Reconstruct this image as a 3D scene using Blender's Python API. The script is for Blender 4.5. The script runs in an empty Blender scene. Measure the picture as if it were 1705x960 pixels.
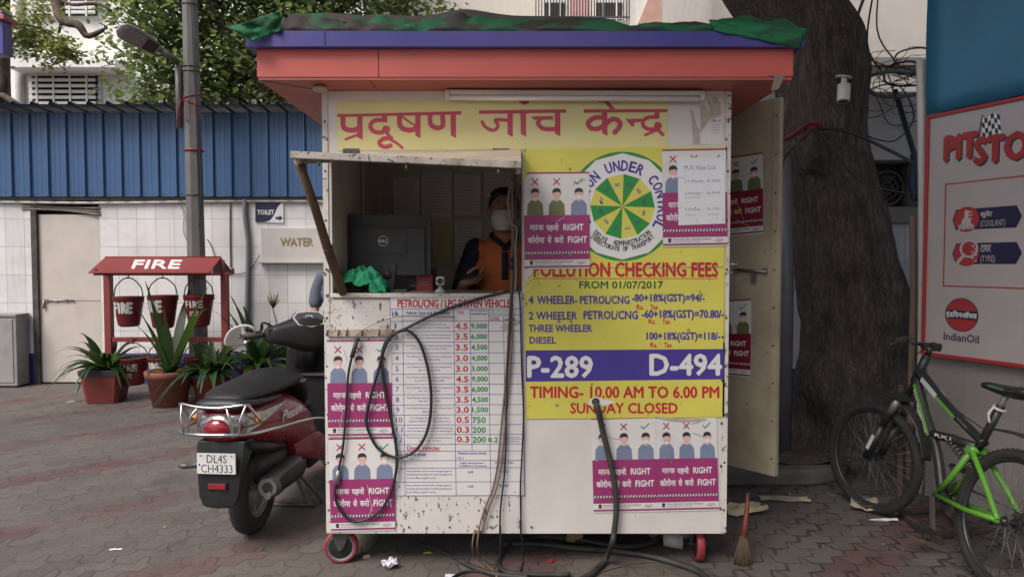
import bpy, bmesh, math, random
from mathutils import Vector, Matrix, noise
random.seed(11)
SC = bpy.context.scene
C = SC.collection
# ---------------------------------------------------------------- camera, sky, sun, exposure
F = 1136.67                      # 24 mm lens, in pixels of a 1705 px wide frame
TH = math.atan(43 / F)           # slight downward tilt
CAM = Vector((0, 0, 1.5))
cd = bpy.data.cameras.new('camera'); cam = bpy.data.objects.new('camera', cd); C.objects.link(cam)
cd.sensor_width = 36; cd.lens = 24; cd.clip_start = .05; cd.clip_end = 500
cam.location = CAM; cam.rotation_euler = (math.pi / 2 - TH, 0, 0)
SC.camera = cam
SUN_EL, SUN_AZ = math.radians(52), math.radians(220)     # azimuth clockwise from +Y: behind the camera, a little left
W = bpy.data.worlds.new('World'); SC.world = W; W.use_nodes = True
nt = W.node_tree; bg = nt.nodes['Background']
sky = nt.nodes.new('ShaderNodeTexSky'); sky.sky_type = 'NISHITA'; sky.sun_disc = False
sky.sun_elevation = SUN_EL; sky.sun_rotation = SUN_AZ; sky.air_density = 1.0; sky.dust_density = 4.0; sky.ozone_density = .6
nt.links.new(sky.outputs[0], bg.inputs[0]); bg.inputs[1].default_value = .1
sl = bpy.data.lights.new('sun', 'SUN'); sun = bpy.data.objects.new('sun', sl); C.objects.link(sun)
sl.energy = 2.3; sl.angle = math.radians(32); sl.color = (1, .96, .915)
sd = Vector((math.sin(SUN_AZ) * math.cos(SUN_EL), math.cos(SUN_AZ) * math.cos(SUN_EL), math.sin(SUN_EL)))
sun.rotation_euler = sd.to_track_quat('Z', 'Y').to_euler(); sun.location = (-3, -4, 9)
VS = SC.view_settings
VS.view_transform = 'Standard'; VS.look = 'None'; VS.gamma = 1; VS.use_curve_mapping = False
VS.exposure = .62

# ---------------------------------------------------------------- helpers
def ray(px, py):
    x = (px - 852.5) / F; v = -(py - 480) / F
    return Vector((x, math.cos(TH) + v * math.sin(TH), -math.sin(TH) + v * math.cos(TH)))
def atY(px, py, Y):
    d = ray(px, py); return CAM + d * (Y / d.y)
def onG(px, py, z=0.0):
    d = ray(px, py); return CAM + d * ((z - CAM.z) / d.z)
def onP(px, py, p0, n):
    d = ray(px, py); return CAM + d * ((p0 - CAM).dot(n) / d.dot(n))
FY = 3.30
def FP(px, py, off=0.0): return atY(px, py, FY - off)
V = Vector
MATS = {}
def M(name, col, rough=.6, metal=0, var=.1, vs=5, dirt=0, dcol=(.06, .05, .042), ds=2.5, dth=.52, speck=0, ss=45, sth=.64,
      scol=(.05, .04, .035), bump=0, bs=60, spec=.5, sst=(1, 1, 1), trans=0, coat=0, sheen=0, alpha=1, sss=0):
    if name in MATS: return MATS[name]
    m = bpy.data.materials.new(name); m.use_nodes = True; MATS[name] = m
    n = m.node_tree; b = n.nodes['Principled BSDF']; L = n.links.new
    b.inputs['Roughness'].default_value = rough; b.inputs['Metallic'].default_value = metal
    b.inputs['Specular IOR Level'].default_value = spec
    if trans: b.inputs['Transmission Weight'].default_value = trans
    if coat: b.inputs['Coat Weight'].default_value = coat; b.inputs['Coat Roughness'].default_value = .12
    if alpha < 1: b.inputs['Alpha'].default_value = alpha
    if sss: b.inputs['Subsurface Weight'].default_value = sss; b.inputs['Subsurface Radius'].default_value = (.012, .005, .003)
    tc = n.nodes.new('ShaderNodeTexCoord')
    def nz(scale, detail=5, st=None, seed=0):
        t = n.nodes.new('ShaderNodeTexNoise'); t.inputs['Scale'].default_value = scale; t.inputs['Detail'].default_value = detail
        mp = n.nodes.new('ShaderNodeMapping'); mp.inputs['Location'].default_value = (seed, seed * .7, seed * 1.3)
        if st: mp.inputs['Scale'].default_value = st
        L(tc.outputs['Object'], mp.inputs[0]); L(mp.outputs[0], t.inputs['Vector']); return t.outputs[0]
    def ramp(o, a, c):
        r = n.nodes.new('ShaderNodeMapRange'); r.inputs[1].default_value = a; r.inputs[2].default_value = c; L(o, r.inputs[0]); return r.outputs[0]
    def mix(f, a, c):
        x = n.nodes.new('ShaderNodeMix'); x.data_type = 'RGBA'
        L(f, x.inputs[0]) if not isinstance(f, float) else setattr(x.inputs[0], 'default_value', f)
        for s, val in ((6, a), (7, c)):
            if isinstance(val, tuple): x.inputs[s].default_value = (*val, 1)
            else: L(val, x.inputs[s])
        return x.outputs[2]
    cur = mix(ramp(nz(vs), .3, .7), tuple(max(0, c * (1 - var)) for c in col), tuple(min(1, c * (1 + var)) for c in col))
    def mul(o, k):
        q = n.nodes.new('ShaderNodeMath'); q.operation = 'MULTIPLY'; q.inputs[1].default_value = k; L(o, q.inputs[0]); return q.outputs[0]
    if dirt: cur = mix(mul(ramp(nz(ds, 8, None, 3.1), dth, dth + .25), dirt), cur, dcol)
    if speck: cur = mix(mul(ramp(nz(ss, 4, sst, 7.7), sth, sth + .06), speck), cur, scol)
    L(cur, b.inputs['Base Color'])
    r = ramp(nz(vs * 2.3, 4, None, 5), .2, .8)
    rr = n.nodes.new('ShaderNodeMapRange'); rr.inputs[3].default_value = max(.02, rough - .08); rr.inputs[4].default_value = min(1, rough + .1)
    L(r, rr.inputs[0]); L(rr.outputs[0], b.inputs['Roughness'])
    if bump:
        bp = n.nodes.new('ShaderNodeBump'); bp.inputs['Strength'].default_value = bump; bp.inputs['Distance'].default_value = .01
        L(nz(bs, 6, None, 1.7), bp.inputs['Height']); L(bp.outputs[0], b.inputs['Normal'])
    return m
WM = {}
def frame(o):
    while o is not None:
        if o.name in WM: return WM[o.name]
        o = o.parent
    return Matrix.Identity(4)
def tag(o, label=None, cat=None, group=None, kind=None):
    if label: o['label'] = label
    if cat: o['category'] = cat
    if group: o['group'] = group
    if kind: o['kind'] = kind
    return o
def thing(name, label, cat, loc=(0, 0, 0), rz=0, group=None, R=None):
    o = bpy.data.objects.new(name, None); C.objects.link(o); o.empty_display_size = .1
    mt = Matrix.Translation(V(loc)) @ (R.to_4x4() if R else Matrix.Rotation(rz, 4, 'Z'))
    o.matrix_world = mt; o.location = loc; o.rotation_euler = mt.to_euler()
    WM[o.name] = mt
    return tag(o, label, cat, group)
class MB:
    def __init__(s): s.v = []; s.f = []; s.m = []; s.s = []
    def add(s, vs, fs, mi=0, sm=False, X=None):
        k = len(s.v)
        s.v += [(X @ V(p) if X else V(p)) for p in vs]
        for f in fs: s.f.append([k + i for i in f]); s.m.append(mi); s.s.append(sm)
        return s
    def box(s, x0, x1, y0, y1, z0, z1, mi=0, X=None):
        vs = [(x, y, z) for x in (x0, x1) for y in (y0, y1) for z in (z0, z1)]
        return s.add(vs, [(0, 1, 3, 2), (4, 6, 7, 5), (0, 4, 5, 1), (2, 3, 7, 6), (0, 2, 6, 4), (1, 5, 7, 3)], mi, False, X)
    def cbox(s, c, d, mi=0, R=None):
        X = Matrix.Translation(V(c)) @ (R.to_4x4() if R else Matrix.Identity(4))
        a, b, e = d[0] / 2, d[1] / 2, d[2] / 2
        return s.box(-a, a, -b, b, -e, e, mi, X)
    def bar(s, p0, p1, w, h, mi=0, up=(0, 0, 1)):       # rectangular bar between two points
        p0, p1 = V(p0), V(p1); d = (p1 - p0); L = d.length; d.normalize()
        u = V(up); sx = d.cross(u)
        if sx.length < 1e-4: sx = d.cross(V((1, 0, 0)))
        sx.normalize(); u = sx.cross(d)
        R = Matrix((sx, d, u)).transposed()
        return s.cbox((p0 + p1) / 2, (w, L, h), mi, R)
    def tube(s, pts, r, seg=10, mi=0, closed=False, caps=True, sm=True, flat=1.0):
        pts = [V(p) for p in pts]; n = len(pts)
        rs = r if isinstance(r, (list, tuple)) else [r] * n
        def tan(i):
            if closed: return (pts[(i + 1) % n] - pts[i - 1]).normalized()
            return (pts[min(i + 1, n - 1)] - pts[max(i - 1, 0)]).normalized()
        t = tan(0); a = t.cross(V((0, 0, 1)))
        if a.length < .05: a = t.cross(V((0, 1, 0)))
        a.normalize(); k = len(s.v)
        for i in range(n):
            t = tan(i); a = (a - t * a.dot(t)).normalized(); b = t.cross(a)
            for j in range(seg):
                q = 2 * math.pi * j / seg
                s.v.append(pts[i] + (a * math.cos(q) + b * math.sin(q) * flat) * rs[i])
        for i in range(n if closed else n - 1):
            i2 = (i + 1) % n
            for j in range(seg):
                j2 = (j + 1) % seg
                s.f.append([k + i * seg + j, k + i * seg + j2, k + i2 * seg + j2, k + i2 * seg + j]); s.m.append(mi); s.s.append(sm)
        if caps and not closed:
            s.f.append([k + j for j in range(seg)][::-1]); s.m.append(mi); s.s.append(False)
            s.f.append([k + (n - 1) * seg + j for j in range(seg)]); s.m.append(mi); s.s.append(False)
        return s
    def lathe(s, prof, c=(0, 0, 0), axis=(0, 0, 1), seg=24, mi=0, sm=True, closed=False):
        ax = V(axis).normalized(); a = ax.orthogonal().normalized(); b = ax.cross(a); c = V(c); k = len(s.v); n = len(prof)
        for r, z in prof:
            for j in range(seg):
                q = 2 * math.pi * j / seg; s.v.append(c + ax * z + (a * math.cos(q) + b * math.sin(q)) * r)
        for i in range(n if closed else n - 1):
            i2 = (i + 1) % n
            for j in range(seg):
                j2 = (j + 1) % seg
                s.f.append([k + i * seg + j, k + i * seg + j2, k + i2 * seg + j2, k + i2 * seg + j]); s.m.append(mi); s.s.append(sm)
        return s
    def disc(s, c, r, axis, th, seg=24, mi=0):
        return s.lathe([(0, 0), (r, 0), (r, th), (0, th)], c, axis, seg, mi, False)
    def torus(s, c, axis, Rr, r, seg=40, ss=10, mi=0, flat=1.0):
        pr = [(Rr + r * math.cos(q), r * flat * math.sin(q)) for q in [2 * math.pi * i / ss for i in range(ss)]]
        return s.lathe(pr, c, axis, seg, mi, True, True)
    def ell(s, c, r, mi=0, R=None, su=16, sv=10, sm=True):
        c = V(c); k = len(s.v); r = r if isinstance(r, (tuple, list)) else (r, r, r)
        for i in range(sv + 1):
            p = math.pi * i / sv
            for j in range(su):
                q = 2 * math.pi * j / su
                d = V((r[0] * math.sin(p) * math.cos(q), r[1] * math.sin(p) * math.sin(q), r[2] * math.cos(p)))
                s.v.append(c + (R @ d if R else d))
        for i in range(sv):
            for j in range(su):
                j2 = (j + 1) % su
                s.f.append([k + i * su + j, k + (i + 1) * su + j, k + (i + 1) * su + j2, k + i * su + j2]); s.m.append(mi); s.s.append(sm)
        return s
    def prism(s, pts, vec, mi=0):
        pts = [V(p) for p in pts]; vec = V(vec); n = len(pts)
        return s.add(pts + [p + vec for p in pts], [list(range(n))[::-1], list(range(n, 2 * n))] + [(i, (i + 1) % n, n + (i + 1) % n, n + i) for i in range(n)], mi)
    def loft(s, secs, mi=0, sm=True, caps=True):
        k = len(s.v); n = len(secs[0])
        for sec in secs: s.v += [V(p) for p in sec]
        for i in range(len(secs) - 1):
            for j in range(n):
                j2 = (j + 1) % n
                s.f.append([k + i * n + j, k + i * n + j2, k + (i + 1) * n + j2, k + (i + 1) * n + j]); s.m.append(mi); s.s.append(sm)
        if caps:
            s.f.append([k + j for j in range(n)][::-1]); s.m.append(mi); s.s.append(sm)
            s.f.append([k + (len(secs) - 1) * n + j for j in range(n)]); s.m.append(mi); s.s.append(sm)
        return s
    def sheet(s, grid, mi=0, sm=True):
        k = len(s.v); n = len(grid[0])
        for row in grid: s.v += [V(p) for p in row]
        for i in range(len(grid) - 1):
            for j in range(n - 1):
                s.f.append([k + i * n + j, k + i * n + j + 1, k + (i + 1) * n + j + 1, k + (i + 1) * n + j]); s.m.append(mi); s.s.append(sm)
        return s
    def build(s, name, mats, parent=None, local=False, bevel=0, sub=0, solid=0, bseg=2):
        if not isinstance(mats, (list, tuple)): mats = [mats]
        me = bpy.data.meshes.new(name); o = bpy.data.objects.new(name, me); C.objects.link(o)
        vs = s.v
        if parent is not None:
            o.parent = parent
            if not local:
                inv = frame(parent).inverted(); vs = [inv @ p for p in vs]
        elif not local:
            xs = [p.x for p in vs]; ys = [p.y for p in vs]; zs = [p.z for p in vs]
            loc = V(((min(xs) + max(xs)) / 2, (min(ys) + max(ys)) / 2, min(zs))); o.location = loc
            WM[o.name] = Matrix.Translation(loc); vs = [p - loc for p in vs]
        me.from_pydata([tuple(p) for p in vs], [], s.f)
        for m in mats: me.materials.append(m)
        me.polygons.foreach_set('material_index', s.m); me.polygons.foreach_set('use_smooth', s.s)
        bm = bmesh.new(); bm.from_mesh(me); bmesh.ops.recalc_face_normals(bm, faces=bm.faces); bm.to_mesh(me); bm.free()
        if bevel:
            b = o.modifiers.new('bevel', 'BEVEL'); b.width = bevel; b.segments = bseg; b.limit_method = 'ANGLE'; b.angle_limit = math.radians(50)
        if sub:
            q = o.modifiers.new('sub', 'SUBSURF'); q.levels = sub; q.render_levels = sub
        if solid:
            q = o.modifiers.new('solid', 'SOLIDIFY'); q.thickness = solid; q.offset = 0
        return o
def crom(pts, k=6, closed=False):
    pts = [V(p) for p in pts]; out = []; n = len(pts)
    for i in range(n if closed else n - 1):
        if closed: a, b, c, d = pts[i - 1], pts[i], pts[(i + 1) % n], pts[(i + 2) % n]
        else: a, b, c, d = pts[max(i - 1, 0)], pts[i], pts[i + 1], pts[min(i + 2, n - 1)]
        for j in range(k):
            t = j / k
            out.append(.5 * ((2 * b) + (c - a) * t + (2 * a - 5 * b + 4 * c - d) * t * t + (3 * b - a - 3 * c + d) * t ** 3))
    if not closed: out.append(pts[-1])
    return out
def rsec(cx, hw, z0, z1, x, n=16, p=2.6):      # rounded cross-section at local x: y half width hw, z from z0 to z1
    out = []
    for i in range(n):
        q = 2 * math.pi * i / n; c, s_ = math.cos(q), math.sin(q)
        out.append(V((x, cx + hw * math.copysign(abs(c) ** (2 / p), c), (z0 + z1) / 2 + (z1 - z0) / 2 * math.copysign(abs(s_) ** (2 / p), s_))))
    return out
# ---- lettering: filled text outlines, cached
TCACHE = {}
def glyphs(txt, off=0.0, shear=0.0):
    off = 0.0; key = (txt, off, shear)
    if key not in TCACHE:
        c = bpy.data.curves.new('lettering', 'FONT'); c.body = txt; c.offset = off; c.resolution_u = 2; c.shear = shear
        o = bpy.data.objects.new('lettering', c); C.objects.link(o)
        dg = bpy.context.evaluated_depsgraph_get(); ev = o.evaluated_get(dg); me = ev.to_mesh()
        TCACHE[key] = ([(p.co.x, p.co.y) for p in me.vertices], [list(p.vertices) for p in me.polygons])
        ev.to_mesh_clear(); bpy.data.objects.remove(o); bpy.data.curves.remove(c)
    return TCACHE[key]
class Decal:
    """flat printed thing: fn(u, v, lift) -> 3D; v grows downward; every layer is lifted a little"""
    def __init__(s, fn, mats, step=.00045): s.fn = fn; s.mb = MB(); s.mats = mats; s.step = step; s.n = 0
    def mi(s, m):
        if m not in s.mats: s.mats.append(m)
        return s.mats.index(m)
    def poly(s, pts, m, L=1):
        s.mb.add([s.fn(u, v, L * s.step) for u, v in pts], [list(range(len(pts)))], s.mi(m)); return s
    def rect(s, u0, v0, u1, v1, m, L=1): return s.poly([(u0, v0), (u1, v0), (u1, v1), (u0, v1)], m, L)
    def base(s, pts, m, th=.001):
        a = [s.fn(u, v, 0) for u, v in pts]; b = [s.fn(u, v, -th) for u, v in pts]; n = len(pts)
        s.mb.add(a + b, [list(range(n)), list(range(n, 2 * n))[::-1]] + [(i, (i + 1) % n, n + (i + 1) % n, n + i) for i in range(n)], s.mi(m)); return s
    def circ(s, u, v, r, m, L=1, n=28, asp=1.0):
        return s.poly([(u + r * math.cos(6.28318 * i / n), v + r * asp * math.sin(6.28318 * i / n)) for i in range(n)], m, L)
    def ring(s, u, v, r0, r1, m, L=1, n=32):
        for i in range(n):
            a, b = 6.28318 * i / n, 6.28318 * (i + 1) / n
            s.poly([(u + r * math.cos(q), v + r * math.sin(q)) for r, q in ((r0, a), (r1, a), (r1, b), (r0, b))], m, L)
        return s
    def line(s, pts, w, m, L=1, asp=1.0):
        for (a, b), (c, d) in zip(pts, pts[1:]):
            dx, dy = c - a, d - b; l = math.hypot(dx, dy) or 1; nx, ny = -dy / l * w / 2, dx / l * w / 2
            s.poly([(a + nx, b + ny * asp), (c + nx, d + ny * asp), (c - nx, d - ny * asp), (a - nx, b - ny * asp)], m, L)
        return s
    def stroke(s, pts, w, m, L=1):          # joined stroke with round joins, single layer of quads plus discs on tiny lifts
        for i, ((a, b), (c, d)) in enumerate(zip(pts, pts[1:])):
            s.line([(a, b), (c, d)], w, m, L + .04 * (i % 7))
        for i, p in enumerate(pts[1:-1]): s.circ(p[0], p[1], w / 2, m, L + .3 + .05 * (i % 5), 12)
        return s
    def text(s, txt, u0, v0, u1, v1, m, L=1, off=.02, heavy=0, shear=0.0, rot=0, fit=None):
        """lettering whose outline box is fitted to u0..u1, v0..v1"""
        if off >= .03: heavy = max(heavy * 1.6, .042)
        elif off >= .02: heavy = max(heavy, .025)
        vs, fs = glyphs(txt, off, shear)
        if not vs: return s
        xs = [p[0] for p in vs]; ys = [p[1] for p in vs]; x0, x1, y0, y1 = min(xs), max(xs), min(ys), max(ys)
        if fit: y0, y1 = fit                 # glyph heights that v1 and v0 stand for
        kx = (u1 - u0) / max(1e-6, x1 - x0); ky = (v1 - v0) / max(1e-6, y1 - y0)
        cu, cv = (u0 + u1) / 2, (v0 + v1) / 2; cs, sn = math.cos(rot), math.sin(rot)
        offs = [(0, 0)] + ([(heavy, 0), (-heavy, 0), (0, heavy), (0, -heavy)] if heavy else [])
        for k, (ou, ov) in enumerate(offs):
            pts = []
            for x, y in vs:
                u = u0 + (x - x0) * kx + ou * (v1 - v0); v = v1 - (y - y0) * ky + ov * (v1 - v0)
                if rot: du, dv = u - cu, v - cv; u, v = cu + du * cs - dv * sn, cv + du * sn + dv * cs
                pts.append(s.fn(u, v, (L + .07 * k) * s.step))
            s.mb.add(pts, fs, s.mi(m))
        return s
    def arc(s, txt, cu, cv, r, a0, step, h, w, m, L=1, off=.03, inward=False):
        for i, ch in enumerate(txt):
            if ch == ' ': continue
            a = math.radians(a0 + i * step); u, v = cu + r * math.cos(a), cv - r * math.sin(a)
            ww = w * (.4 if ch in 'I1' else 1)
            s.text(ch, u - ww / 2, v - h / 2, u + ww / 2, v + h / 2, m, L, off, rot=(math.pi / 2 - a) if not inward else (-math.pi / 2 - a))
        return s
    def build(s, name, parent=None, local=False): return s.mb.build(name, s.mats, parent, local)
# ================================================================ MATERIALS
WHITE = M('panel_white_paint', (.60, .56, .53), .5, var=.05, dirt=.25, dcol=(.30, .26, .22), ds=3, dth=.5, speck=.8, ss=75, sth=.69, sst=(1, 1, .6))
WHITE2 = M('frame_white_paint', (.58, .55, .51), .55, var=.07, dirt=.5, dcol=(.18, .14, .10), ds=9, dth=.5, speck=.9, ss=40, sth=.60)
CHIPPED = M('panel_white_paint_chipped', (.58, .545, .515), .55, var=.06, dirt=.35, dcol=(.28, .24, .2), ds=4, dth=.5, speck=.9, ss=70, sth=.60, sst=(1, 1, .5), scol=(.06, .05, .045))
INSIDE = M('inside_board', (.52, .46, .39), .6, var=.12, dirt=.3, ds=3)
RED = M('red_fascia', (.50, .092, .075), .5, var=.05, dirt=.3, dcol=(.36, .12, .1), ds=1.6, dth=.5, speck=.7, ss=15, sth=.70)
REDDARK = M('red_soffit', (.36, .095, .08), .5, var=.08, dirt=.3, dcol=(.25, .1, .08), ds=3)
PURPLE = M('purple_blue_trim', (.05, .042, .23), .4, var=.1, dirt=.45, dcol=(.11, .09, .27), ds=1.4, dth=.42)
SEAM = M('dark_seam', (.03, .025, .025), .8)
STEEL = M('grey_steel', (.33, .32, .31), .42, .8, var=.15, dirt=.4, ds=12)
DKSTEEL = M('dark_steel', (.10, .095, .09), .5, .5, var=.2)
RUST = M('rusty_steel', (.07, .045, .034), .85, .1, var=.35, bump=.3)
BLACK = M('black_plastic', (.018, .018, .02), .45, var=.15)
RUBBER = M('black_rubber', (.022, .021, .021), .62, var=.25, dirt=.5, dcol=(.10, .085, .07), ds=6, dth=.5)
WOOD = M('old_wood_stick', (.12, .07, .04), .75, var=.3, vs=14, dirt=.5, dcol=(.05, .03, .02), ds=9, bump=.3)
CREAM = M('cream_painted_steel', (.40, .345, .25), .5, var=.08, dirt=.55, dcol=(.2, .15, .1), ds=4, dth=.5, speck=.8, ss=62, sth=.665)
LEMON = M('pale_yellow_vinyl', (.64, .58, .25), .45, var=.05, dirt=.3, dcol=(.60, .56, .33), ds=1.5, dth=.42)
YELLOW = M('yellow_board_paint', (.60, .545, .095), .36, var=.05, dirt=.3, dcol=(.45, .42, .07), ds=2, speck=.75, ss=30, sth=.68)
CRIMSON = M('crimson_ink', (.46, .045, .085), .45, var=.05)
SIGNRED = M('sign_red', (.45, .015, .03), .42, var=.05)
NAVYINK = M('violet_blue_ink', (.055, .035, .25), .42, var=.06)
GREENINK = M('dial_green', (.02, .23, .04), .4, var=.06)
DKGREEN = M('dark_green_ink', (.02, .10, .03), .4, var=.06)
PAPER = M('white_paper', (.62, .60, .585), .5, var=.04, dirt=.25, dcol=(.42, .38, .34), ds=9, speck=.6, ss=60, sth=.70)
CLEANW = M('white_ink', (.66, .65, .64), .45, var=.03)
MAGENTA = M('magenta_print', (.28, .030, .135), .42, var=.06, dirt=.25, dcol=(.33, .1, .24), ds=7, speck=.6, ss=60, sth=.70)
MAROON = M('maroon_print', (.22, .012, .035), .42, var=.06)
INK = M('black_ink', (.03, .025, .03), .5, var=.1)
GREY = M('grey_ink', (.22, .22, .23), .5, var=.1)
SKINP = M('printed_skin', (.62, .38, .33), .5, var=.05)
SHIRTB = M('printed_blue_shirt', (.17, .21, .31), .5, var=.1)
SHIRTG = M('printed_olive_shirt', (.15, .17, .07), .5, var=.12)
TEAL = M('teal_tick', (.03, .25, .22), .5)
XRED = M('maroon_cross', (.32, .03, .07), .5)
LAMIN = M('laminated_sheet', (.66, .66, .70), .12, var=.04, coat=.6)
TGREEN = M('table_green', (.02, .22, .07), .45)
TUBEW = M('tube_housing_white', (.60, .57, .55), .4, var=.05, dirt=.3, dcol=(.3, .26, .22), ds=5)
GLUE = M('brown_glue_residue', (.42, .36, .31), .7, var=.15, vs=30)
BROWNWIRE = M('brown_wire', (.16, .10, .07), .6, var=.2)
CASTERRED = M('red_caster_rubber', (.26, .025, .036), .55, var=.15, dirt=.5, dcol=(.2, .12, .1), ds=15)

# ================================================================ KIOSK
K = thing('pollution_check_kiosk', 'white painted pollution checking kiosk on casters with red and purple roof edge', 'kiosk', (0.07, 3.85, 0))
XL, XR = -.905, 1.045
ZT = 2.32; ZB = .173
zH = FP(700, 258).z; zS = FP(700, 490).z
xo0, xo1 = FP(553, 380).x, FP(869, 380).x
b = MB()
b.box(XL, XR, FY, FY + .03, zH, ZT)                       # header
b.box(XL, xo0, FY, FY + .03, zS, zH)                      # left stile
b.box(xo1, XR, FY, FY + .03, ZB, zH)                      # right panel
for i in range(5): b.ell((XR - .025, FY - .006, .3 + i * .21), (.007, .004, .007), 1, su=8, sv=5)
b.build('front_panel', [WHITE, DKSTEEL], K, bevel=.002)
b = MB(); b.box(XL - .003, xo1 - .003, FY - .003, FY + .027, ZB + .002, zS)
for i in range(5): b.ell((XL + .2 + i * .2, FY - .004, ZB + .035), (.006, .004, .006), 1, su=8, sv=5)
b.build('lower_panel', [CHIPPED, DKSTEEL], K, bevel=.002)
# thin white corner strips with rivets
for xa in (XL - .004, XR - .022):
    b = MB(); b.box(xa, xa + .026, FY - .0055, FY - .0032, ZB + .01, ZT - .004, 0)
    for k in range(9): b.ell((xa + .013, FY - .006, ZB + .12 + k * .235), (.006, .003, .006), 1, su=8, sv=5)
    b.build('corner_strip', [WHITE2, DKSTEEL], K)
YB = 4.42
b = MB(); b.box(XL, XL + .03, FY + .03, YB, ZB, ZT, 0); b.build('side_wall', [WHITE2], K)
b = MB(); b.box(XR - .03, XR, FY + .03, 3.46, ZB, ZT); b.box(XR - .03, XR, 3.46, 4.22, 2.26, ZT); b.box(XR - .03, XR, 4.22, YB, ZB, ZT)
b.build('side_wall', [WHITE2], K)
b = MB(); b.box(XL + .03, XR - .03, YB - .03, YB, ZB, ZT); b.build('back_wall', INSIDE, K)
b = MB(); b.box(XL + .03, XL + .036, FY + .035, YB - .035, .31, ZT - .01); b.box(xo1 + .0, XR - .04, FY + .034, FY + .042, .31, ZT - .02)
b.box(XL + .04, XL + .055, 3.95, 3.98, 1.3, ZT - .02)
b.box(-.34, -.32, YB - .045, YB - .03, .4, ZT - .02); b.build('inside_lining', INSIDE, K)
b = MB(); b.box(XL + .03, XR - .03, FY + .04, YB - .03, .2, .3); b.build('floor_frame', DKSTEEL, K)
zC = zS + .004
b = MB(); b.box(XL + .04, XR - .04, FY - .004, 3.78, zC - .03, zC); b.build('counter', M('counter_board', (.34, .27, .21), .35, var=.15, dirt=.4, ds=6), K, bevel=.003)
b = MB(); b.prism([(XL + .03, FY + .03, ZT - .012), (XR - .03, FY + .03, ZT - .012), (XR - .03, YB - .03, ZT - .012), (XL + .03, YB - .03, ZT - .012)], (0, 0, .008)); b.build('ceiling_board', INSIDE, K)
# roof: the overhang on the door side stops short so that the door can swing
def outline(o): return [(-1.145 - o, 3.10 - o), (1.262 + o, 3.10 - o), (1.262 + o, 3.87 + o), (1.10, 3.87 + o), (1.10, 4.55 + o), (-1.145 - o, 4.55 + o)]
zr0, zr1 = ZT, atY(877, 82, 3.10).z; zr2 = atY(877, 51, 3.06).z
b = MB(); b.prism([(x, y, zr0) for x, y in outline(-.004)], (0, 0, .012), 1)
b.prism([(x, y, zr0 + .0125) for x, y in outline(0)], (0, 0, zr1 - zr0 - .013), 0)
xs = atY(630, 110, 3.1).x; b.box(xs - .002, xs + .002, 3.0985, 3.1, zr0 + .014, zr1 - .003, 2)
b.box(xs - .002 - .04, xs + .002 - .04, 3.11, 3.29, zr0 - .0012, zr0 - .0002, 2)
b.box(1.15, 1.262, 3.0984, 3.1, zr0 + .014, zr0 + .016, 2)
b.prism([(-1.14, 3.105, zr0 - .001), (-1.132, 3.105, zr0 - .001), (-.9, 3.3, zr0 - .001), (-.908, 3.3, zr0 - .001)], (0, 0, -.0006), 2)
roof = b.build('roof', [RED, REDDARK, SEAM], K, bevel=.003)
b = MB(); b.prism([(x, y, zr1) for x, y in outline(.035)], (0, 0, zr2 - zr1), 0)
xs = atY(541, 62, 3.065).x; b.box(xs - .002, xs + .002, 3.0625, 3.065, zr1 + .004, zr2 - .004, 1)
b.build('roof_trim', [PURPLE, SEAM], roof, bevel=.006)
p = atY(533, 145, 3.2)
b = MB(); b.lathe([(0, 0), (.03, 0), (.036, .008), (.03, .02), (.018, .024), (0, .024)], (p.x, 3.2, zr0 - .026), (0, 0, 1), 18); b.build('ceiling_rose', M('bakelite_cream', (.4, .28, .22), .5), roof)
p = atY(1294, 137, 3.1)
b = MB(); b.prism([(p.x - .028, 3.0985, p.z - .04), (p.x + .005, 3.0985, p.z - .03), (p.x + .03, 3.0985, p.z + .018), (p.x + .024, 3.0985, p.z + .03), (p.x - .012, 3.0985, p.z + .035)], (0, -.0008, 0)); b.build('tape_patch', M('brown_tape', (.19, .14, .11), .35), roof)
# hinged hatch
hl = V((xo0 - .02, FY - .004, zH - .016)); hr = V((xo1 - .005, FY - .004, zH + .008))
fl = atY(486, 262, 2.66); fr = atY(868, 279, 2.67)
b = MB(); up = V((0, .012, .021))
n4 = [hl, hr, fr, fl]
b.loft([[p for p in n4], [p + up for p in n4]], 0, False)
hatch = b.build('hatch_flap', [M('hatch_beige_board', (.50, .42, .33), .6, var=.1, dirt=.4, ds=5)], K)
b = MB(); b.bar(fl + V((0, -.012, .008)), fr + V((0, -.012, .008)), .022, .027)
b.bar(hl + V((.012, -.02, -.008)), fl + V((.012, .02, -.008)), .022, .03)
b.bar(hr + V((-.012, -.02, -.008)), fr + V((-.012, .02, -.008)), .022, .03); b.build('flap_edge', [M('flap_edge_paint', (.40, .365, .32), .65, var=.12, dirt=.7, dcol=(.16, .12, .09), ds=11, dth=.46, speck=.9, ss=55, sth=.58)], hatch, bevel=.002)
b = MB()
for t in (.12, .5, .9): q = fl.lerp(fr, t); b.tube([q + V((0, -.012, -.012)), q + V((0, -.012, -.03))], .005, 8)
for t in (.3, .47, .62, .86): q = hl.lerp(hr, t); b.ell(q + V((0, -.004, .012)), (.008, .006, .007), su=8, sv=6)
b.build('bolts', DKSTEEL, hatch)
for x in (585, 834):
    q = FP(x, 258); b = MB(); b.box(q.x - .04, q.x + .04, FY - .004, FY - .0005, q.z, q.z + .03); b.tube([(q.x - .04, FY - .006, q.z - .001), (q.x + .04, FY - .006, q.z - .001)], .006, 8)
    for k in (-.03, 0, .03): b.ell((q.x + k, FY - .005, q.z + .017), (.004, .002, .004), su=8, sv=5)
    b.build('hinge', DKSTEEL, K)
# window sill strip
b = MB(); b.box(xo0 - .01, xo1, FY - .012, FY - .0045, zS - .014, zS + .006); b.build('sill_strip', WHITE2, K, bevel=.002)
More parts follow.
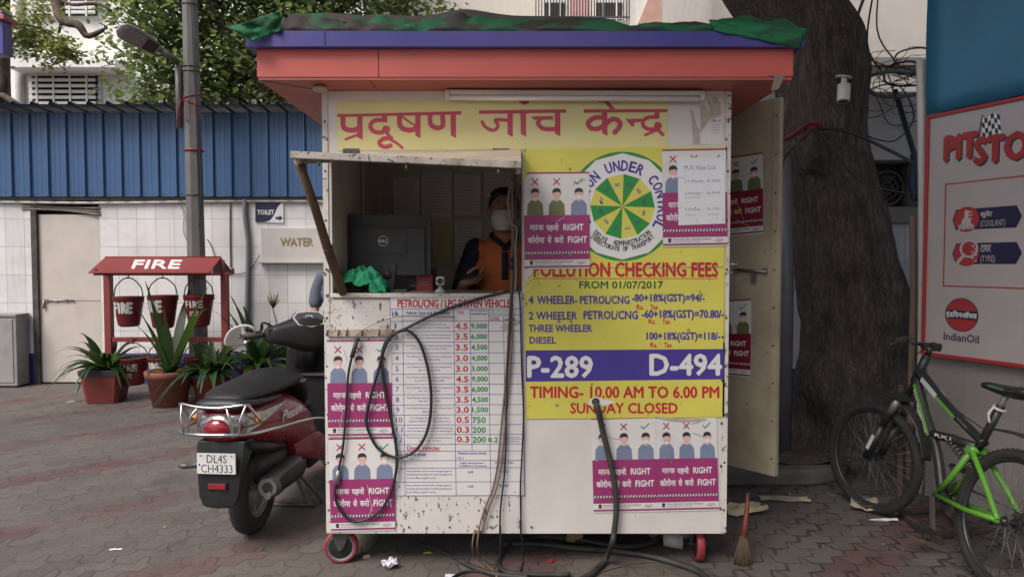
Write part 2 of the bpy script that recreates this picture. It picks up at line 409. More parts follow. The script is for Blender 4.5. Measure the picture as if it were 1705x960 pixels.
# seam line between the yellow boards is left by the boards themselves
# casters
def caster(x, y, ang):
    R = Matrix.Rotation(ang, 3, 'Z'); X = Matrix.Translation(V((x, y, 0))) @ R.to_4x4()
    b = MB()
    b.box(-.05, .05, -.045, .045, .188, .1995, 0, X)
    for sgn in (-1, 1):
        yy = sgn * .034
        b.add([X @ V(p) for p in [(-.04, yy - .003, .19), (.045, yy - .003, .19), (.045, yy - .003, .16), (.012, yy - .003, .075), (-.012, yy - .003, .075), (-.04, yy - .003, .15),
               (-.04, yy + .003, .19), (.045, yy + .003, .19), (.045, yy + .003, .16), (.012, yy + .003, .075), (-.012, yy + .003, .075), (-.04, yy + .003, .15)]],
              [(0, 1, 2, 3, 4, 5), (11, 10, 9, 8, 7, 6)] + [(i, (i + 1) % 6, 6 + (i + 1) % 6, 6 + i) for i in range(6)], 0)
    b.tube([X @ V((0, -.045, .084)), X @ V((0, .045, .084))], .009, 10, 0)
    c = b.build('caster', [DKSTEEL], K, bevel=.002)
    b = MB(); ax = R @ V((0, 1, 0)); c0 = X @ V((0, 0, .084))
    b.lathe([(.066, -.02), (.078, -.02), (.084, -.010), (.084, .010), (.078, .02), (.066, .02)], c0, ax, 36, 0, True, True)
    b.lathe([(.012, -.02), (.058, -.0165), (.066, -.0195), (.066, .0195), (.058, .0165), (.012, .02)], c0, ax, 36, 1, False, True)
    b.lathe([(.058, -.0182), (.066, -.0212), (.067, -.0205), (.067, -.018)], c0, ax, 36, 2, False, True)
    b.build('wheel', [CASTERRED, BLACK, STEEL], c)
q = FP(562, 900); caster(q.x - .0, 3.37, .12)
q = FP(1173, 900); caster(q.x - .005, 3.40, 1.55)
caster(-.8, 4.3, .5); caster(.93, 4.3, 1.2)
# door on the right flank, standing open
hp = V((1.052, 4.215, 0)); fe = V((1.463, 3.752, 0)); dv = (fe - hp).normalized(); dn = V((dv.y, -dv.x, 0))
if dn.y > 0: dn = -dn                                            # towards the camera
DZ0, DZ1 = .312, 2.40
b = MB(); b.prism([hp + dv * .004 + V((0, 0, DZ0)), fe + V((0, 0, DZ0)), fe - dn * .035 + V((0, 0, DZ0)), hp + dv * .004 - dn * .035 + V((0, 0, DZ0))], (0, 0, DZ1 - DZ0))
door = b.build('door', [CREAM], K, bevel=.003)
def DP(px, py, lift=0): return onP(px, py, hp + dn * (.001 + lift), dn)
b = MB()
e0 = fe - dv * .002
b.prism([e0 - dv * .034 + dn * .0005 + V((0, 0, DZ0 + .003)), e0 + dn * .0005 + V((0, 0, DZ0 + .003)), e0 + dn * .007 + V((0, 0, DZ0 + .003)), e0 - dv * .034 + dn * .007 + V((0, 0, DZ0 + .003))], (0, 0, DZ1 - DZ0 - .006), 0)
for k in range(10):
    q = e0 - dv * .017 + dn * .008 + V((0, 0, DZ0 + .1 + k * .21)); b.ell(q, .006, 1, su=8, sv=6)
b.build('edge_strip', [CREAM, DKSTEEL], door)
b = MB()
qa, qb = DP(1222, 449, .012), DP(1278, 452, .012)
b.tube([qa, qb], .008, 8); q = DP(1255, 462, .012); b.cbox(q, (.03, .012, .05), 0, Matrix.Rotation(math.atan2(dv.y, dv.x), 3, 'Z'))
for x in (1226, 1274): q = DP(x, 450, .010); b.cbox(q, (.022, .014, .03), 0, Matrix.Rotation(math.atan2(dv.y, dv.x), 3, 'Z'))
b.build('latch', STEEL, door)
b = MB(); qa = FP(1216, 454); b.tube([(XR + .001, FY + .05, qa.z), (XR + .018, FY + .04, qa.z), (XR + .03, FY + .04, qa.z)], [.012, .012, .016], 12)
b.tube([(XR, FY + .03, FP(1216, 440).z), (XR + .05, FY + .01, FP(1216, 440).z)], .008, 8); b.build('door_knob', STEEL, K)
# hole for the thick hose with torn vinyl round it comes with the lower board

# ================================================================ SIGNS AND PAPERS ON THE FRONT
def PX(off):
    return lambda u, v, l: FP(u, v, off + l)
# --- header banner
d = Decal(PX(.0025), [LEMON])
d.base([(560, 170), (1112, 165), (1112, 247), (562, 251)], LEMON, .001)
def zb(pts, sc, ox, oy): return [(ox + x / sc, oy + y / sc) for x, y in pts]
def hd(pts, L=1): d.poly(zb(pts, 5.015, 540, 150), CRIMSON, L)          # left half, traced at 5x
def hdr(pts, L=1): d.poly(zb(pts, 4.736, 860, 150), CRIMSON, L)         # right half
def hs(pts, w, L=1.5): d.stroke(zb(crom([(x, y, 0) for x, y in pts], 5), 5.015, 540, 150) if False else [(540 + p.x / 5.015, 150 + p.y / 5.015) for p in crom([(x, y, 0) for x, y in pts], 5)], w / 5.015, CRIMSON, L)
def hsr(pts, w, L=1.5): d.stroke([(860 + p.x / 4.736, 150 + p.y / 4.736) for p in crom([(x, y, 0) for x, y in pts], 5)], w / 4.736, CRIMSON, L)
hd([(108, 202), (1143, 177), (1143, 205), (108, 226)])
hd([(275, 212), (319, 211), (320, 417), (273, 392)], 2)
hs([(156, 220), (158, 300), (185, 328), (235, 336), (290, 322)], 42); hs([(290, 368), (230, 392), (172, 414)], 22)
hd([(480, 210), (526, 209), (526, 268), (480, 268)], 2)
hs([(520, 252), (430, 253), (388, 285), (392, 325), (430, 352), (490, 354)], 36, 2.6); d.circ(540 + 515 / 5.015, 150 + 330 / 5.015, 33 / 5.015, CRIMSON, 3.4)
hs([(515, 350), (540, 380), (566, 402)], 26, 3.8); hs([(560, 400), (500, 404), (462, 430), (468, 460), (510, 474), (560, 460)], 34, 4.4); hs([(545, 412), (600, 440), (656, 486)], 22, 5)
hd([(758, 203), (803, 202), (804, 405), (760, 380)], 2); hs([(628, 205), (630, 290), (665, 325), (720, 334), (775, 318)], 42, 2.6); hs([(642, 215), (700, 260), (765, 300)], 16, 3.4)
hd([(1054, 200), (1098, 199), (1100, 402), (1056, 378)], 2); hs([(884, 203), (886, 280), (915, 308), (958, 316), (990, 290), (985, 203)], 40, 2.6)
hd([(1292, 171), (1710, 165), (1710, 196), (1292, 199)]); hd([(1530, 190), (1574, 190), (1574, 393), (1530, 370)], 2); hd([(1642, 190), (1684, 190), (1685, 390), (1642, 366)], 2)
hs([(1545, 254), (1430, 250), (1450, 290), (1435, 325), (1400, 336), (1345, 308), (1314, 260)], 28, 2.6)
hd([(1632, 103), (1668, 82), (1710, 95), (1710, 108), (1672, 126)], 2)
hdr([(0, 157), (391, 152), (391, 180), (0, 184)], 1.05)
hdr([(30, 170), (72, 170), (76, 369), (34, 347)], 2.2); hdr([(0, 78), (90, 78), (96, 94), (62, 117), (26, 96)], 1.2)
hdr([(302, 178), (345, 178), (346, 366), (304, 344)], 2); hdr([(112, 208), (288, 205), (288, 234), (140, 236)], 2.4); hsr([(185, 228), (170, 262), (200, 298), (250, 308), (320, 306)], 34, 2.9)
hdr([(530, 152), (1190, 150), (1190, 176), (530, 180)]); hdr([(640, 78), (715, 78), (778, 150), (740, 150), (690, 96), (640, 96)], 2)
hdr([(672, 175), (715, 175), (718, 362), (675, 340)], 2); hsr([(690, 218), (620, 218), (565, 258), (590, 302), (650, 302), (700, 270), (760, 228), (810, 250), (812, 290), (768, 340)], 38, 2.6)
hdr([(860, 228), (1000, 225), (1000, 252), (930, 255), (926, 290), (905, 286)], 2); hdr([(1088, 170), (1128, 170), (1128, 226), (1088, 226)], 2)
hsr([(1110, 214), (1050, 214), (1000, 240), (1000, 280), (1035, 306), (1090, 310)], 30, 2.6); d.circ(860 + 1115 / 4.736, 150 + 282 / 4.736, 31 / 4.736, CRIMSON, 3.5)
hsr([(1110, 312), (1060, 335), (1008, 358)], 20, 3.9); hsr([(1115, 312), (1160, 358)], 26, 4.5)
tag(d.build('banner'), 'pale yellow vinyl banner with large crimson Hindi lettering below the red roof edge', 'banner')
# --- glue residue of a torn notice
d = Decal(PX(.0022), [GLUE])
z2 = lambda pts: zb(pts, 4.736, 860, 150)
d.base(z2([(1370, 150), (1390, 165), (1425, 290), (1450, 330), (1455, 300), (1448, 140), (1460, 118), (1490, 128), (1505, 160), (1525, 150), (1512, 85), (1525, 78), (1550, 135), (1545, 60), (1572, 48), (1610, 100), (1612, 190), (1560, 225), (1530, 220), (1500, 260), (1440, 345), (1445, 428), (1392, 428), (1384, 220)]), GLUE, .0008)
d.poly(z2([(1450, 345), (1525, 262), (1545, 222), (1634, 214), (1628, 428), (1448, 428)]), PAPER, .5)
for k in range(5): d.line(z2([(1535, 250 + k * 22), (1600 + 8 * (k % 2), 248 + k * 22)]), .7, GREY, 1)
d.text('No. of', *z2([(1545, 230)])[0], *z2([(1610, 246)])[0], INK, 1)
tag(d.build('torn_notice'), 'scraped torn notice with brown glue marks at the top right corner of the kiosk', 'notice')
# --- upper yellow board with the dial
d = Decal(PX(.0055), [YELLOW])
d.base([(871, 247.5), (1211, 244.5), (1208, 444), (873, 446)], YELLOW, .003)
cu, cv = 1036.5, 343.5
d.circ(cu, cv, 91, GREENINK, 1, 60)
d.poly([(cu + 88.5 * math.cos(math.radians(90 + 36 * k * 0.8333)), cv - 88.5 * math.sin(math.radians(90 + 36 * k * .8333))) for k in range(12)], CLEANW, 2)
mon = ['JAN', 'FEB', 'MAR', 'APR', 'MAY', 'JUN', 'JUL', 'AUG', 'SEP', 'OCT', 'NOV', 'DEC']
for k in range(12):
    a0, a1 = math.radians(88 - 30 * k), math.radians(58 - 30 * k)
    d.poly([(cu, cv), (cu + 54 * math.cos(a0), cv - 54 * math.sin(a0)), (cu + 54 * math.cos(a1), cv - 54 * math.sin(a1))], GREENINK if k % 2 == 0 else YELLOW, 3)
    am = (a0 + a1) / 2; u, v = cu + 37 * math.cos(am), cv - 37 * math.sin(am)
    d.text(mon[k], u - 4.5, v - 2.6, u + 4.5, v + 2.6, NAVYINK, 4, rot=math.pi / 2 - am)
d.circ(cu - 35, cv - 6, 2.4, NAVYINK, 4, 12)
d.arc('  LLUTION UNDER CONTROL', cu, cv, 67.5, 87 + 12 * 11.5, -11.5, 17, 10.5, NAVYINK, 3)
d.arc('DELHI', cu, cv, 62, 224, 5, 8, 4.2, INK, 3.2, inward=True)
d.arc('ADMINISTRATION', cu, cv, 61, 258, 4.4, 8, 4.4, INK, 3.2, inward=True)
d.arc('DIRECTORATE OF TRANSPORT', cu, cv, 70.5, 226, 3.85, 7.5, 4.3, INK, 3.2, inward=True)
d.text('POLLUTION CHECKING FEES', 889, 437.5, 1195, 460.5, SIGNRED, 1.5, .03, .012) if False else None
tag(d.build('notice_board'), 'yellow upper board with a round green month dial, right of the service hatch', 'sign board')
# --- lower yellow board with the fees
d = Decal(PX(.0055), [YELLOW])
d.base([(873, 447.5), (1208, 445.5), (1206, 694), (876, 697)], YELLOW, .003)
T = d.text
def clipped(txt, u0, v0, u1, v1, m, L): # headline runs over the seam of both boards
    T(txt, u0, v0, u1, v1, m, L, .03, .012)
clipped('POLLUTION CHECKING FEES', 889, 437, 1195, 460.5, SIGNRED, 1.2)
d.rect(889, 463, 1195, 464.2, SIGNRED, 1)
T('FROM 01/07/2017', 965, 468, 1104, 480, DKGREEN, 1, .03, .01)
def row(parts, y0, y1, m, off=.03):
    for t, a, b_ in parts: T(t, a, y0, b_, y1, m, 1, off, .01)
row([('4', 880.5, 888), ('WHEELER-', 894.5, 961), ('PETROL/CNG', 966, 1048)], 492.5, 505.5, NAVYINK)
row([('-80+18%(GST)=94/-', 1052.5, 1173)], 489.5, 505.5, NAVYINK)
row([('2', 880.5, 888), ('WHEELER', 893, 960.5)], 519, 531.5, NAVYINK); row([('PETROL/CNG', 972, 1062)], 517.5, 531, NAVYINK); row([('-60+18%(GST)=70.80/-', 1069, 1205)], 516, 533, NAVYINK)
T('&', 928, 532, 933.5, 537, NAVYINK, 1)
row([('THREE WHEELER', 880.5, 985.5)], 540.5, 552, NAVYINK); row([('DIESEL', 882, 925.5)], 560.5, 571.5, NAVYINK); row([('100+18%(GST)=118/-', 1077, 1199)], 553, 569, NAVYINK)
for a, b_, y in ((1060, 1082, 507), (1080, 1102, 531), (1083, 1105, 570)):
    T('Rs.', a, y, a + 12, y + 8, SIGNRED, 1, .03); T('Tax', a + 23, y, a + 35.5, y + 8, SIGNRED, 1, .03)
d.poly([(875, 583), (1205.5, 580.5), (1205.5, 631), (875.5, 635)], NAVYINK, .7)
T('P-289', 879, 593, 986, 627.5, CLEANW, 1.6, .03, .022); T('D-494', 1082.5, 589.5, 1201, 624, CLEANW, 1.6, .03, .022)
T('TIMING- 10.00 AM TO 6.00 PM', 883, 643, 1197, 662, SIGNRED, 1, .03, .016); T('SUNDAY CLOSED', 950, 670.5, 1128, 687.5, SIGNRED, 1, .03, .016)
d.poly(zb([(352, 98), (372, 70), (400, 58), (430, 72), (500, 85), (440, 105), (415, 104), (380, 106)], 3, 860, 640), CLEANW, 2.2)
d.circ(860 + 396 / 3, 640 + 85 / 3, 6.5, INK, 3)
for (x, y) in ((203, 103),): d.rect(860 + x / 3 - 2.5, 640 + y / 3 - 2.2, 860 + x / 3 + 2.5, 640 + y / 3 + 2.2, GREY, 1)
for k in range(26):
    u, v = random.uniform(876, 900), random.uniform(449, 480); 
    if random.random() < .6: d.poly([(u, v), (u + random.uniform(1, 4), v - random.uniform(.5, 2)), (u + 1, v + 1.2)], INK, 2)
for k in range(24):
    u, v = random.uniform(1080, 1206), random.uniform(440, 446); d.poly([(u, v), (u + random.uniform(2, 9), v + random.uniform(-.8, .8)), (u + 2, v + 1.3)], SEAM if k % 3 else CLEANW, 2.2)
d.poly([(873, 449), (888, 449), (880, 462), (874, 472)], PAPER, 2)
tag(d.build('notice_board'), 'yellow lower board listing pollution checking fees with a violet number band', 'sign board')

# --- posters
def quadmap(q, surf):
    (a, b_, c, e) = q
    def fn(u, v, l):
        x = (a[0] * (1 - u) + b_[0] * u) * (1 - v) + (e[0] * (1 - u) + c[0] * u) * v
        y = (a[1] * (1 - u) + b_[1] * u) * (1 - v) + (e[1] * (1 - u) + c[1] * u) * v
        return surf(x, y, l)
    return fn
def halfs(d, u, v, h, m, L, rest=None):
    pass
def figure(d, u, shirt, masked):
    d.poly([(u - .125, .445), (u - .118, .335), (u - .075, .298), (u - .035, .285), (u + .035, .285), (u + .075, .298), (u + .118, .335), (u + .125, .445)], shirt, 2)
    d.poly([(u - .03, .30), (u - .03, .24), (u + .03, .24), (u + .03, .30)], SKINP, 3)
    d.circ(u, .235, .055, SKINP, 3.4, 18, .72)
    d.poly([(u - .062, .235), (u - .066, .20), (u - .05, .175), (u, .163), (u + .045, .172), (u + .064, .195), (u + .062, .235), (u + .05, .21), (u + .02, .205), (u - .03, .21), (u - .052, .215)], INK, 4)
    if masked: d.poly([(u - .04, .243), (u, .236), (u + .04, .243), (u + .036, .27), (u, .284), (u - .036, .27)], CLEANW, 4)
    elif masked is None: d.poly([(u - .035, .268), (u, .264), (u + .035, .268), (u + .03, .284), (u, .292), (u - .03, .284)], CLEANW, 4)
POSTER_N = 0
def poster(label, q, surf, shirts, purple=MAGENTA, cut=None, cat='poster', name='poster', group='mask reminder posters', words=CLEANW):
    d = Decal(quadmap(q, surf), [PAPER], .0004)
    out = cut or [(0, 0), (1, 0), (1, 1), (0, 1)]
    d.base(out, PAPER, .0006)
    tl = cut is not None
    d.rect(.05 if tl else 0, 0, 1, .017, purple, 1)
    for u in (.17, .5):
        for s_ in (1, -1): d.line([(u - .05, .10 - s_ * .034), (u + .05, .10 + s_ * .034)], .019, XRED, 1 if s_ > 0 else 1.3, .7)
    d.line([(.77, .095), (.81, .125), (.90, .068)], .02, TEAL, 1, .7)
    for k, u in enumerate((.17, .5, .84)): figure(d, u, shirts[k], (None, False, True)[k])
    d.rect(0, .445, 1, .985, purple, 5)
    w = words
    def deva(t, u0, v0, u1, v1): d.text(t, u0, v0, u1, v1, w, 6, 0, .035)
    deva('मा', .09, .548, .175, .60); deva('स', .175, .548, .222, .60); deva('क', .215, .548, .30, .60)
    d.rect(.208, .556, .2215, .61, purple, 7)
    deva('पहनो', .34, .53, .525, .615)
    d.text('RIGHT', .60, .54, .905, .603, CLEANW, 6, .03, .03)
    deva('कोरोना', .055, .655, .31, .733); deva('से', .355, .655, .415, .733); deva('करो', .46, .655, .60, .733)
    d.text('FIGHT', .67, .668, .96, .733, CLEANW, 6, .03, .03)
    d.rect(0, .822, 1, .845, CLEANW, 6)
    for k in range(22):
        u = -.02 + k * .047; d.poly([(max(0, u + .02), .822), (min(1, u + .045), .822), (min(1, u + .025), .845), (max(0, u), .845)], INK, 6.6)
    d.rect(0, .905, 1, .968, PAPER, 6)
    d.text('TRANSPORT DEPARTMENT', .15, .918, .75, .937, INK, 7, .015); d.text('Government of NCT of Delhi', .15, .944, .57, .957, GREY, 7)
    d.poly([(.075, .918), (.105, .912), (.135, .918), (.125, .94), (.13, .957), (.08, .957), (.085, .94)], INK, 7)
    d.line([(.82, .93), (.93, .926)], .006, GREY, 7); d.line([(.80, .945), (.95, .94)], .006, GREY, 7); d.line([(.84, .955), (.9, .952)], .006, GREY, 7)
    rp = random.Random(len(label) * 7 + int(q[0][0]))
    for _ in range(3):
        u_, v_ = rp.uniform(.08, .9), rp.uniform(.05, .95); a_ = rp.uniform(-.5, .5) + (1.57 if rp.random() < .5 else 0); L_ = rp.uniform(.1, .3); x2, y2 = u_ + L_ * math.cos(a_), v_ + L_ * math.sin(a_)
        if 0 < x2 < 1 and .03 < y2 < .98: d.line([(u_, v_), (x2, y2)], .005, PAPER if v_ > .45 else GREY, 8)
    for _ in range(9):
        u_, v_ = rp.uniform(.03, .95), rp.uniform(.03, .97); k_ = rp.uniform(.004, .016); d.poly([(u_, v_), (u_ + k_ * 1.5, v_ - k_ * .4), (u_ + k_ * 1.1, v_ + k_ * .6), (u_ + .2 * k_, v_ + k_ * .5)], (PAPER, GLUE, INK)[rp.randrange(3)], 8.3)
    return tag(d.build(name), label, cat, group)
Bl = [SHIRTB] * 3
poster('purple mask poster with a folded top left corner, left of the round dial', [(872, 287), (981, 286), (982, 446.5), (873.5, 448)], PX(.0095), [SHIRTG, SHIRTG, SHIRTB], cut=[(.08, 0), (1, 0), (1, 1), (.06, 1), (0, .955), (0, .085)])
poster('purple mask poster half hidden under the laminated price sheet', [(1102, 249), (1209, 247), (1212, 409), (1104, 411)], PX(.0095), Bl)
poster('purple mask poster hung directly under the rusty hook rail', [(544, 566), (652, 565), (652, 726), (546, 727)], PX(.0075), Bl)
poster('purple mask poster lowest on the chipped white panel, near the left red caster', [(546.5, 729), (658, 727), (658, 882), (551, 885)], PX(.0075), Bl)
poster('purple mask poster behind the thick black hose under the yellow fee board', [(984.5, 695.5), (1091.6, 693), (1094, 851), (988.5, 853)], PX(.0035), Bl)
poster('purple mask poster beside the hose poster, nearest the lower right corner of the kiosk', [(1092, 693.2), (1192.7, 692), (1197, 848.5), (1094.3, 850.8)], PX(.0043), Bl)
DPL = lambda u, v, l: DP(u, v, .001 + l)  # door posters: the colour cast is put into their print hues
poster('dark maroon mask poster with torn left side, upper one on the open cream door', [(1180, 267), (1270, 253.5), (1270.5, 388), (1182, 396)], DPL, [SHIRTG] * 3, MAROON, words=LEMON)
poster('dark maroon mask poster, lower one on the open cream door below the latch', [(1166, 503), (1251, 497), (1249.5, 628), (1166, 620)], DPL, [SHIRTG] * 3, MAROON, words=LEMON)
d = Decal(PX(.0085), [GLUE]); d.base(zb([(690, 158), (800, 166), (945, 168), (946, 176), (830, 184), (760, 178), (700, 164)], 3, 860, 640), GLUE, .0006)
tag(d.build('torn_paper_strip'), 'brown torn paper strip along the lower edge of the fee board above the posters', 'paper strip')
# --- laminated rate list
d = Decal(quadmap([(1128.5, 262.5), (1207.5, 262), (1207.5, 372), (1129.5, 375)], PX(.0125)), [LAMIN])
d.base([(0, 0), (1, 0), (1, 1), (0, 1)], LAMIN, .0012)
for t, u0, v0, u1, v1 in (('PUC Rate List', .14, .12, .80, .18), ('2/3 Wheeler', .14, .33, .55, .372), ('Rs 70.80', .62, .33, .89, .372), ('4 Wheeler', .14, .51, .49, .552), ('Rs 94.40', .62, .51, .89, .552),
                          ('(Petrol/CNG)', .14, .583, .46, .61), ('4 Wheeler', .14, .75, .48, .79), ('Rs 118/-', .62, .75, .89, .79), ('( Diesel )', .14, .84, .37, .87), ('(GST inclusive)', .63, .84, .88, .87)):
    d.text(t, u0, v0, u1, v1, GREY, 1, .008)
d.rect(.4, .93, .412, .96, INK, 1)
tag(d.build('price_sheet'), 'white laminated price sheet taped over a mask poster at upper right', 'price sheet')
# --- emission table
zt = lambda u, v, l: FP(530 + u / 2.286, 480 + v / 2.286, .0045 + l)
d = Decal(zt, [PAPER], .0004)
d.base([(272, 30), (776, 27), (784, 788), (288, 790)], PAPER, .0008)
BLU = NAVYINK
def lx(x, y): return x + (y - 30) * .014
def hline(y, x0, x1, w=2): d.poly([(lx(x0, y), y - w / 2), (lx(x1, y), y - w / 2 - 2), (lx(x1, y), y + w / 2 - 2), (lx(x0, y), y + w / 2)], BLU, 1)
def vline(x, y0, y1, w=2): d.poly([(lx(x, y0) - w / 2, y0), (lx(x, y0) + w / 2, y0), (lx(x, y1) + w / 2, y1), (lx(x, y1) - w / 2, y1)], BLU, 1.3)
ys = [30, 78, 125, 164, 204, 246, 286, 326, 365, 404, 443, 481, 519, 556, 593, 619, 655, 683, 736, 788]
for y in ys: hline(y, 273, 775)
hline(104, 645, 775)
for x in (273, 320, 514, 577, 646, 775): vline(x, 30 if x in (273, 775) else 78, 788 if x in (273, 320, 514, 646, 775) else 619)
vline(704, 125, 619)
d.rect(274, 32, 775, 76, CLEANW, .7); d.text('PETROL/CNG / LPG DRIVEN VEHICLES', 302, 42, 742, 72, SIGNRED, 1.6, .03, .01)
d.text('Sr. No.', 281, 84, 305, 108, BLU, 1.6); d.text('Vehicle Type and Availability', 332, 87, 500, 101, BLU, 1.6, .02); d.text('CO%', 531, 86, 553, 97, SIGNRED, 1.6)
d.text('HC (n-hexane', 580, 80, 642, 89, BLU, 1.6, .02); d.text('equivalent) ppm', 582, 92, 642, 102, BLU, 1.6, .02)
d.text('High Idle emission', 650, 80, 745, 89, TGREEN, 1.6, .015); d.text('(RPM 2500+200)', 650, 92, 745, 101, TGREEN, 1.6, .015); d.text('CO%', 654, 110, 688, 121, SIGNRED, 1.6, .03); d.text('Lambda', 704, 110, 750, 121, TGREEN, 1.6, .03)
vt = [('Two Wheelers (2/4-Stroke) (Vehicles', 'manufactured on and before 31st March,2000)'), ('Two Wheelers (2-Stroke) Vehicles manufactured', 'between 1st March, 2000 and 31st March,2010)'), ('Two Wheelers (4-Stroke) Vehicles manufactured between', '31st March,2000 and 31st March,2010)'),
      ('Two Wheelers (2-Stroke) (Vehicles manufactured', 'after 31st March,2010)'), ('Two Wheelers (4-Stroke) Vehicles manufactured', 'after 31st March,2010)'), ('Three Wheelers (2/4-Stroke) (Vehicles manufactured', 'on and before 31st March,2000)'),
      ('Three Wheelers (2-Stroke) (Vehicles manufactured', 'after 31st March,2000)'), ('Three Wheelers (4-Stroke) (Vehicles manufactured', 'after 31st March,2000)'), ('Four Wheelers manufactured as per Pre-Bharat Stage-II', 'Emission norms'), ('Four Wheelers manufactured as per Bharat', 'Stage-II or Bharat Stage-III Emission norms'),
      ('Compressed Natural Gas/Liquified Petroleum gas', 'driven 4-wheelers manufactured as per Bharat Stage-IV'), ('Petrol Driven Four-Wheelers manufactured as per', 'Bharat Stage - IV Norms')]
co = '4.5 3.5 3.5 3.0 3.0 4.5 3.5 3.5 3.0 0.5 0.3 0.3'.split(); hc = '9,000 6,000 4,500 4,000 3,000 9,000 6,000 4,500 1,500 750 200 200'.split()
for i in range(12):
    y0, y1 = ys[i + 2], ys[i + 3]; c = (y0 + y1) / 2; s = lx(0, c)
    n_ = str(i + 1); d.text(n_, 289 + s, c - 11, 289 + s + (6 if i == 0 else 13 if i < 9 else 24), c + 9, BLU, 1.6, .01)
    for k, t in enumerate(vt[i]):
        w = min(176, 3.75 * len(t)); d.text(t, 418 + s - w / 2, c - 11 + k * 12, 418 + s + w / 2, c - 3 + k * 12, BLU, 1.6, .012)
    d.text(co[i], 520 + s, c - 12, 566 + s, c + 10, SIGNRED, 1.6, .03, .02)
    w = 60 if len(hc[i]) > 3 else 50; d.text(hc[i], 580 + s, c - 11, 580 + s + w, c + 11, TGREEN, 1.6, .03, .02)
d.text('0.2', 646, 566, 684, 584, TGREEN, 1.6, .03, .02); d.text('1±0.03 or as', 715, 562, 765, 567, BLU, 1.6); d.text('declared by the', 715, 570, 772, 575, BLU, 1.6); d.text('Manufacturer', 715, 578, 765, 583, BLU, 1.6)
d.text('Diesel Vehicles', 338, 598, 460, 613, SIGNRED, 1.6, .02); d.rect(338, 615, 460, 616.5, SIGNRED, 1.6)
d.text('Sr. No.', 286, 625, 322, 635, BLU, 1.6, .015); d.text('Method of test', 332, 624, 410, 637, BLU, 1.6, .02); d.text('Maximum smoke density', 533, 622, 640, 632, BLU, 1.6, .02)
for t, x in (('( 1.)', 300), ('( 2.)', 338), ('(3.)', 530), ('(4.)', 692)): d.text(t, x, 640, x + 24, 652, BLU, 1.6, .01)
d.text('Light absorption', 540, 660, 628, 668, BLU, 1.6, .02); d.text('Coefficient (1/metre)', 535, 671, 640, 679, BLU, 1.6, .02); d.text('Hartridge Units', 672, 658, 742, 667, BLU, 1.6, .02)
for j, (n_, y) in enumerate((('1.', 690), ('2.', 744))):
    d.text(n_, 305, y + 3, 313, y + 13, BLU, 1.6)
    for k, t in enumerate(('Free acceleration test for turbo charged engine &', 'naturally aspirated engine for vehicles manufactured', 'as per ' + ('pre-Bharat-stage-IV norms', 'Bharat-stage-IV norms')[j])):
        d.text(t, 335, y + k * 13, 335 + (172, 174, 112)[k], y + 9 + k * 13, BLU, 1.6, .012)
    d.text(('2.45', '1.62')[j], 568, y + 3, 590, y + 12, BLU, 1.6); d.text(('65 HSU', '50 HSU')[j], 688, y, 724, y + 10, BLU, 1.6)
d.poly([(692, 150), (708, 130), (735, 135), (772, 120), (770, 132), (735, 148), (708, 160)], GLUE, 2.2)
tag(d.build('emission_chart'), 'white printed table of petrol and diesel vehicle emission limits under the service hatch', 'chart')
# --- hook rail
b = MB(); q0, q1 = FP(546, 553), FP(657, 553); b.box(q0.x, q1.x, FY - .016, FY - .0045, q0.z - .019, q0.z + .017, 0)
for x in (547, 566, 580, 605, 633, 655):
    q = FP(x, 552); b.tube(crom([(q.x, FY - .014, q.z + .01), (q.x, FY - .024, q.z + .004), (q.x, FY - .026, q.z - .012), (q.x, FY - .034, q.z - .016), (q.x, FY - .042, q.z - .004)], 4), .003, 8, 1)
for x in (560, 612, 645): q = FP(x, 549); b.ell((q.x, FY - .016, q.z), (.004, .003, .004), 1, su=8, sv=6)
tag(b.build('hook_rail', [M('rail_cream_rust', (.45, .38, .30), .6, var=.15, dirt=.8, dcol=(.12, .06, .03), ds=12, dth=.48, speck=.9, ss=50, sth=.6), RUST], bevel=.002), 'rusty cream hook rail screwed to the white panel below the hatch', 'hook rail')
# --- tube light under the soffit
TL = thing('tube_light', 'long white tube light batten fixed under the red soffit', 'tube light', FP(957, 158, .05))
a, c = FP(742, 158, .028), FP(1171, 160, .028)
b = MB(); b.bar(a + V((0, 0, .008)), c + V((0, 0, .008)), .05, .022); b.build('batten', TUBEW, TL, bevel=.003)
b = MB(); b.tube([a + V((.02, -.012, -.016)), c + V((-.02, -.012, -.016))], .013, 14); b.build('lamp_tube', M('unlit_tube_glass', (.7, .68, .68), .2, var=.02), TL)
b = MB()
for q, s_ in ((a, 1), (c, -1)): b.cbox(q + V((s_ * .01, -.008, -.008)), (.02, .045, .036))
b.build('end_cap', TUBEW, TL, bevel=.003)
b = MB()
for x in (760, 1017): q = FP(x, 152, .028); b.box(q.x - .006, q.x + .006, q.y - .024, q.y + .024, q.z - .004, ZT - .003)
b.build('bracket', DKSTEEL, TL)
# ================================================================ ON AND IN THE KIOSK
b = MB(); q0 = FP(571, 489, .012) + V((0, 0, .008)); q1 = atY(498, 272, 2.735)
b.tube([q1, q1.lerp(q0, .3) + V((.004, 0, 0)), q1.lerp(q0, .62) + V((-.003, 0, .002)), q0], [.019, .0185, .021, .022], 12)
b.torus(q1.lerp(q0, .61), (q1 - q0), .02, .004, 14, 6)
tag(b.build('prop_stick', WOOD), 'brown wooden stick propping open the hatch flap', 'stick')
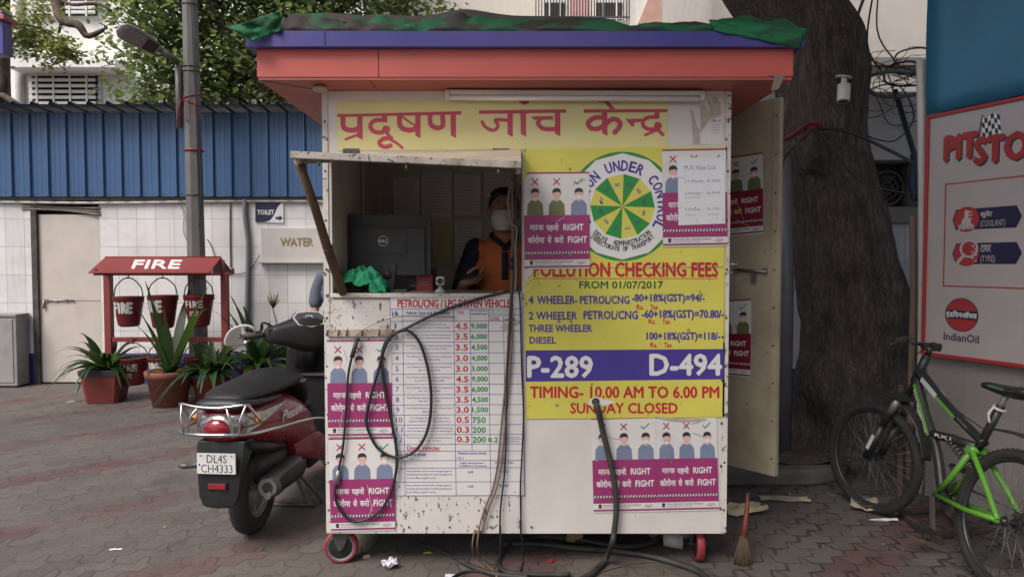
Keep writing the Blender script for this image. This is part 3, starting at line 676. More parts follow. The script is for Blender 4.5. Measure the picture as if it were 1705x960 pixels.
# green shade net and leaf litter on the roof
def netrow(pts, back, lift):
    return [V((p.x, p.y + back * k / 5, p.z + lift * math.sin(k * .9) + (.03 * k if k < 3 else .06))) for k in range(6) for p in [pts]]
tops = [(470, 28), (500, 32), (540, 26), (575, 36), (610, 33), (650, 28), (690, 38), (720, 33), (770, 22), (800, 28), (860, 36), (920, 33), (990, 32), (1060, 36), (1130, 35), (1190, 32), (1250, 32), (1300, 34), (1328, 42)]
rows = []
for i, (x, y) in enumerate(tops):
    t = atY(x, y, 3.13); bt = V((t.x, 3.075, zr2 + .001))
    pts = [bt, bt + V((0, .004, .02)), V((t.x, 3.09, (t.z + bt.z) / 2)), t]
    for k in range(1, 7): pts.append(V((t.x + .02 * math.sin(i + k), 3.13 + k * .22, t.z + .012 * math.sin(i * 1.7 + k * 1.3) - .006 * k)))
    rows.append(pts)
NETG = bpy.data.materials.new('green_shade_net'); NETG.use_nodes = True
def net_nodes(m, col, scol, thr):
    n = m.node_tree; L = n.links.new; bs = n.nodes['Principled BSDF']; bs.inputs['Roughness'].default_value = .7
    tc = n.nodes.new('ShaderNodeTexCoord'); a = n.nodes.new('ShaderNodeTexNoise'); a.inputs['Scale'].default_value = 4.2; a.inputs['Detail'].default_value = 7
    mp = n.nodes.new('ShaderNodeMapping'); mp.inputs['Scale'].default_value = (1, 1, 3.5)
    L(tc.outputs['Object'], mp.inputs[0]); L(mp.outputs[0], a.inputs['Vector'])
    r = n.nodes.new('ShaderNodeMapRange'); r.inputs[1].default_value = thr; r.inputs[2].default_value = thr + .07; L(a.outputs[0], r.inputs[0])
    w = n.nodes.new('ShaderNodeTexWave'); w.inputs['Scale'].default_value = 60; w.inputs['Distortion'].default_value = 2; L(tc.outputs['Object'], w.inputs['Vector'])
    g = n.nodes.new('ShaderNodeMix'); g.data_type = 'RGBA'; g.inputs[6].default_value = (*[c * .88 for c in col], 1); g.inputs[7].default_value = (*col, 1); L(w.outputs[0], g.inputs[0])
    x = n.nodes.new('ShaderNodeMix'); x.data_type = 'RGBA'; L(r.outputs[0], x.inputs[0]); L(g.outputs[2], x.inputs[6]); x.inputs[7].default_value = (*scol, 1); L(x.outputs[2], bs.inputs['Base Color'])
    bp = n.nodes.new('ShaderNodeBump'); bp.inputs['Strength'].default_value = .25; bp.inputs['Distance'].default_value = .005; L(w.outputs[0], bp.inputs['Height']); L(bp.outputs[0], bs.inputs['Normal'])
net_nodes(NETG, (.008, .10, .036), (.03, .023, .02), .47)
NETC = bpy.data.materials.new('green_shade_net_clean'); NETC.use_nodes = True; net_nodes(NETC, (.006, .15, .05), (.008, .07, .03), .52)
rows2 = []
for i in range(len(rows) - 1):
    for k in range(5):
        rows2.append([rows[i][m_].lerp(rows[i + 1][m_], k / 5) + (V((0, 0, 0)) if m_ == 0 else V((0, .014 * noise.noise(V((i + k / 5, m_ * .8, 1))), .034 * noise.noise(V(((i + k / 5) * 1.6, m_ * .9, 7)))))) for m_ in range(len(rows[0]))])
b = MB(); b.sheet(rows2)
# flap of net hanging over the left corner
A, B_, C_, D_ = atY(380, 46, 3.0), atY(464, 19, 3.05), atY(470, 50, 3.06), atY(420, 70, 3.03)
def patch(P00, P10, P11, P01, nu, nv, amp, seed):
    out = []
    for j in range(nv + 1):
        row_ = []
        for i in range(nu + 1):
            u_, v_ = i / nu, j / nv; p = P00.lerp(P10, u_).lerp(P01.lerp(P11, u_), v_); k_ = noise.noise(V((u_ * 4 + seed, v_ * 3, seed))); e_ = noise.noise(V((u_ * 9, v_ * 9, seed + 5)))
            row_.append(p + V((amp * .4 * e_, amp * 1.6 * k_ + amp * .5 * e_, amp * k_ + (amp * .7 * e_ if v_ in (0, 1) else 0))))
        out.append(row_)
    return out
b.sheet(patch(A, B_, C_, D_, 22, 9, .018, 3), 1)
e1, e2, e3 = atY(1296, 34, 3.06), atY(1341, 50, 3.05), atY(1330, 82, 3.06)
b.sheet(patch(atY(1180, 33, 3.075), atY(1345, 47, 3.05), atY(1332, 80, 3.055), atY(1190, 51, 3.06), 22, 6, .012, 8), 1)
tag(b.build('shade_net', [NETG, NETC], solid=.003), 'tattered green shade net heaped with dark dirt over the kiosk roof', 'shade net')
b = MB(); rr = random.Random(3)
top2 = [(480, 32), (540, 25), (600, 34), (650, 31), (700, 36), (740, 27), (775, 19), (800, 24), (850, 33), (900, 32), (960, 35)]
g = []
for k in range(4):
    g.append([atY(x, y - (6 if k in (1, 2) else -8) + rr.uniform(-2, 2), 3.16 + k * .12) + V((0, 0, .0)) for x, y in top2])
b.sheet(g)
tag(b.build('tarpaulin', M('dirty_black_tarp', (.05, .036, .03), .8, var=.3, vs=12, bump=.6, bs=25), solid=.006, sub=1), 'crumpled dirty black tarpaulin lying on the roof net', 'tarpaulin')
# monitor
MX = atY(648, 400, 3.62); hw = .222; z0, z1 = atY(648, 458, 3.62).z, atY(648, 357, 3.62).z
MO = thing('computer_monitor', 'black computer monitor on the counter seen from its back', 'monitor', (MX.x, 3.62, zC))
b = MB(); b.box(MX.x - hw, MX.x + hw, 3.61, 3.64, z0, z1); b.box(MX.x - hw + .03, MX.x + hw - .03, 3.588, 3.61, z0 + .0, z1 - .07); b.box(MX.x - .012 - .1, MX.x + .1, 3.585, 3.588, z0 + .11, z1 - .08)
b.build('housing', M('monitor_black', (.026, .026, .028), .42, var=.08), MO, bevel=.004)
b = MB(); b.box(MX.x - hw + .006, MX.x + hw - .006, 3.6405, 3.643, z0 + .012, z1 - .006); b.build('screen', M('screen_dark', (.01, .01, .012), .15), MO)
b = MB(); b.prism([(MX.x - .045, 3.60, zC + .012), (MX.x + .03, 3.60, zC + .012), (MX.x + .045, 3.60, z0 + .06), (MX.x - .03, 3.60, z0 + .06)], (0, -.022, 0))
b.box(MX.x - .12, MX.x + .11, 3.50, 3.70, zC, zC + .012); b.build('stand', M('stand_grey', (.035, .035, .038), .45), MO, bevel=.003)
b = MB(); b.lathe([(0, 0), (.024, 0), (.024, .0015), (0, .0015)], (MX.x - .003, 3.577, (zC + z0) / 2 + .045), (0, -1, 0), 20); b.build('cable_hole', INK, MO)
MY = lambda u, v, l: atY(u, v, 3.584 - l)
d = Decal(MY, [CLEANW]); d.ring(638, 401, 7.6, 8.4, CLEANW, 1); d.text('DELL', 631.8, 399, 644.2, 403.2, CLEANW, 1, .03); d.build('logo', MO)
# other things on the counter
b = MB(); rr = random.Random(8); gx = atY(598, 470, 3.43)
pts = []
for i in range(11):
    row_ = []
    for j in range(13):
        u, v = i / 10 - .5, j / 12 - .5; r_ = math.hypot(u, v)
        h = max(0, .125 * (1 - (r_ / .62) ** 2)) + rr.uniform(-.022, .022)
        row_.append(V((gx.x + u * .26 + rr.uniform(-.012, .012), 3.45 + v * .2 + rr.uniform(-.014, .014), max(zC + .003, zC + h))))
    pts.append(row_)
b.sheet(pts, 0, False)
tag(b.build('crumpled_cloth', M('green_cloth', (.012, .22, .10), .8, var=.15), solid=.003), 'crumpled bright green cloth at the foot of the prop stick', 'cloth')
q = atY(733, 468, 3.42); WC = thing('webcam', 'small white webcam standing on the counter edge', 'webcam', (q.x, 3.42, zC))
WP = M('white_plastic', (.6, .59, .57), .35, var=.03)
b = MB(); b.cbox((q.x, 3.42, zC + .058), (.042, .028, .044)); b.build('camera_head', WP, WC, bevel=.009, bseg=3)
b = MB(); b.lathe([(0, 0), (.015, 0), (.015, .006), (.011, .008), (0, .004)], (q.x, 3.406, zC + .058), (0, -1, 0), 20); b.build('lens', BLACK, WC)
b = MB(); b.lathe([(.001, .032), (.008, .03), (.008, .022), (.026, .012), (.028, 0), (.001, 0)], (q.x, 3.42, zC), (0, 0, 1), 20); b.build('base', M('clear_grey_plastic', (.45, .44, .43), .2), WC)
d0 = atY(708, 470, 3.66)
b = MB(); b.box(d0.x - .045, d0.x + .042, 3.64, 3.70, zC, zC + .085); b.box(d0.x - .03, d0.x + .03, 3.6385, 3.64, zC + .03, zC + .034, 1); b.box(d0.x - .03, d0.x + .015, 3.6385, 3.64, zC + .042, zC + .046, 1)
tag(b.build('carton', [M('red_carton', (.26, .02, .02), .5), GREY], bevel=.002), 'small red carton behind the monitor stand on the counter', 'carton')
b = MB(); b.box(MX.x + .08, MX.x + .235, 3.70, 3.76, zC, zC + .12); b.box(MX.x + .1, MX.x + .21, 3.698, 3.70, zC + .02, zC + .03, 1)
tag(b.build('speaker_box', [BLACK, GREY], bevel=.004), 'dark box standing behind the red carton', 'box')
b = MB(); q = atY(850, 482, 3.40)
for k in range(4): b.cbox((q.x + .005 * k, 3.42, zC + .0015 + k * .002), (.13, .1, .0015), 0, Matrix.Rotation(.15 * k - .2, 3, 'Z'))
tag(b.build('paper_stack', PAPER), 'small pile of loose papers at the right end of the counter', 'papers')
# notices on the back wall
BW = lambda u, v, l: atY(u, v, YB - .046 - l)
DIMP = M('dim_notice_paper', (.60, .58, .56), .6, var=.06)
DIMINK = M('faded_notice_ink', (.32, .30, .29), .6)
DIMY = M('dim_yellow_notice', (.46, .40, .24), .6, var=.06)
for lab, q, m in (('grey notice sheet nearest the monitor on the dark back wall', (655, 296, 698, 358), DIMP), ('wider grey notice sheet, middle of three pinned on the back wall', (702, 286, 752, 362), DIMP),
                  ('grey notice sheet beside the attendant, right of the wider sheet', (756, 290, 800, 358), DIMP), ('dull yellow notice sheet behind the webcam', (722, 372, 753, 440), DIMY), ('pale small notice behind the head of the attendant', (806, 286, 852, 330), DIMP),
                  ('dim grey notice sheet below the middle one, by the attendant shoulder', (757, 368, 802, 442), DIMP)):
    d = Decal(BW, [m]); d.base([(q[0], q[1]), (q[2], q[1]), (q[2], q[3]), (q[0], q[3])], m, .001)
    for k in range(int((q[3] - q[1]) / 5) - 2): d.rect(q[0] + 4, q[1] + 6 + k * 5, q[2] - 4 - (k * 7) % 9, q[1] + 6.7 + k * 5, DIMINK, 1)
    tag(d.build('wall_notice'), lab, 'notice', 'notices inside the kiosk')

# ================================================================ PEOPLE (one continuous skin, clothes as children)
def fuse(mb, name, mats, parent, vox, smooth=6, colour=None):
    o = mb.build(name, mats, parent)
    r = o.modifiers.new('fuse', 'REMESH'); r.mode = 'VOXEL'; r.voxel_size = vox; r.use_smooth_shade = True
    if smooth: s_ = o.modifiers.new('smooth', 'SMOOTH'); s_.iterations = smooth; s_.factor = .5
    dg = bpy.context.evaluated_depsgraph_get(); me = bpy.data.meshes.new_from_object(o.evaluated_get(dg)); o.modifiers.clear(); old = o.data; o.data = me; bpy.data.meshes.remove(old)
    me.materials.clear()
    for m in mats: me.materials.append(m)
    if colour:
        fr_ = frame(parent)
        for p in me.polygons: p.material_index = colour(fr_ @ p.center)
    return o
def limb(mb, pts, rs, k=5):
    c = crom([V(p) for p in pts], k); n = len(pts) - 1
    r = []
    for i in range(len(c)):
        t = i / k; a = min(int(t), n - 1) if n else 0; f = t - a; r.append(rs[a] * (1 - f) + rs[min(a + 1, n)] * f)
    mb.tube(c, r, 14)
    mb.ell(pts[0], rs[0], su=14, sv=8); mb.ell(pts[-1], rs[-1], su=14, sv=8)
def hand(mb, w, fwd, up, side, scale=1.0, curl=.5):
    """palm from wrist w along fwd; up = back of hand; side = towards the thumb"""
    fwd, up, side = V(fwd).normalized(), V(up).normalized(), V(side).normalized(); R = Matrix((side, fwd, up)).transposed(); s = scale
    mb.ell(V(w) + fwd * .045 * s, (.040 * s, .052 * s, .017 * s), 0, R)
    for i, (o, l) in enumerate(((.03, .072), (.01, .08), (-.011, .075), (-.030, .06))):
        p = V(w) + fwd * .085 * s + side * o * s; a = 0; pts = [V(w) + fwd * .055 * s + side * o * s * .9, p]
        for j in range(3):
            a += curl * (.7 + .12 * i); p = p + (fwd * math.cos(a) - up * math.sin(a)) * l * s / 3; pts.append(p)
        mb.tube(crom(pts, 3), .0088 * s, 8); mb.ell(pts[-1], .0088 * s, su=8, sv=6)
    t0 = V(w) + fwd * .02 * s + side * .028 * s; t1 = t0 + (side * .8 + fwd * .55 - up * .15) * .035 * s; t2 = t1 + (fwd * .9 + side * .1 - up * .4) * .03 * s; t3 = t2 + (fwd * .9 - side * .25 - up * .4) * .026 * s
    mb.tube(crom([t0, t1, t2, t3], 3), [.013 * s] * 4 + [.011 * s] * 6, 8); mb.ell(t3, .0105 * s, su=8, sv=6)
SKIN = M('brown_skin', (.33, .185, .125), .5, var=.08, sss=.1)
HAIR = M('black_hair', (.012, .010, .010), .5, var=.3, vs=60, bump=.5, bs=150)
PY = 3.93
hx = atY(839, 370, PY); htop = atY(838, 318, PY).z
P = thing('person', 'person in orange navy polo shirt and white mask holding a phone behind the counter', 'person', (hx.x, PY + .04, .3))
cz = htop - .115; X0 = hx.x; cy = PY
b = MB()
b.ell((X0, cy + .01, cz + .012), (.080, .096, .108)); b.ell((X0, cy - .03, cz - .062), (.060, .064, .062)); b.ell((X0, cy - .055, cz - .095), (.03, .03, .025))
b.tube([(X0, cy - .083, cz + .02), (X0, cy - .098, cz - .012), (X0, cy - .105, cz - .032)], [.009, .013, .017], 10); b.ell((X0, cy - .103, cz - .034), (.019, .014, .012))
for s_ in (-1, 1):
    b.ell((X0 + s_ * .086, cy + .012, cz - .005), (.012, .023, .035)); b.ell((X0 + s_ * .032, cy - .077, cz + .036), (.028, .014, .009))
b.ell((X0, cy - .083, cz - .068), (.025, .012, .008))
limb(b, [(X0, cy + .025, cz - .07), (X0, cy + .045, cz - .20)], [.056, .062], 4)
zsh = cz - .190; tx = X0 + .006
b.ell((tx, cy + .055, zsh - .04), (.165, .09, .08)); b.ell((tx, cy + .05, zsh - .17), (.155, .105, .17)); b.ell((tx, cy + .05, zsh - .38), (.145, .105, .17)); b.ell((tx, cy + .06, zsh - .52), (.16, .11, .12))
wr = atY(772, 470, 3.80); el = V((tx - .255, cy + .02, zsh - .31)); shl = V((tx - .18, cy + .05, zsh - .03))
limb(b, [shl, shl.lerp(el, .5), el], [.052, .048, .04]); limb(b, [el, el.lerp(wr, .4), wr], [.041, .038, .027])
hand(b, wr, (.75, -.25, .25), (-.1, -.75, -.6), (.0, -.5, .8), .95, .55)
shr = V((tx + .18, cy + .05, zsh - .03)); er = V((tx + .235, cy + .03, zsh - .32)); w2 = V((tx + .19, cy - .16, zsh - .40))
limb(b, [shr, shr.lerp(er, .5), er], [.052, .048, .04]); limb(b, [er, er.lerp(w2, .4), w2], [.041, .038, .027]); hand(b, w2, (-.6, -.6, .1), (0, 0, 1), (-.5, .5, .2), .95, .4)
for s_ in (-1, 1): limb(b, [(tx + s_ * .085, cy + .06, zsh - .55), (tx + s_ * .09, cy + .05, .3 + .44), (tx + s_ * .095, cy + .08, .38)], [.085, .058, .042]); b.ell((tx + s_ * .1, cy + .03, .335), (.045, .12, .035))
fuse(b, 'body', [SKIN], P, .007, 4)
b = MB()
b.ell((X0, cy + .034, cz + .056), (.088, .1, .078)); b.ell((X0, cy + .06, cz - .0), (.084, .06, .075))
for k in range(60):
    a = rr.uniform(0, 6.28); p_ = rr.uniform(.05, 1.1); dd = V((math.sin(p_) * math.cos(a), math.sin(p_) * math.sin(a), math.cos(p_))); b.ell(V((X0, cy + .034, cz + .056)) + V((dd.x * .087, dd.y * .097, dd.z * .078)), .011, su=6, sv=4)
for k in range(9): b.ell((X0 - .06 + k * .015, cy - .055 + .012 * abs(k - 4) / 4, cz + .098 - .012 * (abs(k - 4) > 2)), (.012, .012, .012), su=6, sv=4)
for s_ in (-1, 1): b.ell((X0 + s_ * .082, cy - .012, cz + .035), (.006, .018, .03), su=8, sv=6)
fuse(b, 'hair', [HAIR], P, .006, 2)
b = MB()
for s_ in (-1, 1): b.ell((X0 + s_ * .03, cy - .0845, cz + .021), (.0135, .006, .006), 0, su=10, sv=6); b.ell((X0 + s_ * .03, cy - .0885, cz + .021), (.006, .003, .006), 1, su=8, sv=6)
b.build('eyes', [M('eye_white', (.5, .47, .44), .3), INK], P)
b = MB()
sec = []
for i in range(7):
    t = i / 6; z = cz + .004 - t * .118; wv = .064 + .022 * math.sin(t * 3.0) - .020 * t; dep = .104 + .030 * math.sin(min(1, t * 1.3) * 3.14) * .9 - .0 * t
    sec.append([V((X0 + wv * math.sin(q), cy + .002 - (dep * math.cos(q) ** .8 if math.cos(q) > 0 else 0), z)) for q in [-1.5 + 3.0 * j / 12 for j in range(13)]])
b.sheet(sec); b.build('face_mask', M('mask_white', (.58, .57, .55), .7, var=.04), P, solid=.004, sub=1)
b = MB()
for s_ in (-1, 1):
    for z_, z2_ in ((-.015, .015), (-.08, -.03)): b.tube([(X0 + s_ * .062, cy - .03, cz + z_), (X0 + s_ * .083, cy + .0, cz + (z_ + z2_) / 2), (X0 + s_ * .088, cy + .015, cz + z2_)], .002, 6)
d_ = atY(842, 378, PY - .135); 
b.build('mask_strap', M('strap_white', (.5, .5, .48), .7), P)
ORANGE = M('orange_polo', (.58, .15, .05), .8, var=.08, bump=.25, bs=30); NAVY = M('navy_polo', (.012, .014, .035), .8, var=.15)
b = MB()
b.ell((tx, cy + .055, zsh - .035), (.178, .105, .085)); b.ell((tx, cy + .05, zsh - .17), (.176, .124, .185)); b.ell((tx, cy + .05, zsh - .38), (.172, .128, .19)); b.ell((tx, cy + .055, zsh - .54), (.182, .135, .14))
em = shl.lerp(el, .86); limb(b, [shl + V((.01, 0, .005)), shl.lerp(el, .5), em], [.066, .068, .07])
em2 = shr.lerp(er, .86); limb(b, [shr + V((-.01, 0, .005)), shr.lerp(er, .5), em2], [.066, .068, .07])
limb(b, [(tx, cy + .045, zsh + .02), (tx, cy + .045, zsh + .045)], [.075, .068], 3)
def shirtcol(c):
    if abs(c.x - tx) > .165 - max(0, (zsh - .02 - c.z)) * .0 or (abs(c.x - tx) > .15 and c.z > zsh - .1): return 1
    return 0
fuse(b, 'polo_shirt', [ORANGE, NAVY], P, .008, 5, shirtcol)
b = MB(); yv = cy - .083
b.tube(crom([(tx - .075, cy + .045, zsh + .055), (tx - .07, cy - .01, zsh + .04), (tx - .02, cy - .055, zsh + .0), (tx, cy - .075, zsh - .03)], 5), .016, 8, flat=.5); b.tube(crom([(tx + .075, cy + .045, zsh + .055), (tx + .07, cy - .01, zsh + .04), (tx + .02, cy - .055, zsh + .0), (tx, cy - .075, zsh - .03)], 5), .016, 8, flat=.5)
b.tube(crom([(tx - .075, cy + .045, zsh + .055), (tx - .04, cy + .1, zsh + .06), (tx + .04, cy + .1, zsh + .06), (tx + .075, cy + .045, zsh + .055)], 5), .018, 8)
g = [[V((tx + s_, cy + .05 - math.sqrt(max(.0, 1 - ((z + .17 if z > -.2 else -.03) / .19) ** 2)) * .1265 - .002, zsh + z)) for s_ in (-.018, .018)] for z in (-.03, -.06, -.09, -.13, -.17, -.2)]
b.sheet(g); b.build('collar', NAVY, P, solid=.004)
b = MB()
for s_ in (-1, 1): limb(b, [(tx + s_ * .085, cy + .06, zsh - .55), (tx + s_ * .09, cy + .05, .3 + .44), (tx + s_ * .095, cy + .08, .40)], [.105, .082, .07])
fuse(b, 'trousers', [NAVY], P, .012, 4)
q = wr + V((.02, -.035, .045)); b = MB(); b.cbox((0, 0, 0), (.14, .072, .009), 0); X = Matrix.Translation(q) @ Matrix.Rotation(-.25, 4, 'Z') @ Matrix.Rotation(.55, 4, 'X') @ Matrix.Rotation(-.15, 4, 'Y'); b.v = [X @ p for p in b.v]
tag(b.build('mobile_phone', BLACK, bevel=.004), 'black mobile phone held by the masked attendant', 'phone')
# second person behind the kiosk
GS = M('grey_blue_shirt', (.085, .10, .135), .85, var=.12, bump=.3, bs=25); DT = M('dark_trousers', (.03, .032, .04), .8)
by = 6.7; sp = atY(531, 462, by); bx = sp.x + .20; zs2 = 1.40
P2 = thing('person', 'person in a grey blue shirt seen past the left edge of the kiosk', 'person', (bx, by, 0))
b = MB(); c2 = 1.64
b.ell((bx, by, c2), (.075, .094, .108)); b.ell((bx, by - .04, c2 - .07), (.05, .06, .05)); b.tube([(bx, by - .09, c2 + .01), (bx, by - .105, c2 - .03)], [.01, .016], 8)
for s_ in (-1, 1): b.ell((bx + s_ * .079, by + .01, c2 - .01), (.011, .022, .032))
limb(b, [(bx, by + .02, c2 - .08), (bx, by + .03, zs2)], [.056, .062], 4)
b.ell((bx, by + .02, zs2 - .05), (.17, .09, .08)); b.ell((bx, by + .02, zs2 - .2), (.155, .1, .18)); b.ell((bx, by + .02, zs2 - .45), (.155, .1, .18))
for s_ in (-1, 1):
    e_ = V((bx + s_ * .245, by + .03, zs2 - .33)); h_ = V((bx + s_ * .25, by - .06, zs2 - .58))
    limb(b, [(bx + s_ * .185, by + .02, zs2 - .04), (bx + s_ * .225, by + .03, zs2 - .18), e_], [.05, .046, .04]); limb(b, [e_, e_.lerp(h_, .4), h_], [.04, .038, .026]); hand(b, h_, (0, -.25, -1), (s_, 0, 0), (0, -1, .2), .95, .35)
    limb(b, [(bx + s_ * .085, by + .02, zs2 - .55), (bx + s_ * .09, by, .48), (bx + s_ * .095, by + .03, .09)], [.085, .058, .042]); b.ell((bx + s_ * .1, by - .03, .04), (.045, .12, .035))
fuse(b, 'body', [SKIN], P2, .008, 4)
b = MB(); b.ell((bx, by + .012, c2 + .04), (.084, .1, .088)); b.ell((bx, by + .05, c2), (.078, .06, .08)); fuse(b, 'hair', [HAIR], P2, .008, 2)
b = MB(); b.ell((bx, by + .02, zs2 - .045), (.185, .105, .085)); b.ell((bx, by + .02, zs2 - .2), (.178, .122, .2)); b.ell((bx, by + .02, zs2 - .45), (.178, .125, .2)); b.ell((bx, by + .02, zs2 - .58), (.185, .13, .12))
for s_ in (-1, 1): limb(b, [(bx + s_ * .175, by + .02, zs2 - .04), (bx + s_ * .225, by + .03, zs2 - .17), (bx + s_ * .243, by + .03, zs2 - .29)], [.062, .066, .068])
fuse(b, 'shirt', [GS], P2, .009, 5)
b = MB()
for s_ in (-1, 1): limb(b, [(bx + s_ * .085, by + .02, zs2 - .6), (bx + s_ * .09, by, .48), (bx + s_ * .095, by + .03, .12)], [.11, .085, .07])
fuse(b, 'trousers', [DT], P2, .012, 4)

# ================================================================ CABLES AND HOSES
def Z1(x, y): return (530 + x / 2.286, 480 + y / 2.286)
def Z4(x, y): return (860 + x / 3, 640 + y / 3)
def Z8(x, y): return (520 + x / 4.736, 840 + y / 4.736)
def cable(pts, r, mat, label, name='cable', cat='cable', k=6, group=None, extra=None):
    b = MB(); b.tube(crom(pts, k), r, 8)
    if extra: extra(b)
    return tag(b.build(name, mat if isinstance(mat, list) else [mat]), label, cat, group)
f = lambda P_, off=.02: FP(P_[0], P_[1], off)
CB = M('black_cable', (.018, .018, .018), .45, var=.2)
cable([f(Z1(x, y), o) for x, y, o in ((748, 6, -.03), (735, 9, .012), (600, 42, .02), (450, 95, .022), (340, 148, .026), (286, 175, .034), (258, 215, .03), (243, 270, .026), (250, 370, .025), (275, 490, .025), (296, 600, .022), (297, 690, .025), (270, 790, .025), (220, 858, .025), (140, 886, .025), (85, 845, .025), (64, 790, .025), (66, 745, .02))], .0072, CB,
      'long black probe cable looping from counter over the hook rail to the lowest poster')
cable([f(Z1(x, y), .028) for x, y in ((298, 168), (340, 160), (385, 205), (418, 310), (430, 430), (415, 540), (370, 615), (300, 643), (230, 610), (190, 540), (184, 480), (205, 390), (232, 300), (250, 220), (275, 178), (298, 166))], .0072, CB, 'black cable coiled in a wide drop shape and hung on the hook rail')
PB = thing('exhaust_probe', 'black handled exhaust probe with a thin bent metal rod hanging from the hook rail', 'probe', f(Z1(135, 265), .03))
b = MB(); b.tube([f(Z1(148, 192), .032), f(Z1(128, 262), .03)], [.0105, .0115], 12); b.tube([f(Z1(150, 188), .032), f(Z1(147, 196), .032)], .0135, 12); b.build('handle', RUBBER, PB)
b = MB(); b.tube(crom([f(Z1(150, 186), .032), f(Z1(152, 172), .034), f(Z1(180, 150), .034), f(Z1(236, 123), .032), f(Z1(300, 106), .03), f(Z1(400, 105), .024), f(Z1(520, 108), .02)], 6), .0035, 8); b.tube([f(Z1(225, 127), .032), f(Z1(250, 117), .032)], .006, 8); b.build('metal_rod', STEEL, PB)
b = MB(); b.tube(crom([f(Z1(127, 262), .03), f(Z1(114, 330), .026), f(Z1(106, 450), .025), f(Z1(94, 600), .024), f(Z1(76, 695), .022)], 6), .0062, 8); b.build('probe_lead', CB, PB)
b = MB(); b.tube([f(Z1(77, 690), .022), f(Z1(74, 712), .022), f(Z1(70, 742), .022)], [.008, .013, .014], 12); b.build('metal_tip', STEEL, PB)
def g3(x, y, z=.012): return onG(x, y, z)
for dx, lab in ((0, 'brown twisted wire hanging down the seam, left strand of the pair'), (15, 'brown twisted wire hanging down the seam, right strand of the pair')):
    top = [f(Z1(735 + dx * .2, -420), .016), f(Z1(738 + dx * .3, -200), .016), f(Z1(733 + dx * .3, 0), .02)]
    mid = [f(Z1(x + dx, y), .018 + .004 * math.sin(y * .09 + dx)) for x, y in ((722, 200), (714, 330), (703, 460), (693, 560), (682, 670), (664, 760), (640, 820), (620, 880), (606, 930))]
    low = [FP(*Z8(1290 - 8 + dx * 2.3, 200), .02), FP(*Z8(1262 + dx * 2.6, 330), .02), g3(*Z8(1290 + dx * 3, 430)), g3(*Z8(1400 + dx * 3, 530)), g3(*Z8(1460 + dx * 3, 565))]
    cable(top + mid + low, .0042, BROWNWIRE, lab, 'wire', 'wire', 6)
cable([f(Z1(x, y), .022) for x, y in ((752, -400), (748, -200), (740, -10), (733, 120), (719, 350), (714, 560), (709, 700), (694, 830), (691, 930))] + [FP(*Z8(1482, 160), .02), FP(*Z8(1484, 300), .02), g3(*Z8(1478, 480)), g3(*Z8(1450, 552)), g3(*Z8(1380, 575))], .0042, CB, 'thin black wire hanging beside the brown strands over the table', 'wire', 'wire')
cable([f(Z1(x, y), .018) for x, y in ((770, -390), (766, -180), (762, -20), (768, 60), (774, 300), (781, 470), (776, 620), (769, 760), (772, 930))] + [FP(*Z8(1636, 120), .02), FP(*Z8(1655, 290), .02), g3(*Z8(1660, 440)), g3(*Z8(1640, 520)), g3(*Z8(1612, 580))], .004, CB, 'thin black wire running down at the edge of the yellow boards', 'wire', 'wire')
cable([f(Z1(x, y), .03) for x, y in ((735, -410), (722, -330), (735, -250), (755, -225), (750, -150), (752, -40), (748, 10))], .0055, M('grey_cable', (.16, .15, .14), .5), 'grey cable drooping in front of the attendant at the hatch corner')
b = MB(); q = atY(850, 445, 3.30); b.tube([atY(853, 430, 3.28), atY(851, 448, 3.28)], [.009, .013], 10); b.tube(crom([atY(853, 430, 3.28), atY(857, 400, 3.28), atY(860, 340, 3.28), atY(858, 290, 3.29)], 5), .004, 8)
tag(b.build('microphone', BLACK), 'small black plug dangling on a cable at the right of the hatch', 'plug')
hp_ = [FP(*Z4(398, 82), -.03), FP(*Z4(396, 86), .01), FP(*Z4(408, 130), .035)] + [FP(*Z4(x, y), .03) for x, y in ((425, 205), (445, 290), (463, 360), (482, 450), (496, 555), (498, 640), (488, 730))]
cable(hp_ + [FP(*Z4(478, 790), .05), g3(*Z4(445, 868), .03), g3(*Z4(385, 935), .02), g3(*Z4(310, 975), .016), g3(*Z4(180, 1000), .016)], .0145, RUBBER, 'thick black hose coming out of the hole in the fee board down to the ground', 'hose', 'hose')
def gp(pts, z=.014): return [onG(x, y, z) for x, y in pts]
cable(gp([(868, 898), (900, 893), (960, 897), (1040, 910), (1090, 900), (1098, 885), (1080, 878), (1000, 880), (930, 886)], .02), .018, RUBBER, 'black hose coiled in the shade under the kiosk', 'hose', 'hose')
cable(gp([(836, 905), (900, 905), (960, 912), (1020, 916), (1080, 925), (1130, 938), (1165, 952), (1190, 975)], .016), .016, RUBBER, 'black hose snaking forward under the right caster', 'hose', 'hose')
cable(gp([(697, 902), (725, 913), (758, 928)], .012) + gp([(790, 944), (830, 956), (880, 960)], .014), [.007] * 14 + [.013] * 17, RUBBER, 'black exhaust probe lead lying on the ground below the table', k=6, name='probe_lead')
cable(gp([(748, 964), (770, 952), (800, 950), (830, 956), (850, 958)], .008), .006, CB, 'short black cable bent on the ground by the white paper scrap')
cable(gp([(980, 957), (1020, 945), (1060, 936), (1090, 934), (1105, 945), (1112, 962)], .006), .003, BROWNWIRE, 'thin brown wire curved on the ground near the right caster', 'wire', 'wire')
cable(gp([(873, 898), (852, 905), (836, 920), (828, 935), (840, 950), (870, 955), (950, 956)], .016), .011, RUBBER, 'medium black hose turning back under the kiosk by the hanging wires', 'hose', 'hose')
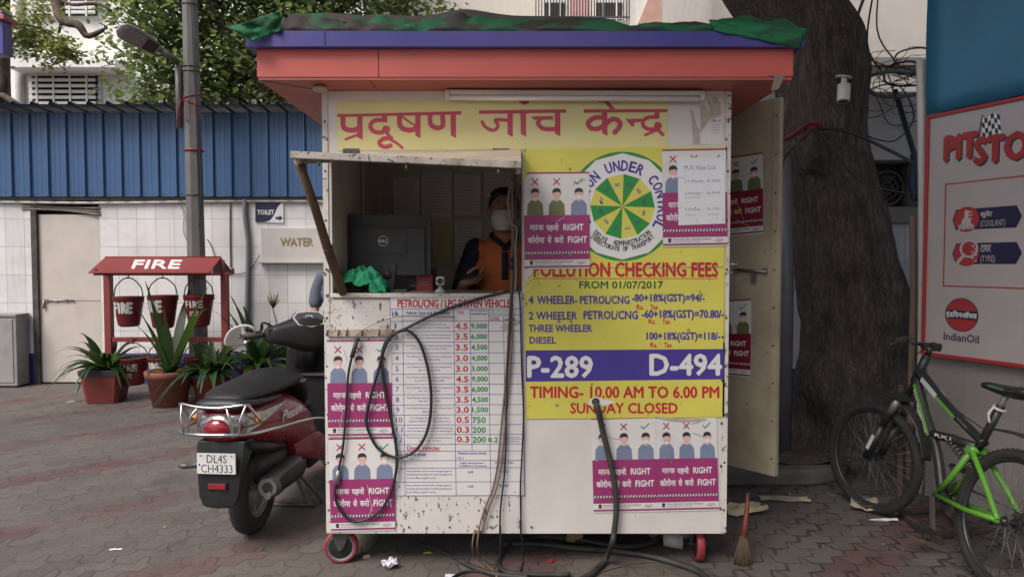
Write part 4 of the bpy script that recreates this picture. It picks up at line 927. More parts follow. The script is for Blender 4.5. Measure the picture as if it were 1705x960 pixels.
# ================================================================ GROUND AND SETTING
def newmat(name):
    m = bpy.data.materials.new(name); m.use_nodes = True; return m, m.node_tree, m.node_tree.nodes['Principled BSDF'], m.node_tree.links.new
def mth(n, op, a, c=None, clamp=False):
    q = n.nodes.new('ShaderNodeMath'); q.operation = op; q.use_clamp = clamp
    for i, s in enumerate((a, c)):
        if s is None: continue
        if isinstance(s, (int, float)): q.inputs[i].default_value = s
        else: n.links.new(s, q.inputs[i])
    return q.outputs[0]
def mixc(n, f, a, c, mode='MIX'):
    x = n.nodes.new('ShaderNodeMix'); x.data_type = 'RGBA'; x.blend_type = mode
    for s, val in ((0, f), (6, a), (7, c)):
        if isinstance(val, (int, float)): x.inputs[s].default_value = val
        elif isinstance(val, tuple): x.inputs[s].default_value = (*val, 1)
        else: n.links.new(val, x.inputs[s])
    return x.outputs[2]
def noisen(n, vec, scale, detail=6, rough=.55):
    t = n.nodes.new('ShaderNodeTexNoise'); t.inputs['Scale'].default_value = scale; t.inputs['Detail'].default_value = detail; t.inputs['Roughness'].default_value = rough
    n.links.new(vec, t.inputs['Vector']); return t.outputs[0]
def mapr(n, o, a, c, d=0, e=1):
    r = n.nodes.new('ShaderNodeMapRange'); n.links.new(o, r.inputs[0])
    for i, val in enumerate((a, c, d, e)): r.inputs[i + 1].default_value = val
    return r.outputs[0]
GM, n, bs, L = newmat('interlocking_pavers')
geo = n.nodes.new('ShaderNodeNewGeometry')
mp = n.nodes.new('ShaderNodeMapping'); mp.vector_type = 'POINT'; mp.inputs['Rotation'].default_value = (0, 0, math.radians(-41.5)); L(geo.outputs['Position'], mp.inputs[0])
sx = n.nodes.new('ShaderNodeSeparateXYZ'); L(mp.outputs[0], sx.inputs[0]); u, v = sx.outputs[0], sx.outputs[1]
wob = mth(n, 'MULTIPLY', mth(n, 'SUBTRACT', noisen(n, geo.outputs['Position'], 5, 5), .5), .075)
zig = mth(n, 'MULTIPLY', mth(n, 'SUBTRACT', mth(n, 'PINGPONG', u, .0625), .03125), .75)
zigv = mth(n, 'MULTIPLY', mth(n, 'SUBTRACT', mth(n, 'PINGPONG', v, .0611), .0305), .5)
vv = mth(n, 'ADD', mth(n, 'ADD', v, zig), wob); uu = mth(n, 'ADD', mth(n, 'ADD', u, zigv), wob)
cb = n.nodes.new('ShaderNodeCombineXYZ'); L(uu, cb.inputs[0]); L(vv, cb.inputs[1])
br = n.nodes.new('ShaderNodeTexBrick'); L(cb.outputs[0], br.inputs['Vector']); br.offset = .5
for k_, val in (('Scale', 1), ('Mortar Size', .006), ('Mortar Smooth', .35), ('Bias', 0), ('Brick Width', .25), ('Row Height', .12222)): br.inputs[k_].default_value = val
br.inputs['Color1'].default_value = (.12, .12, .12, 1); br.inputs['Color2'].default_value = (.9, .9, .9, 1)
br2 = n.nodes.new('ShaderNodeTexBrick'); L(cb.outputs[0], br2.inputs['Vector']); br2.offset = .5
for k_, val in (('Scale', 1), ('Mortar Size', .020), ('Mortar Smooth', .9), ('Bias', 0), ('Brick Width', .25), ('Row Height', .12222)): br2.inputs[k_].default_value = val
band = mth(n, 'LESS_THAN', mth(n, 'MODULO', mth(n, 'ADD', vv, 1.1 * 40 - .1222), 1.1), .2444)
pos = geo.outputs['Position']
big = mapr(n, noisen(n, pos, .9, 7, .6), .3, .7); fine = mapr(n, noisen(n, pos, 60, 5, .7), .3, .7); mid = mapr(n, noisen(n, pos, 5, 6, .65), .3, .7)
grey = mixc(n, br.outputs['Color'], (.092, .077, .068), (.136, .116, .103)); redc = mixc(n, br.outputs['Color'], (.092, .043, .043), (.12, .060, .058))
fade = mapr(n, noisen(n, pos, 2.2, 5), .35, .6, .3, .9)
col = mixc(n, mth(n, 'MULTIPLY', band, fade), grey, redc)
col = mixc(n, mapr(n, fine, 0, 1, 0, .45), col, mixc(n, .5, col, (.03, .026, .024)))
dust = mapr(n, noisen(n, pos, 1.7, 8, .65), .46, .64); col = mixc(n, mth(n, 'MULTIPLY', dust, .6), col, (.128, .108, .095))
stain = mapr(n, noisen(n, pos, 2.9, 8, .7), .58, .68); col = mixc(n, mth(n, 'MULTIPLY', stain, .55), col, (.035, .029, .027))
oil = mapr(n, noisen(n, pos, .55, 4, .6), .60, .68); col = mixc(n, mth(n, 'MULTIPLY', oil, .5), col, (.03, .026, .024))
sp_ = n.nodes.new('ShaderNodeSeparateXYZ'); L(pos, sp_.inputs[0]); sepx = sp_.outputs[0]
hid = mth(n, 'MULTIPLY', mapr(n, noisen(n, pos, 2.6, 5), .42, .58, .85, .05), mapr(n, sepx, -.8, 1.6, .36, 1))
wide = mth(n, 'MULTIPLY', br2.outputs['Fac'], mth(n, 'MULTIPLY', mapr(n, sepx, .2, 1.6, .12, 1), mapr(n, noisen(n, pos, 4.5, 5, .7), .46, .58)))
mort = mth(n, 'MAXIMUM', mth(n, 'MULTIPLY', br.outputs['Fac'], hid), mth(n, 'MULTIPLY', wide, .9)); col = mixc(n, mort, col, (.022, .019, .017)); L(col, bs.inputs['Base Color'])
L(mapr(n, big, 0, 1, .62, .9), bs.inputs['Roughness'])
h = mth(n, 'ADD', mth(n, 'MULTIPLY', mort, -1), mth(n, 'ADD', mth(n, 'MULTIPLY', fine, .25), mth(n, 'ADD', mth(n, 'MULTIPLY', br.outputs['Color'], .25), mth(n, 'MULTIPLY', mid, .5))))
bp = n.nodes.new('ShaderNodeBump'); bp.inputs['Strength'].default_value = .75; bp.inputs['Distance'].default_value = .012; L(h, bp.inputs['Height']); L(bp.outputs[0], bs.inputs['Normal'])
b = MB(); b.sheet([[(x, y, 0) for x in (-120, -20, 0, 20, 120)] for y in (-60, 0, 20, 160)], 0, False)
tag(b.build('ground', GM), kind='structure')

def tilemat(name, base, w, hgt, ox, oz, axis='X', grime=.3, var=.05):
    m, n, bs, L = newmat(name); tc = n.nodes.new('ShaderNodeNewGeometry'); s = n.nodes.new('ShaderNodeSeparateXYZ'); L(tc.outputs['Position'], s.inputs[0])
    c = n.nodes.new('ShaderNodeCombineXYZ'); L(mth(n, 'ADD', s.outputs[0 if axis == 'X' else 1], ox), c.inputs[0]); L(mth(n, 'ADD', s.outputs[2], oz), c.inputs[1])
    br = n.nodes.new('ShaderNodeTexBrick'); br.offset = 0; L(c.outputs[0], br.inputs['Vector'])
    for k_, val in (('Scale', 1), ('Mortar Size', .002), ('Mortar Smooth', .1), ('Bias', 0), ('Brick Width', w), ('Row Height', hgt)): br.inputs[k_].default_value = val
    br.inputs['Color1'].default_value = (*[x * (1 - var * 2.4) for x in base], 1); br.inputs['Color2'].default_value = (*[min(.8, x * (1 + var)) for x in base], 1); br.inputs['Mortar'].default_value = (.22, .19, .175, 1)
    g = mapr(n, noisen(n, tc.outputs['Position'], 1.8, 8, .65), .48, .72)
    col = mixc(n, mth(n, 'MULTIPLY', g, grime), br.outputs['Color'], (.26, .21, .17))
    st = n.nodes.new('ShaderNodeMapping'); st.inputs['Scale'].default_value = (14, 14, 1.1); L(tc.outputs['Position'], st.inputs[0])
    g2 = mapr(n, noisen(n, st.outputs[0], 1, 5), .58, .72); col = mixc(n, mth(n, 'MULTIPLY', g2, grime * .5), col, (.2, .17, .15))
    L(col, bs.inputs['Base Color']); bs.inputs['Roughness'].default_value = .3
    bp = n.nodes.new('ShaderNodeBump'); bp.inputs['Strength'].default_value = .4; bp.inputs['Distance'].default_value = .004; bp.invert = True; L(br.outputs['Fac'], bp.inputs['Height']); L(bp.outputs[0], bs.inputs['Normal'])
    return m
WY = 8.4
xd0, xd1 = atY(52, 400, WY).x, atY(166, 400, WY).x
TILE = tilemat('white_wall_tiles', (.65, .635, .64), .2303, .345, -atY(197, 400, WY).x + .2303 * 40, .345 * 6 - atY(300, 364, WY).z + .345 * 2, 'X')
BLUEBAND = M('blue_skirting_paint', (.03, .028, .16), .5, var=.15, dirt=.4, ds=5)
CONC = M('grey_concrete', (.25, .235, .22), .9, var=.15, dirt=.5, dcol=(.08, .07, .06), ds=2.5, bump=.4)
wz = atY(300, 331, WY).z
LW = thing('tiled_wall', 'long white tiled wall with a blue skirting behind the fire bucket stand', 'wall', (-5, WY + .1, 0))
b = MB(); b.box(-13, xd0, WY, WY + .2, .38, wz); b.box(xd1, .6, WY, WY + .2, .38, wz); b.build('wall', TILE, LW)
b = MB(); b.box(-13, xd0, WY - .004, WY + .2, 0, .379); b.box(xd1, .6, WY - .004, WY + .2, 0, .379); b.build('skirting', BLUEBAND, LW)
b = MB(); b.box(xd0, xd1, WY + .19, WY + .2, 0, wz); b.build('recess', M('recess_shade_dark', (.06, .05, .045), .9), LW)  # back of the recess coloured near black to stand for its shade
b = MB(); b.box(xd0 + .0, xd0 + .07, WY - .006, WY + .18, 0, wz - .02); b.build('door_jamb', M('dark_mottled_strip', (.07, .06, .055), .9, var=.5, vs=8, bump=.5), LW)  # dark mottled strip filling the gap left of the door
# painted steel door
x0, x1, dz = atY(60, 400, WY + .03).x, atY(167, 400, WY + .03).x, atY(100, 357, WY + .03).z
SD = thing('steel_door', 'closed beige steel door with a bolt, set in the white tiled wall', 'door', ((x0 + x1) / 2, WY + .05, 0))
b = MB(); b.box(x0, x1 - .01, WY + .03, WY + .06, .02, dz); q = atY(100, 500, WY); b.box(x0 + .004, x1 - .014, WY + .0285, WY + .03, q.z - .008, q.z - .002, 1)
b.build('leaf', [M('beige_door_paint', (.49, .44, .40), .55, var=.05, dirt=.3, dcol=(.28, .22, .17), ds=3), SEAM], SD, bevel=.003)
b = MB(); q = atY(92, 500, WY); b.tube([(q.x - .24, WY + .015, q.z), (q.x + .22, WY + .015, q.z)], .009, 8)
for k in (-.12, 0, .12): b.cbox((q.x + k, WY + .02, q.z), (.03, .02, .035))
b.tube([(q.x - .15, WY + .01, q.z), (q.x - .15, WY + .01, q.z - .1)], .012, 8); b.build('bolt', STEEL, SD)
# pipes on the wall
PVC = M('white_pvc', (.55, .53, .50), .4, var=.06, dirt=.4, dcol=(.3, .26, .22), ds=6); GPVC = M('grey_pvc', (.17, .17, .18), .45, var=.1)
q = atY(0, 337, WY - .03)
b = MB(); b.tube(crom([(-10, WY - .03, q.z), (-7, WY - .03, q.z + .01), (-5, WY - .03, q.z - .005), (-3.6, WY - .03, q.z + .015), (-2, WY - .03, q.z + .015), (.5, WY - .03, q.z + .01)], 6), .017, 10)
tag(b.build('conduit', PVC), 'thin white conduit running along the top of the tiled wall', 'pipe')
b = MB()
for k, (dz_, r_) in enumerate(((.0, .012), (-.03, .009), (-.055, .012))): b.tube(crom([(xd0 - .1, WY - .012, wz - .07 + dz_), (xd0 + .35, WY + .02, wz - .10 + dz_ + .01 * k), (xd1 + .02, WY - .01, wz - .115 + dz_ - .01 * k)], 6), r_, 8)
tag(b.build('pipe_bundle', M('dusty_pipe', (.22, .19, .16), .7)), 'dusty pipes sagging across the gap above the steel door', 'pipes')
q0, q1 = atY(408, 332, WY - .03), atY(410, 565, WY - .03)
b = MB(); b.tube(crom([q0, V((q0.x, WY - .03, 2.05)), V((q0.x + .03, WY - .03, 1.75)), V((q0.x + .02, WY - .03, 1.3)), q1], 6), .03, 12); tag(b.build('drain_pipe', GPVC), 'thin grey pipe running down the tiled wall left of the water box', 'pipe')
b = MB(); b.tube(crom([atY(383, 335, WY - .015), atY(383, 400, WY - .015), atY(384, 445, WY - .015)], 4), .009, 8); tag(b.build('conduit', GPVC), 'short thin dark conduit beside the lamp post on the tiled wall', 'pipe')
cable([atY(x, y, WY - .02) for x, y in ((345, 398), (352, 410), (360, 432), (372, 452), (392, 456), (412, 452), (425, 437), (432, 424))], .005, CB, 'thin black cable sagging on the tiled wall towards the water box')
cable([atY(x, y, WY - .02) for x, y in ((290, 334), (302, 345), (306, 360), (305, 385), (312, 402))], .006, M('pale_wire', (.35, .33, .3), .6), 'pale wire dropping from the wall top beside the lamp post', 'wire', 'wire')
# toilet sign
TS = lambda u, v, l: atY(u, v, WY - .02 - l)
SIGNNAVY = M('sign_navy', (.018, .016, .055), .4)
d = Decal(TS, [CLEANW], .001); d.base([(425, 337), (472, 337.5), (472, 371), (425, 369)], CLEANW, .015)
d.poly([(425, 337), (468, 337.4), (462, 345), (455, 360), (449, 367), (440, 369.5), (425, 369)], SIGNNAVY, 1)
d.text('TOILET', 428.5, 349.5, 456, 357, CLEANW, 2, .03, .02); d.poly([(459, 361), (465, 361), (465, 358), (471, 363), (465, 368), (465, 365), (459, 365)], SIGNNAVY, 1.5)
tag(d.build('toilet_sign'), 'small navy and white TOILET sign with an arrow on the tiled wall', 'sign')
q0, q1 = atY(437, 379, WY), atY(545, 434, WY)
WB = thing('water_box', 'white box panel lettered WATER on the tiled wall beside the kiosk', 'sign box', ((q0.x + q1.x) / 2, WY - .05, q1.z))
b = MB(); b.box(q0.x, q1.x + .06, WY - .06, WY - .0045, q1.z, q0.z); b.box(q0.x - .03, q1.x + .06, WY - .10, WY - .0045, q1.z - .03, q1.z); b.build('casing', M('water_box_white', (.50, .47, .445), .45, var=.05, dirt=.3, dcol=(.3, .25, .2), ds=3), WB, bevel=.006)
TW = lambda u, v, l: atY(u, v, WY - .0605 - l)
d = Decal(TW, [M('gilded_letters', (.27, .20, .09), .5, var=.3, vs=20)], .004); d.text('WATER', 467, 396, 521, 409, d.mats[0], 1, .03, .02); d.build('lettering', WB)
# blue profiled fence on top of the wall
BLUE = M('blue_profiled_sheet', (.036, .092, .205), .42, var=.08, vs=2, dirt=.35, dcol=(.02, .08, .2), ds=1.2)
FB = thing('sheet_fence', 'blue corrugated metal sheet fence above the white tiled wall', 'fence', (-5, 8.35, wz))
zt_ = atY(300, 188, 8.32).z; pitch = .2215
def prof(y, dep, x0=-13, x1=.6):
    xs = []; x = x0 - ((x0 - atY(14, 300, 8.3).x) % pitch)
    while x < x1:
        for dx, k in ((0, 0), (.014, 1), (.044, 1), (.058, 0), (.105, 0), (.112, .08), (.119, 0), (.165, 0), (.172, .08), (.179, 0)): xs.append((x + dx, y - dep * k))
        x += pitch
    return xs
P0 = prof(8.32, .03)
b = MB(); b.sheet([[(x, y, z) for x, y in P0] for z in (wz + .02, zt_)], 0, False); b.build('sheet', BLUE, FB)
b = MB(); b.box(-13, .6, 8.36, 8.42, wz - .02, wz + .03); b.box(-13, .6, 8.34, 8.38, wz + .5, wz + .54); b.build('rail', DKSTEEL, FB)
b = MB(); rows = []
for y, z in ((8.06, zt_ + .045), (8.35, zt_ + .03), (9.6, zt_ - .08)): rows.append([(x, y, z + (8.32 - yy) * 1.1) for x, yy in P0])
b.sheet(rows, 0, False); b.build('roof_sheet', M('grey_blue_roof_sheet', (.05, .075, .11), .5, var=.15), FB)
b = MB()
for i in range(0, 52): 
    x = P0[0][0] + i * pitch + .085
    for z in (wz + .055,): b.ell((x, 8.318, z), (.008, .005, .008), su=6, sv=4)
b.build('screws', DKSTEEL, FB)

# --- lamp post
ly = 7.7; q = atY(326, 437, ly)
POLEM = M('galvanised_pole', (.155, .15, .145), .5, .4, var=.12, vs=3, dirt=.4, dcol=(.09, .08, .075), ds=5)
LP = thing('lamp_post', 'tall grey octagonal lamp post carrying a tilted street lamp head', 'lamp post', (q.x, ly, 0))
b = MB(); xt = atY(322, 0, ly).x; topz = 7.0
b.tube([(q.x + .02, ly, 0), (xt - .06, ly, topz)], [.108, .072], 8, sm=False); b.build('pole', POLEM, LP)
b = MB(); b.cbox((q.x + .02, ly, .01), (.4, .4, .02)); b.build('base_plate', POLEM, LP)
def lp(z): return V((q.x + .02 + (xt - .06 - q.x - .02) * z / topz, ly, z))
def lr(z): return .108 - .036 * z / topz
b = MB()
for y in (9, 112, 120, 325): z = atY(326, y, ly).z; b.torus(lp(z), (0, 0, 1), lr(z) + .002, .007, 16, 6)
b.build('band', DKSTEEL, LP)
REDTAPE = M('red_tape', (.28, .02, .04), .5, var=.2)
z = atY(326, 251, ly).z; b = MB(); b.torus(lp(z), (0, 0, 1), lr(z) + .004, .012, 16, 6); b.build('red_tape', REDTAPE, LP)
b = MB()
for y, t in ((172, .35), (163, -.3)): z = atY(326, y, ly).z; b.torus(lp(z), (math.sin(t), 0, math.cos(t)), lr(z) + .004, .007, 16, 6)
for k in range(3): b.tube(crom([lp(3.3) + V((-.08 + k * .08, -.1, 0)), lp(3.2) + V((-.1 + k * .09, -.12, 0)), lp(3.05) + V((-.13 + k * .11, -.1, 0))], 3), .006, 6)
b.build('red_ribbon', REDTAPE, LP)
za, zbp = atY(310, 110, ly).z, atY(310, 215, ly).z
b = MB(); b.tube([lp(zbp) + V((-.125, -.05, 0)), lp(za) + V((-.125, -.05, 0)), ], .035, 12); b.build('side_pipe', POLEM, LP)
a0, a1 = lp(za) + V((-.12, -.06, .02)), atY(268, 84, 7.45)
b = MB(); b.tube([a0, a1], [.032, .03], 10); b.build('arm', POLEM, LP)
a2 = atY(197, 47, 7.1); dd = (a2 - a1); Ln = dd.length; dd.normalize(); sd_ = dd.cross(V((0, 0, 1))).normalized(); up_ = sd_.cross(dd)
R = Matrix.Rotation(math.radians(36), 3, dd) @ Matrix((sd_, dd, up_)).transposed(); X = Matrix.Translation(a1) @ R.to_4x4()
b = MB(); secs = []
for t, w, h_ in ((0, .035, .03), (.12, .06, .04), (.3, .095, .045), (.65, .115, .04), (.9, .10, .03), (1.0, .05, .015)):
    secs.append([X @ V((w * math.cos(6.283 * i / 14), t * Ln, h_ * (1.5 if math.sin(6.283 * i / 14) > 0 else .55) * math.sin(6.283 * i / 14))) for i in range(14)])
b.loft(secs)
for k in range(6): b.add(*(lambda z: (z.v, z.f))(MB().box(-.06, .06, Ln * (.16 + k * .045), Ln * (.17 + k * .045), .04, .085, 0, X)))
head = b.build('lamp_head', M('lamp_head_grey', (.28, .27, .26), .5, .3, var=.1), LP)
b = MB(); b.box(-.075, .075, Ln * .42, Ln * .9, -.032, -.024, 0, X); b.box(-.07, .07, Ln * .12, Ln * .38, -.033, -.022, 1, X); b.build('lens', [M('lamp_lens', (.20, .20, .20), .25), M('lens_black', (.02, .02, .025), .3)], head)
b = MB(); b.tube(crom([lp(4.6) + V((.06, -.1, 0)), lp(3.7) + V((.075, -.11, 0)), lp(3.0) + V((.1, -.11, 0)), lp(2.5) + V((.13, -.12, 0)), lp(1.9) + V((.1, -.12, 0))], 6), .006, 6); b.build('wire', [CB], LP)

# --- metal cabinet at the far left
q0, q1 = atY(0, 523, 8.15), atY(25, 523, 8.15)
CAB = thing('metal_cabinet', 'low grey metal cabinet at the foot of the tiled wall by the steel door', 'cabinet', (q1.x - .3, 8.26, 0))
b = MB(); zc_ = q1.z; b.box(q1.x - .7, q1.x, 8.16, 8.37, .02, zc_ - .03); b.box(q1.x - .72, q1.x + .01, 8.145, 8.385, zc_ - .03, zc_)
b.build('body', M('cabinet_grey', (.27, .26, .255), .5, .2, var=.1, dirt=.5, ds=4), CAB, bevel=.004)
b = MB(); b.box(q1.x - .66, q1.x - .04, 8.152, 8.16, .06, zc_ - .06); b.build('door', M('cabinet_door', (.30, .285, .28), .5, .2, var=.08, dirt=.4, ds=4), CAB, bevel=.003)

# ================================================================ RIGHT SIDE
KE = M('kerb_concrete', (.135, .12, .108), .9, var=.2, dirt=.6, dcol=(.05, .042, .038), ds=4, bump=.5)
b = MB(); kz = .105
b.prism([(1.2, 4.52, 0), (2.02, 4.53, 0), (2.2, 4.60, 0), (2.35, 4.75, 0), (2.42, 4.98, 0), (2.42, 6.4, 0), (1.2, 6.4, 0)], (0, 0, kz)); kb = b.build('kerb', KE, bevel=.025, bseg=3); tag(kb, kind='structure')
b = MB(); g = []
for i in range(14):
    g.append([V((1.25 + i * .085, 4.66 + j * .12, kz + .004 + .05 * max(0, noise.noise(V((i * .5, j * .5, 3)))))) for j in range(14)])
b.sheet(g); tag(b.build('soil', M('dry_soil', (.085, .062, .048), .95, var=.4, vs=30, bump=.9, bs=60)), kind='structure')
# tree
BARK, n, bs, L = newmat('tree_bark')
tc = n.nodes.new('ShaderNodeTexCoord'); mp = n.nodes.new('ShaderNodeMapping'); mp.inputs['Scale'].default_value = (1, 1, .28); L(tc.outputs['Object'], mp.inputs[0])
vo = n.nodes.new('ShaderNodeTexVoronoi'); vo.feature = 'DISTANCE_TO_EDGE'; vo.inputs['Scale'].default_value = 30
dn_ = n.nodes.new('ShaderNodeMix'); dn_.data_type = 'RGBA'; dn_.inputs[0].default_value = .25; L(mp.outputs[0], dn_.inputs[6]); nn = n.nodes.new('ShaderNodeTexNoise'); nn.inputs['Scale'].default_value = 6; nn.inputs['Detail'].default_value = 6; L(mp.outputs[0], nn.inputs['Vector']); L(nn.outputs['Color'], dn_.inputs[7]); L(dn_.outputs[2], vo.inputs['Vector'])
fis = mapr(n, vo.outputs['Distance'], .0, .22); nz1 = mapr(n, noisen(n, mp.outputs[0], 13, 10, .74), .34, .66); nz2 = mapr(n, noisen(n, tc.outputs['Object'], 2.2, 6), .35, .65)
col = mixc(n, nz1, (.065, .047, .039), (.27, .215, .18)); col = mixc(n, mth(n, 'MULTIPLY', nz2, .4), col, (.17, .135, .115)); col = mixc(n, mth(n, 'MULTIPLY', mth(n, 'SUBTRACT', 1, fis), .45), col, (.035, .025, .02)); L(col, bs.inputs['Base Color']); bs.inputs['Roughness'].default_value = .92
bp = n.nodes.new('ShaderNodeBump'); bp.inputs['Strength'].default_value = 1; bp.inputs['Distance'].default_value = .06; L(mth(n, 'ADD', mth(n, 'MULTIPLY', fis, .35), mth(n, 'MULTIPLY', nz1, .6)), bp.inputs['Height']); L(bp.outputs[0], bs.inputs['Normal'])
ty = 5.25
RT = thing('tree', 'huge dark leaning tree trunk with rough bark rising beside the kiosk door', 'tree', (2.7, ty, kz))
BULGE = [(205, .62, .5, .22, .10), (232, 2.28, .28, .10, .12), (228, 2.12, .2, .05, -.06), (262, 1.93, .3, .09, .06), (275, 1.1, .22, .07, .05), (250, 1.35, .5, .1, -.03)]
def trunk_secs(tab, Y, seg=48, amp=.05, seed=0):
    out = []
    for (y, cx_, hw_) in tab:
        c = atY(cx_, y, Y); r = hw_ / F * Y
        ring = []
        for j in range(seg):
            q_ = 2 * math.pi * j / seg
            dd_ = V((math.cos(q_), math.sin(q_), 0))
            nn_ = noise.fractal(V((dd_.x * 1.3 + seed, dd_.y * 1.3, c.z * .9)), 1, 2, 4) * amp * 1.4 + noise.noise(V((dd_.x * 5, dd_.y * 5, c.z * 2.2 + seed))) * amp * .4 + noise.noise(V((dd_.x * 15, dd_.y * 15, c.z * 2.2 + 9))) * .022 + noise.noise(V((dd_.x * 32, dd_.y * 32, c.z * 5 + 3))) * .014
            for (ba, bz, sa_, sz_, am_) in BULGE:
                da_ = (q_ - math.radians(ba) + math.pi) % (2 * math.pi) - math.pi; nn_ += am_ * math.exp(-(da_ / sa_) ** 2 - ((c.z - bz) / sz_) ** 2)
            ring.append(c + dd_ * (r + nn_ * r * 3))
        out.append(ring)
    return out
tab = []
key = [(790, 1446, 150), (750, 1442, 118), (715, 1438, 106), (680, 1437, 99), (640, 1434, 94), (600, 1432, 90), (560, 1430, 88), (500, 1418, 85), (440, 1405, 80), (380, 1394, 75), (320, 1383, 71), (260, 1376, 68), (200, 1370, 66), (150, 1368, 68), (100, 1362, 72), (60, 1348, 80), (20, 1318, 84), (-20, 1290, 84), (-80, 1250, 76), (-200, 1180, 66), (-340, 1110, 55), (-480, 1060, 42)]
kk = crom([V((a, c, e)) for a, c, e in key], 9)
b = MB(); b.loft(trunk_secs([(p.x, p.y, p.z) for p in kk], ty, 140, .035))
b.tube(crom([atY(1330, 0, ty), atY(1350, -60, ty + .1), atY(1430, -200, ty + .2), atY(1500, -360, ty)], 5), [.26 - .009 * i for i in range(16)], 16)
trk = b.build('trunk', BARK, RT)
LEAFS = []
def leafmat(name, col, tcol):
    m, n, bs, L = newmat(name); bs.inputs['Roughness'].default_value = .45
    ge = n.nodes.new('ShaderNodeNewGeometry'); rn = ge.outputs['Random Per Island']
    c1 = mixc(n, rn, tuple(x * .6 for x in col), tuple(x * 1.35 for x in col)); L(c1, bs.inputs['Base Color'])
    tr = n.nodes.new('ShaderNodeBsdfTranslucent'); tr.inputs[0].default_value = (*tcol, 1); mx = n.nodes.new('ShaderNodeMixShader'); mx.inputs[0].default_value = .5
    L(bs.outputs[0], mx.inputs[1]); L(tr.outputs[0], mx.inputs[2]); L(mx.outputs[0], n.nodes['Material Output'].inputs[0]); return m
LG1 = leafmat('leaf_green', (.15, .19, .09), (.34, .42, .15)); LG2 = leafmat('leaf_dark', (.08, .115, .05), (.19, .26, .08)); LG3 = leafmat('leaf_pale', (.19, .23, .09), (.3, .34, .09))
def leaves(mb, c, n_, spread, size, rr, nm=2, droop=.7):
    for _ in range(n_):
        p = c + V((rr.gauss(0, spread), rr.gauss(0, spread), rr.gauss(0, spread * .75)))
        s = size * rr.uniform(.65, 1.25); a = rr.uniform(0, 6.283); d_ = V((math.cos(a), math.sin(a), -rr.uniform(.1, 1.2) * droop)).normalized()
        sd = d_.cross(V((rr.uniform(-.7, .7), rr.uniform(-.7, .7), 1))).normalized(); nr = sd.cross(d_)
        k = len(mb.v); w = s * .36
        mb.v += [p, p + d_ * s * .35 + sd * w + nr * s * .06, p + d_ * s * .75 + sd * w * .55 + nr * s * .03, p + d_ * s, p + d_ * s * .75 - sd * w * .55 + nr * s * .03, p + d_ * s * .35 - sd * w + nr * s * .06, p + d_ * s * .5]
        mi = rr.randrange(nm)
        for f_ in ((0, 1, 6), (1, 2, 6), (2, 3, 6), (3, 4, 6), (4, 5, 6), (5, 0, 6)): mb.f.append([k + i for i in f_]); mb.m.append(mi); mb.s.append(False)
def crown(ells, nclump, per, spread, size, seed, nm=2):
    rr = random.Random(seed); mb = MB(); tot = sum(e[1][0] * e[1][1] * e[1][2] for e in ells); cl = []
    for c, r in ells:
        k = max(3, int(nclump * r[0] * r[1] * r[2] / tot))
        for _ in range(k):
            while True:
                q = V((rr.uniform(-1, 1), rr.uniform(-1, 1), rr.uniform(-1, 1)))
                if q.length < 1: break
            p = V(c) + V((q.x * r[0], q.y * r[1], q.z * r[2])); cl.append(p); leaves(mb, p, rr.randint(int(per * .6), int(per * 1.4)), spread, size, rr, nm)
    return mb, cl
mb, cl = crown([((1.6, 3.6, 6.3), (2.6, 2.6, .9)), ((.6, 6.0, 6.7), (2.4, 1.5, .7)), ((3.4, 4.6, 6.4), (1.6, 2.2, .9)), ((3.6, 1.0, 6.2), (2.6, 2.6, .9)), ((4.2, -1.5, 5.8), (2.4, 2.2, 1.0)), ((4.6, 3, 5.2), (1.6, 2.4, 1.0)), ((-.6, 1.2, 6.4), (1.7, 1.8, .8))], 950, 34, .3, .22, 5)  # unseen crown, spread forward and thickened to dim the right side
mb.build('crown', [LG1, LG2], RT)
# camera-like cylinder on the trunk, red cloth knot
q = atY(1405, 150, 4.86); SCM = thing('security_camera', 'white cylindrical camera hanging from a bracket on the dark tree trunk', 'security camera', q)
b = MB(); b.tube([q + V((.0, 0, .035)), q + V((-.012, -.02, -.085))], [.044, .043], 20); b.lathe([(0, 0), (.04, 0), (.04, -.004)], q + V((0, 0, .04)), (0, 0, 1), 20); b.build('housing', PVC, SCM, bevel=.003)
b = MB(); b.tube([q + V((0, 0, .03)), q + V((.005, .01, .09))], .02, 12); b.lathe([(0, .012), (.055, .01), (.055, 0), (0, 0)], q + V((.01, .03, .092)), (.15, -.1, 1), 20); b.build('bracket', PVC, SCM)
b = MB(); b.lathe([(0, 0), (.03, 0), (.03, .003), (0, .003)], q + V((-.0125, -.0208, -.0895)), (0, 0, 1), 16); b.build('lens', BLACK, SCM)
b = MB(); q0 = atY(1350, 212, 4.86)
b.tube(crom([atY(1307, 232, 4.9), atY(1325, 222, 4.85), atY(1340, 210, 4.84), atY(1358, 207, 4.84), atY(1372, 216, 4.86)], 5), [.018 + .012 * math.sin(i * 1.1) ** 2 + .01 for i in range(21)], 10, flat=.5)
b.ell(q0, (.05, .035, .035)); b.tube(crom([q0, atY(1342, 225, 4.83), atY(1330, 236, 4.85)], 4), .016, 8)
tag(b.build('red_cloth', M('dull_red_cloth', (.16, .028, .04), .85, var=.3, vs=15, bump=.5), sub=1), 'dull red cloth knotted round a stub on the tree trunk', 'cloth')
cable([atY(1370, 212, 4.83), atY(1420, 222, 4.80), atY(1480, 250, 4.7), atY(1552, 288, 4.43)], .012, CB, 'thick black cable running from the red cloth knot to the red framed sign')
cable([atY(1362, 214, 4.84), atY(1390, 250, 4.75), atY(1430, 300, 4.72), atY(1500, 320, 4.6), atY(1556, 322, 4.43)], .006, CB, 'thin dark cable sagging across the tree trunk to the red framed sign')
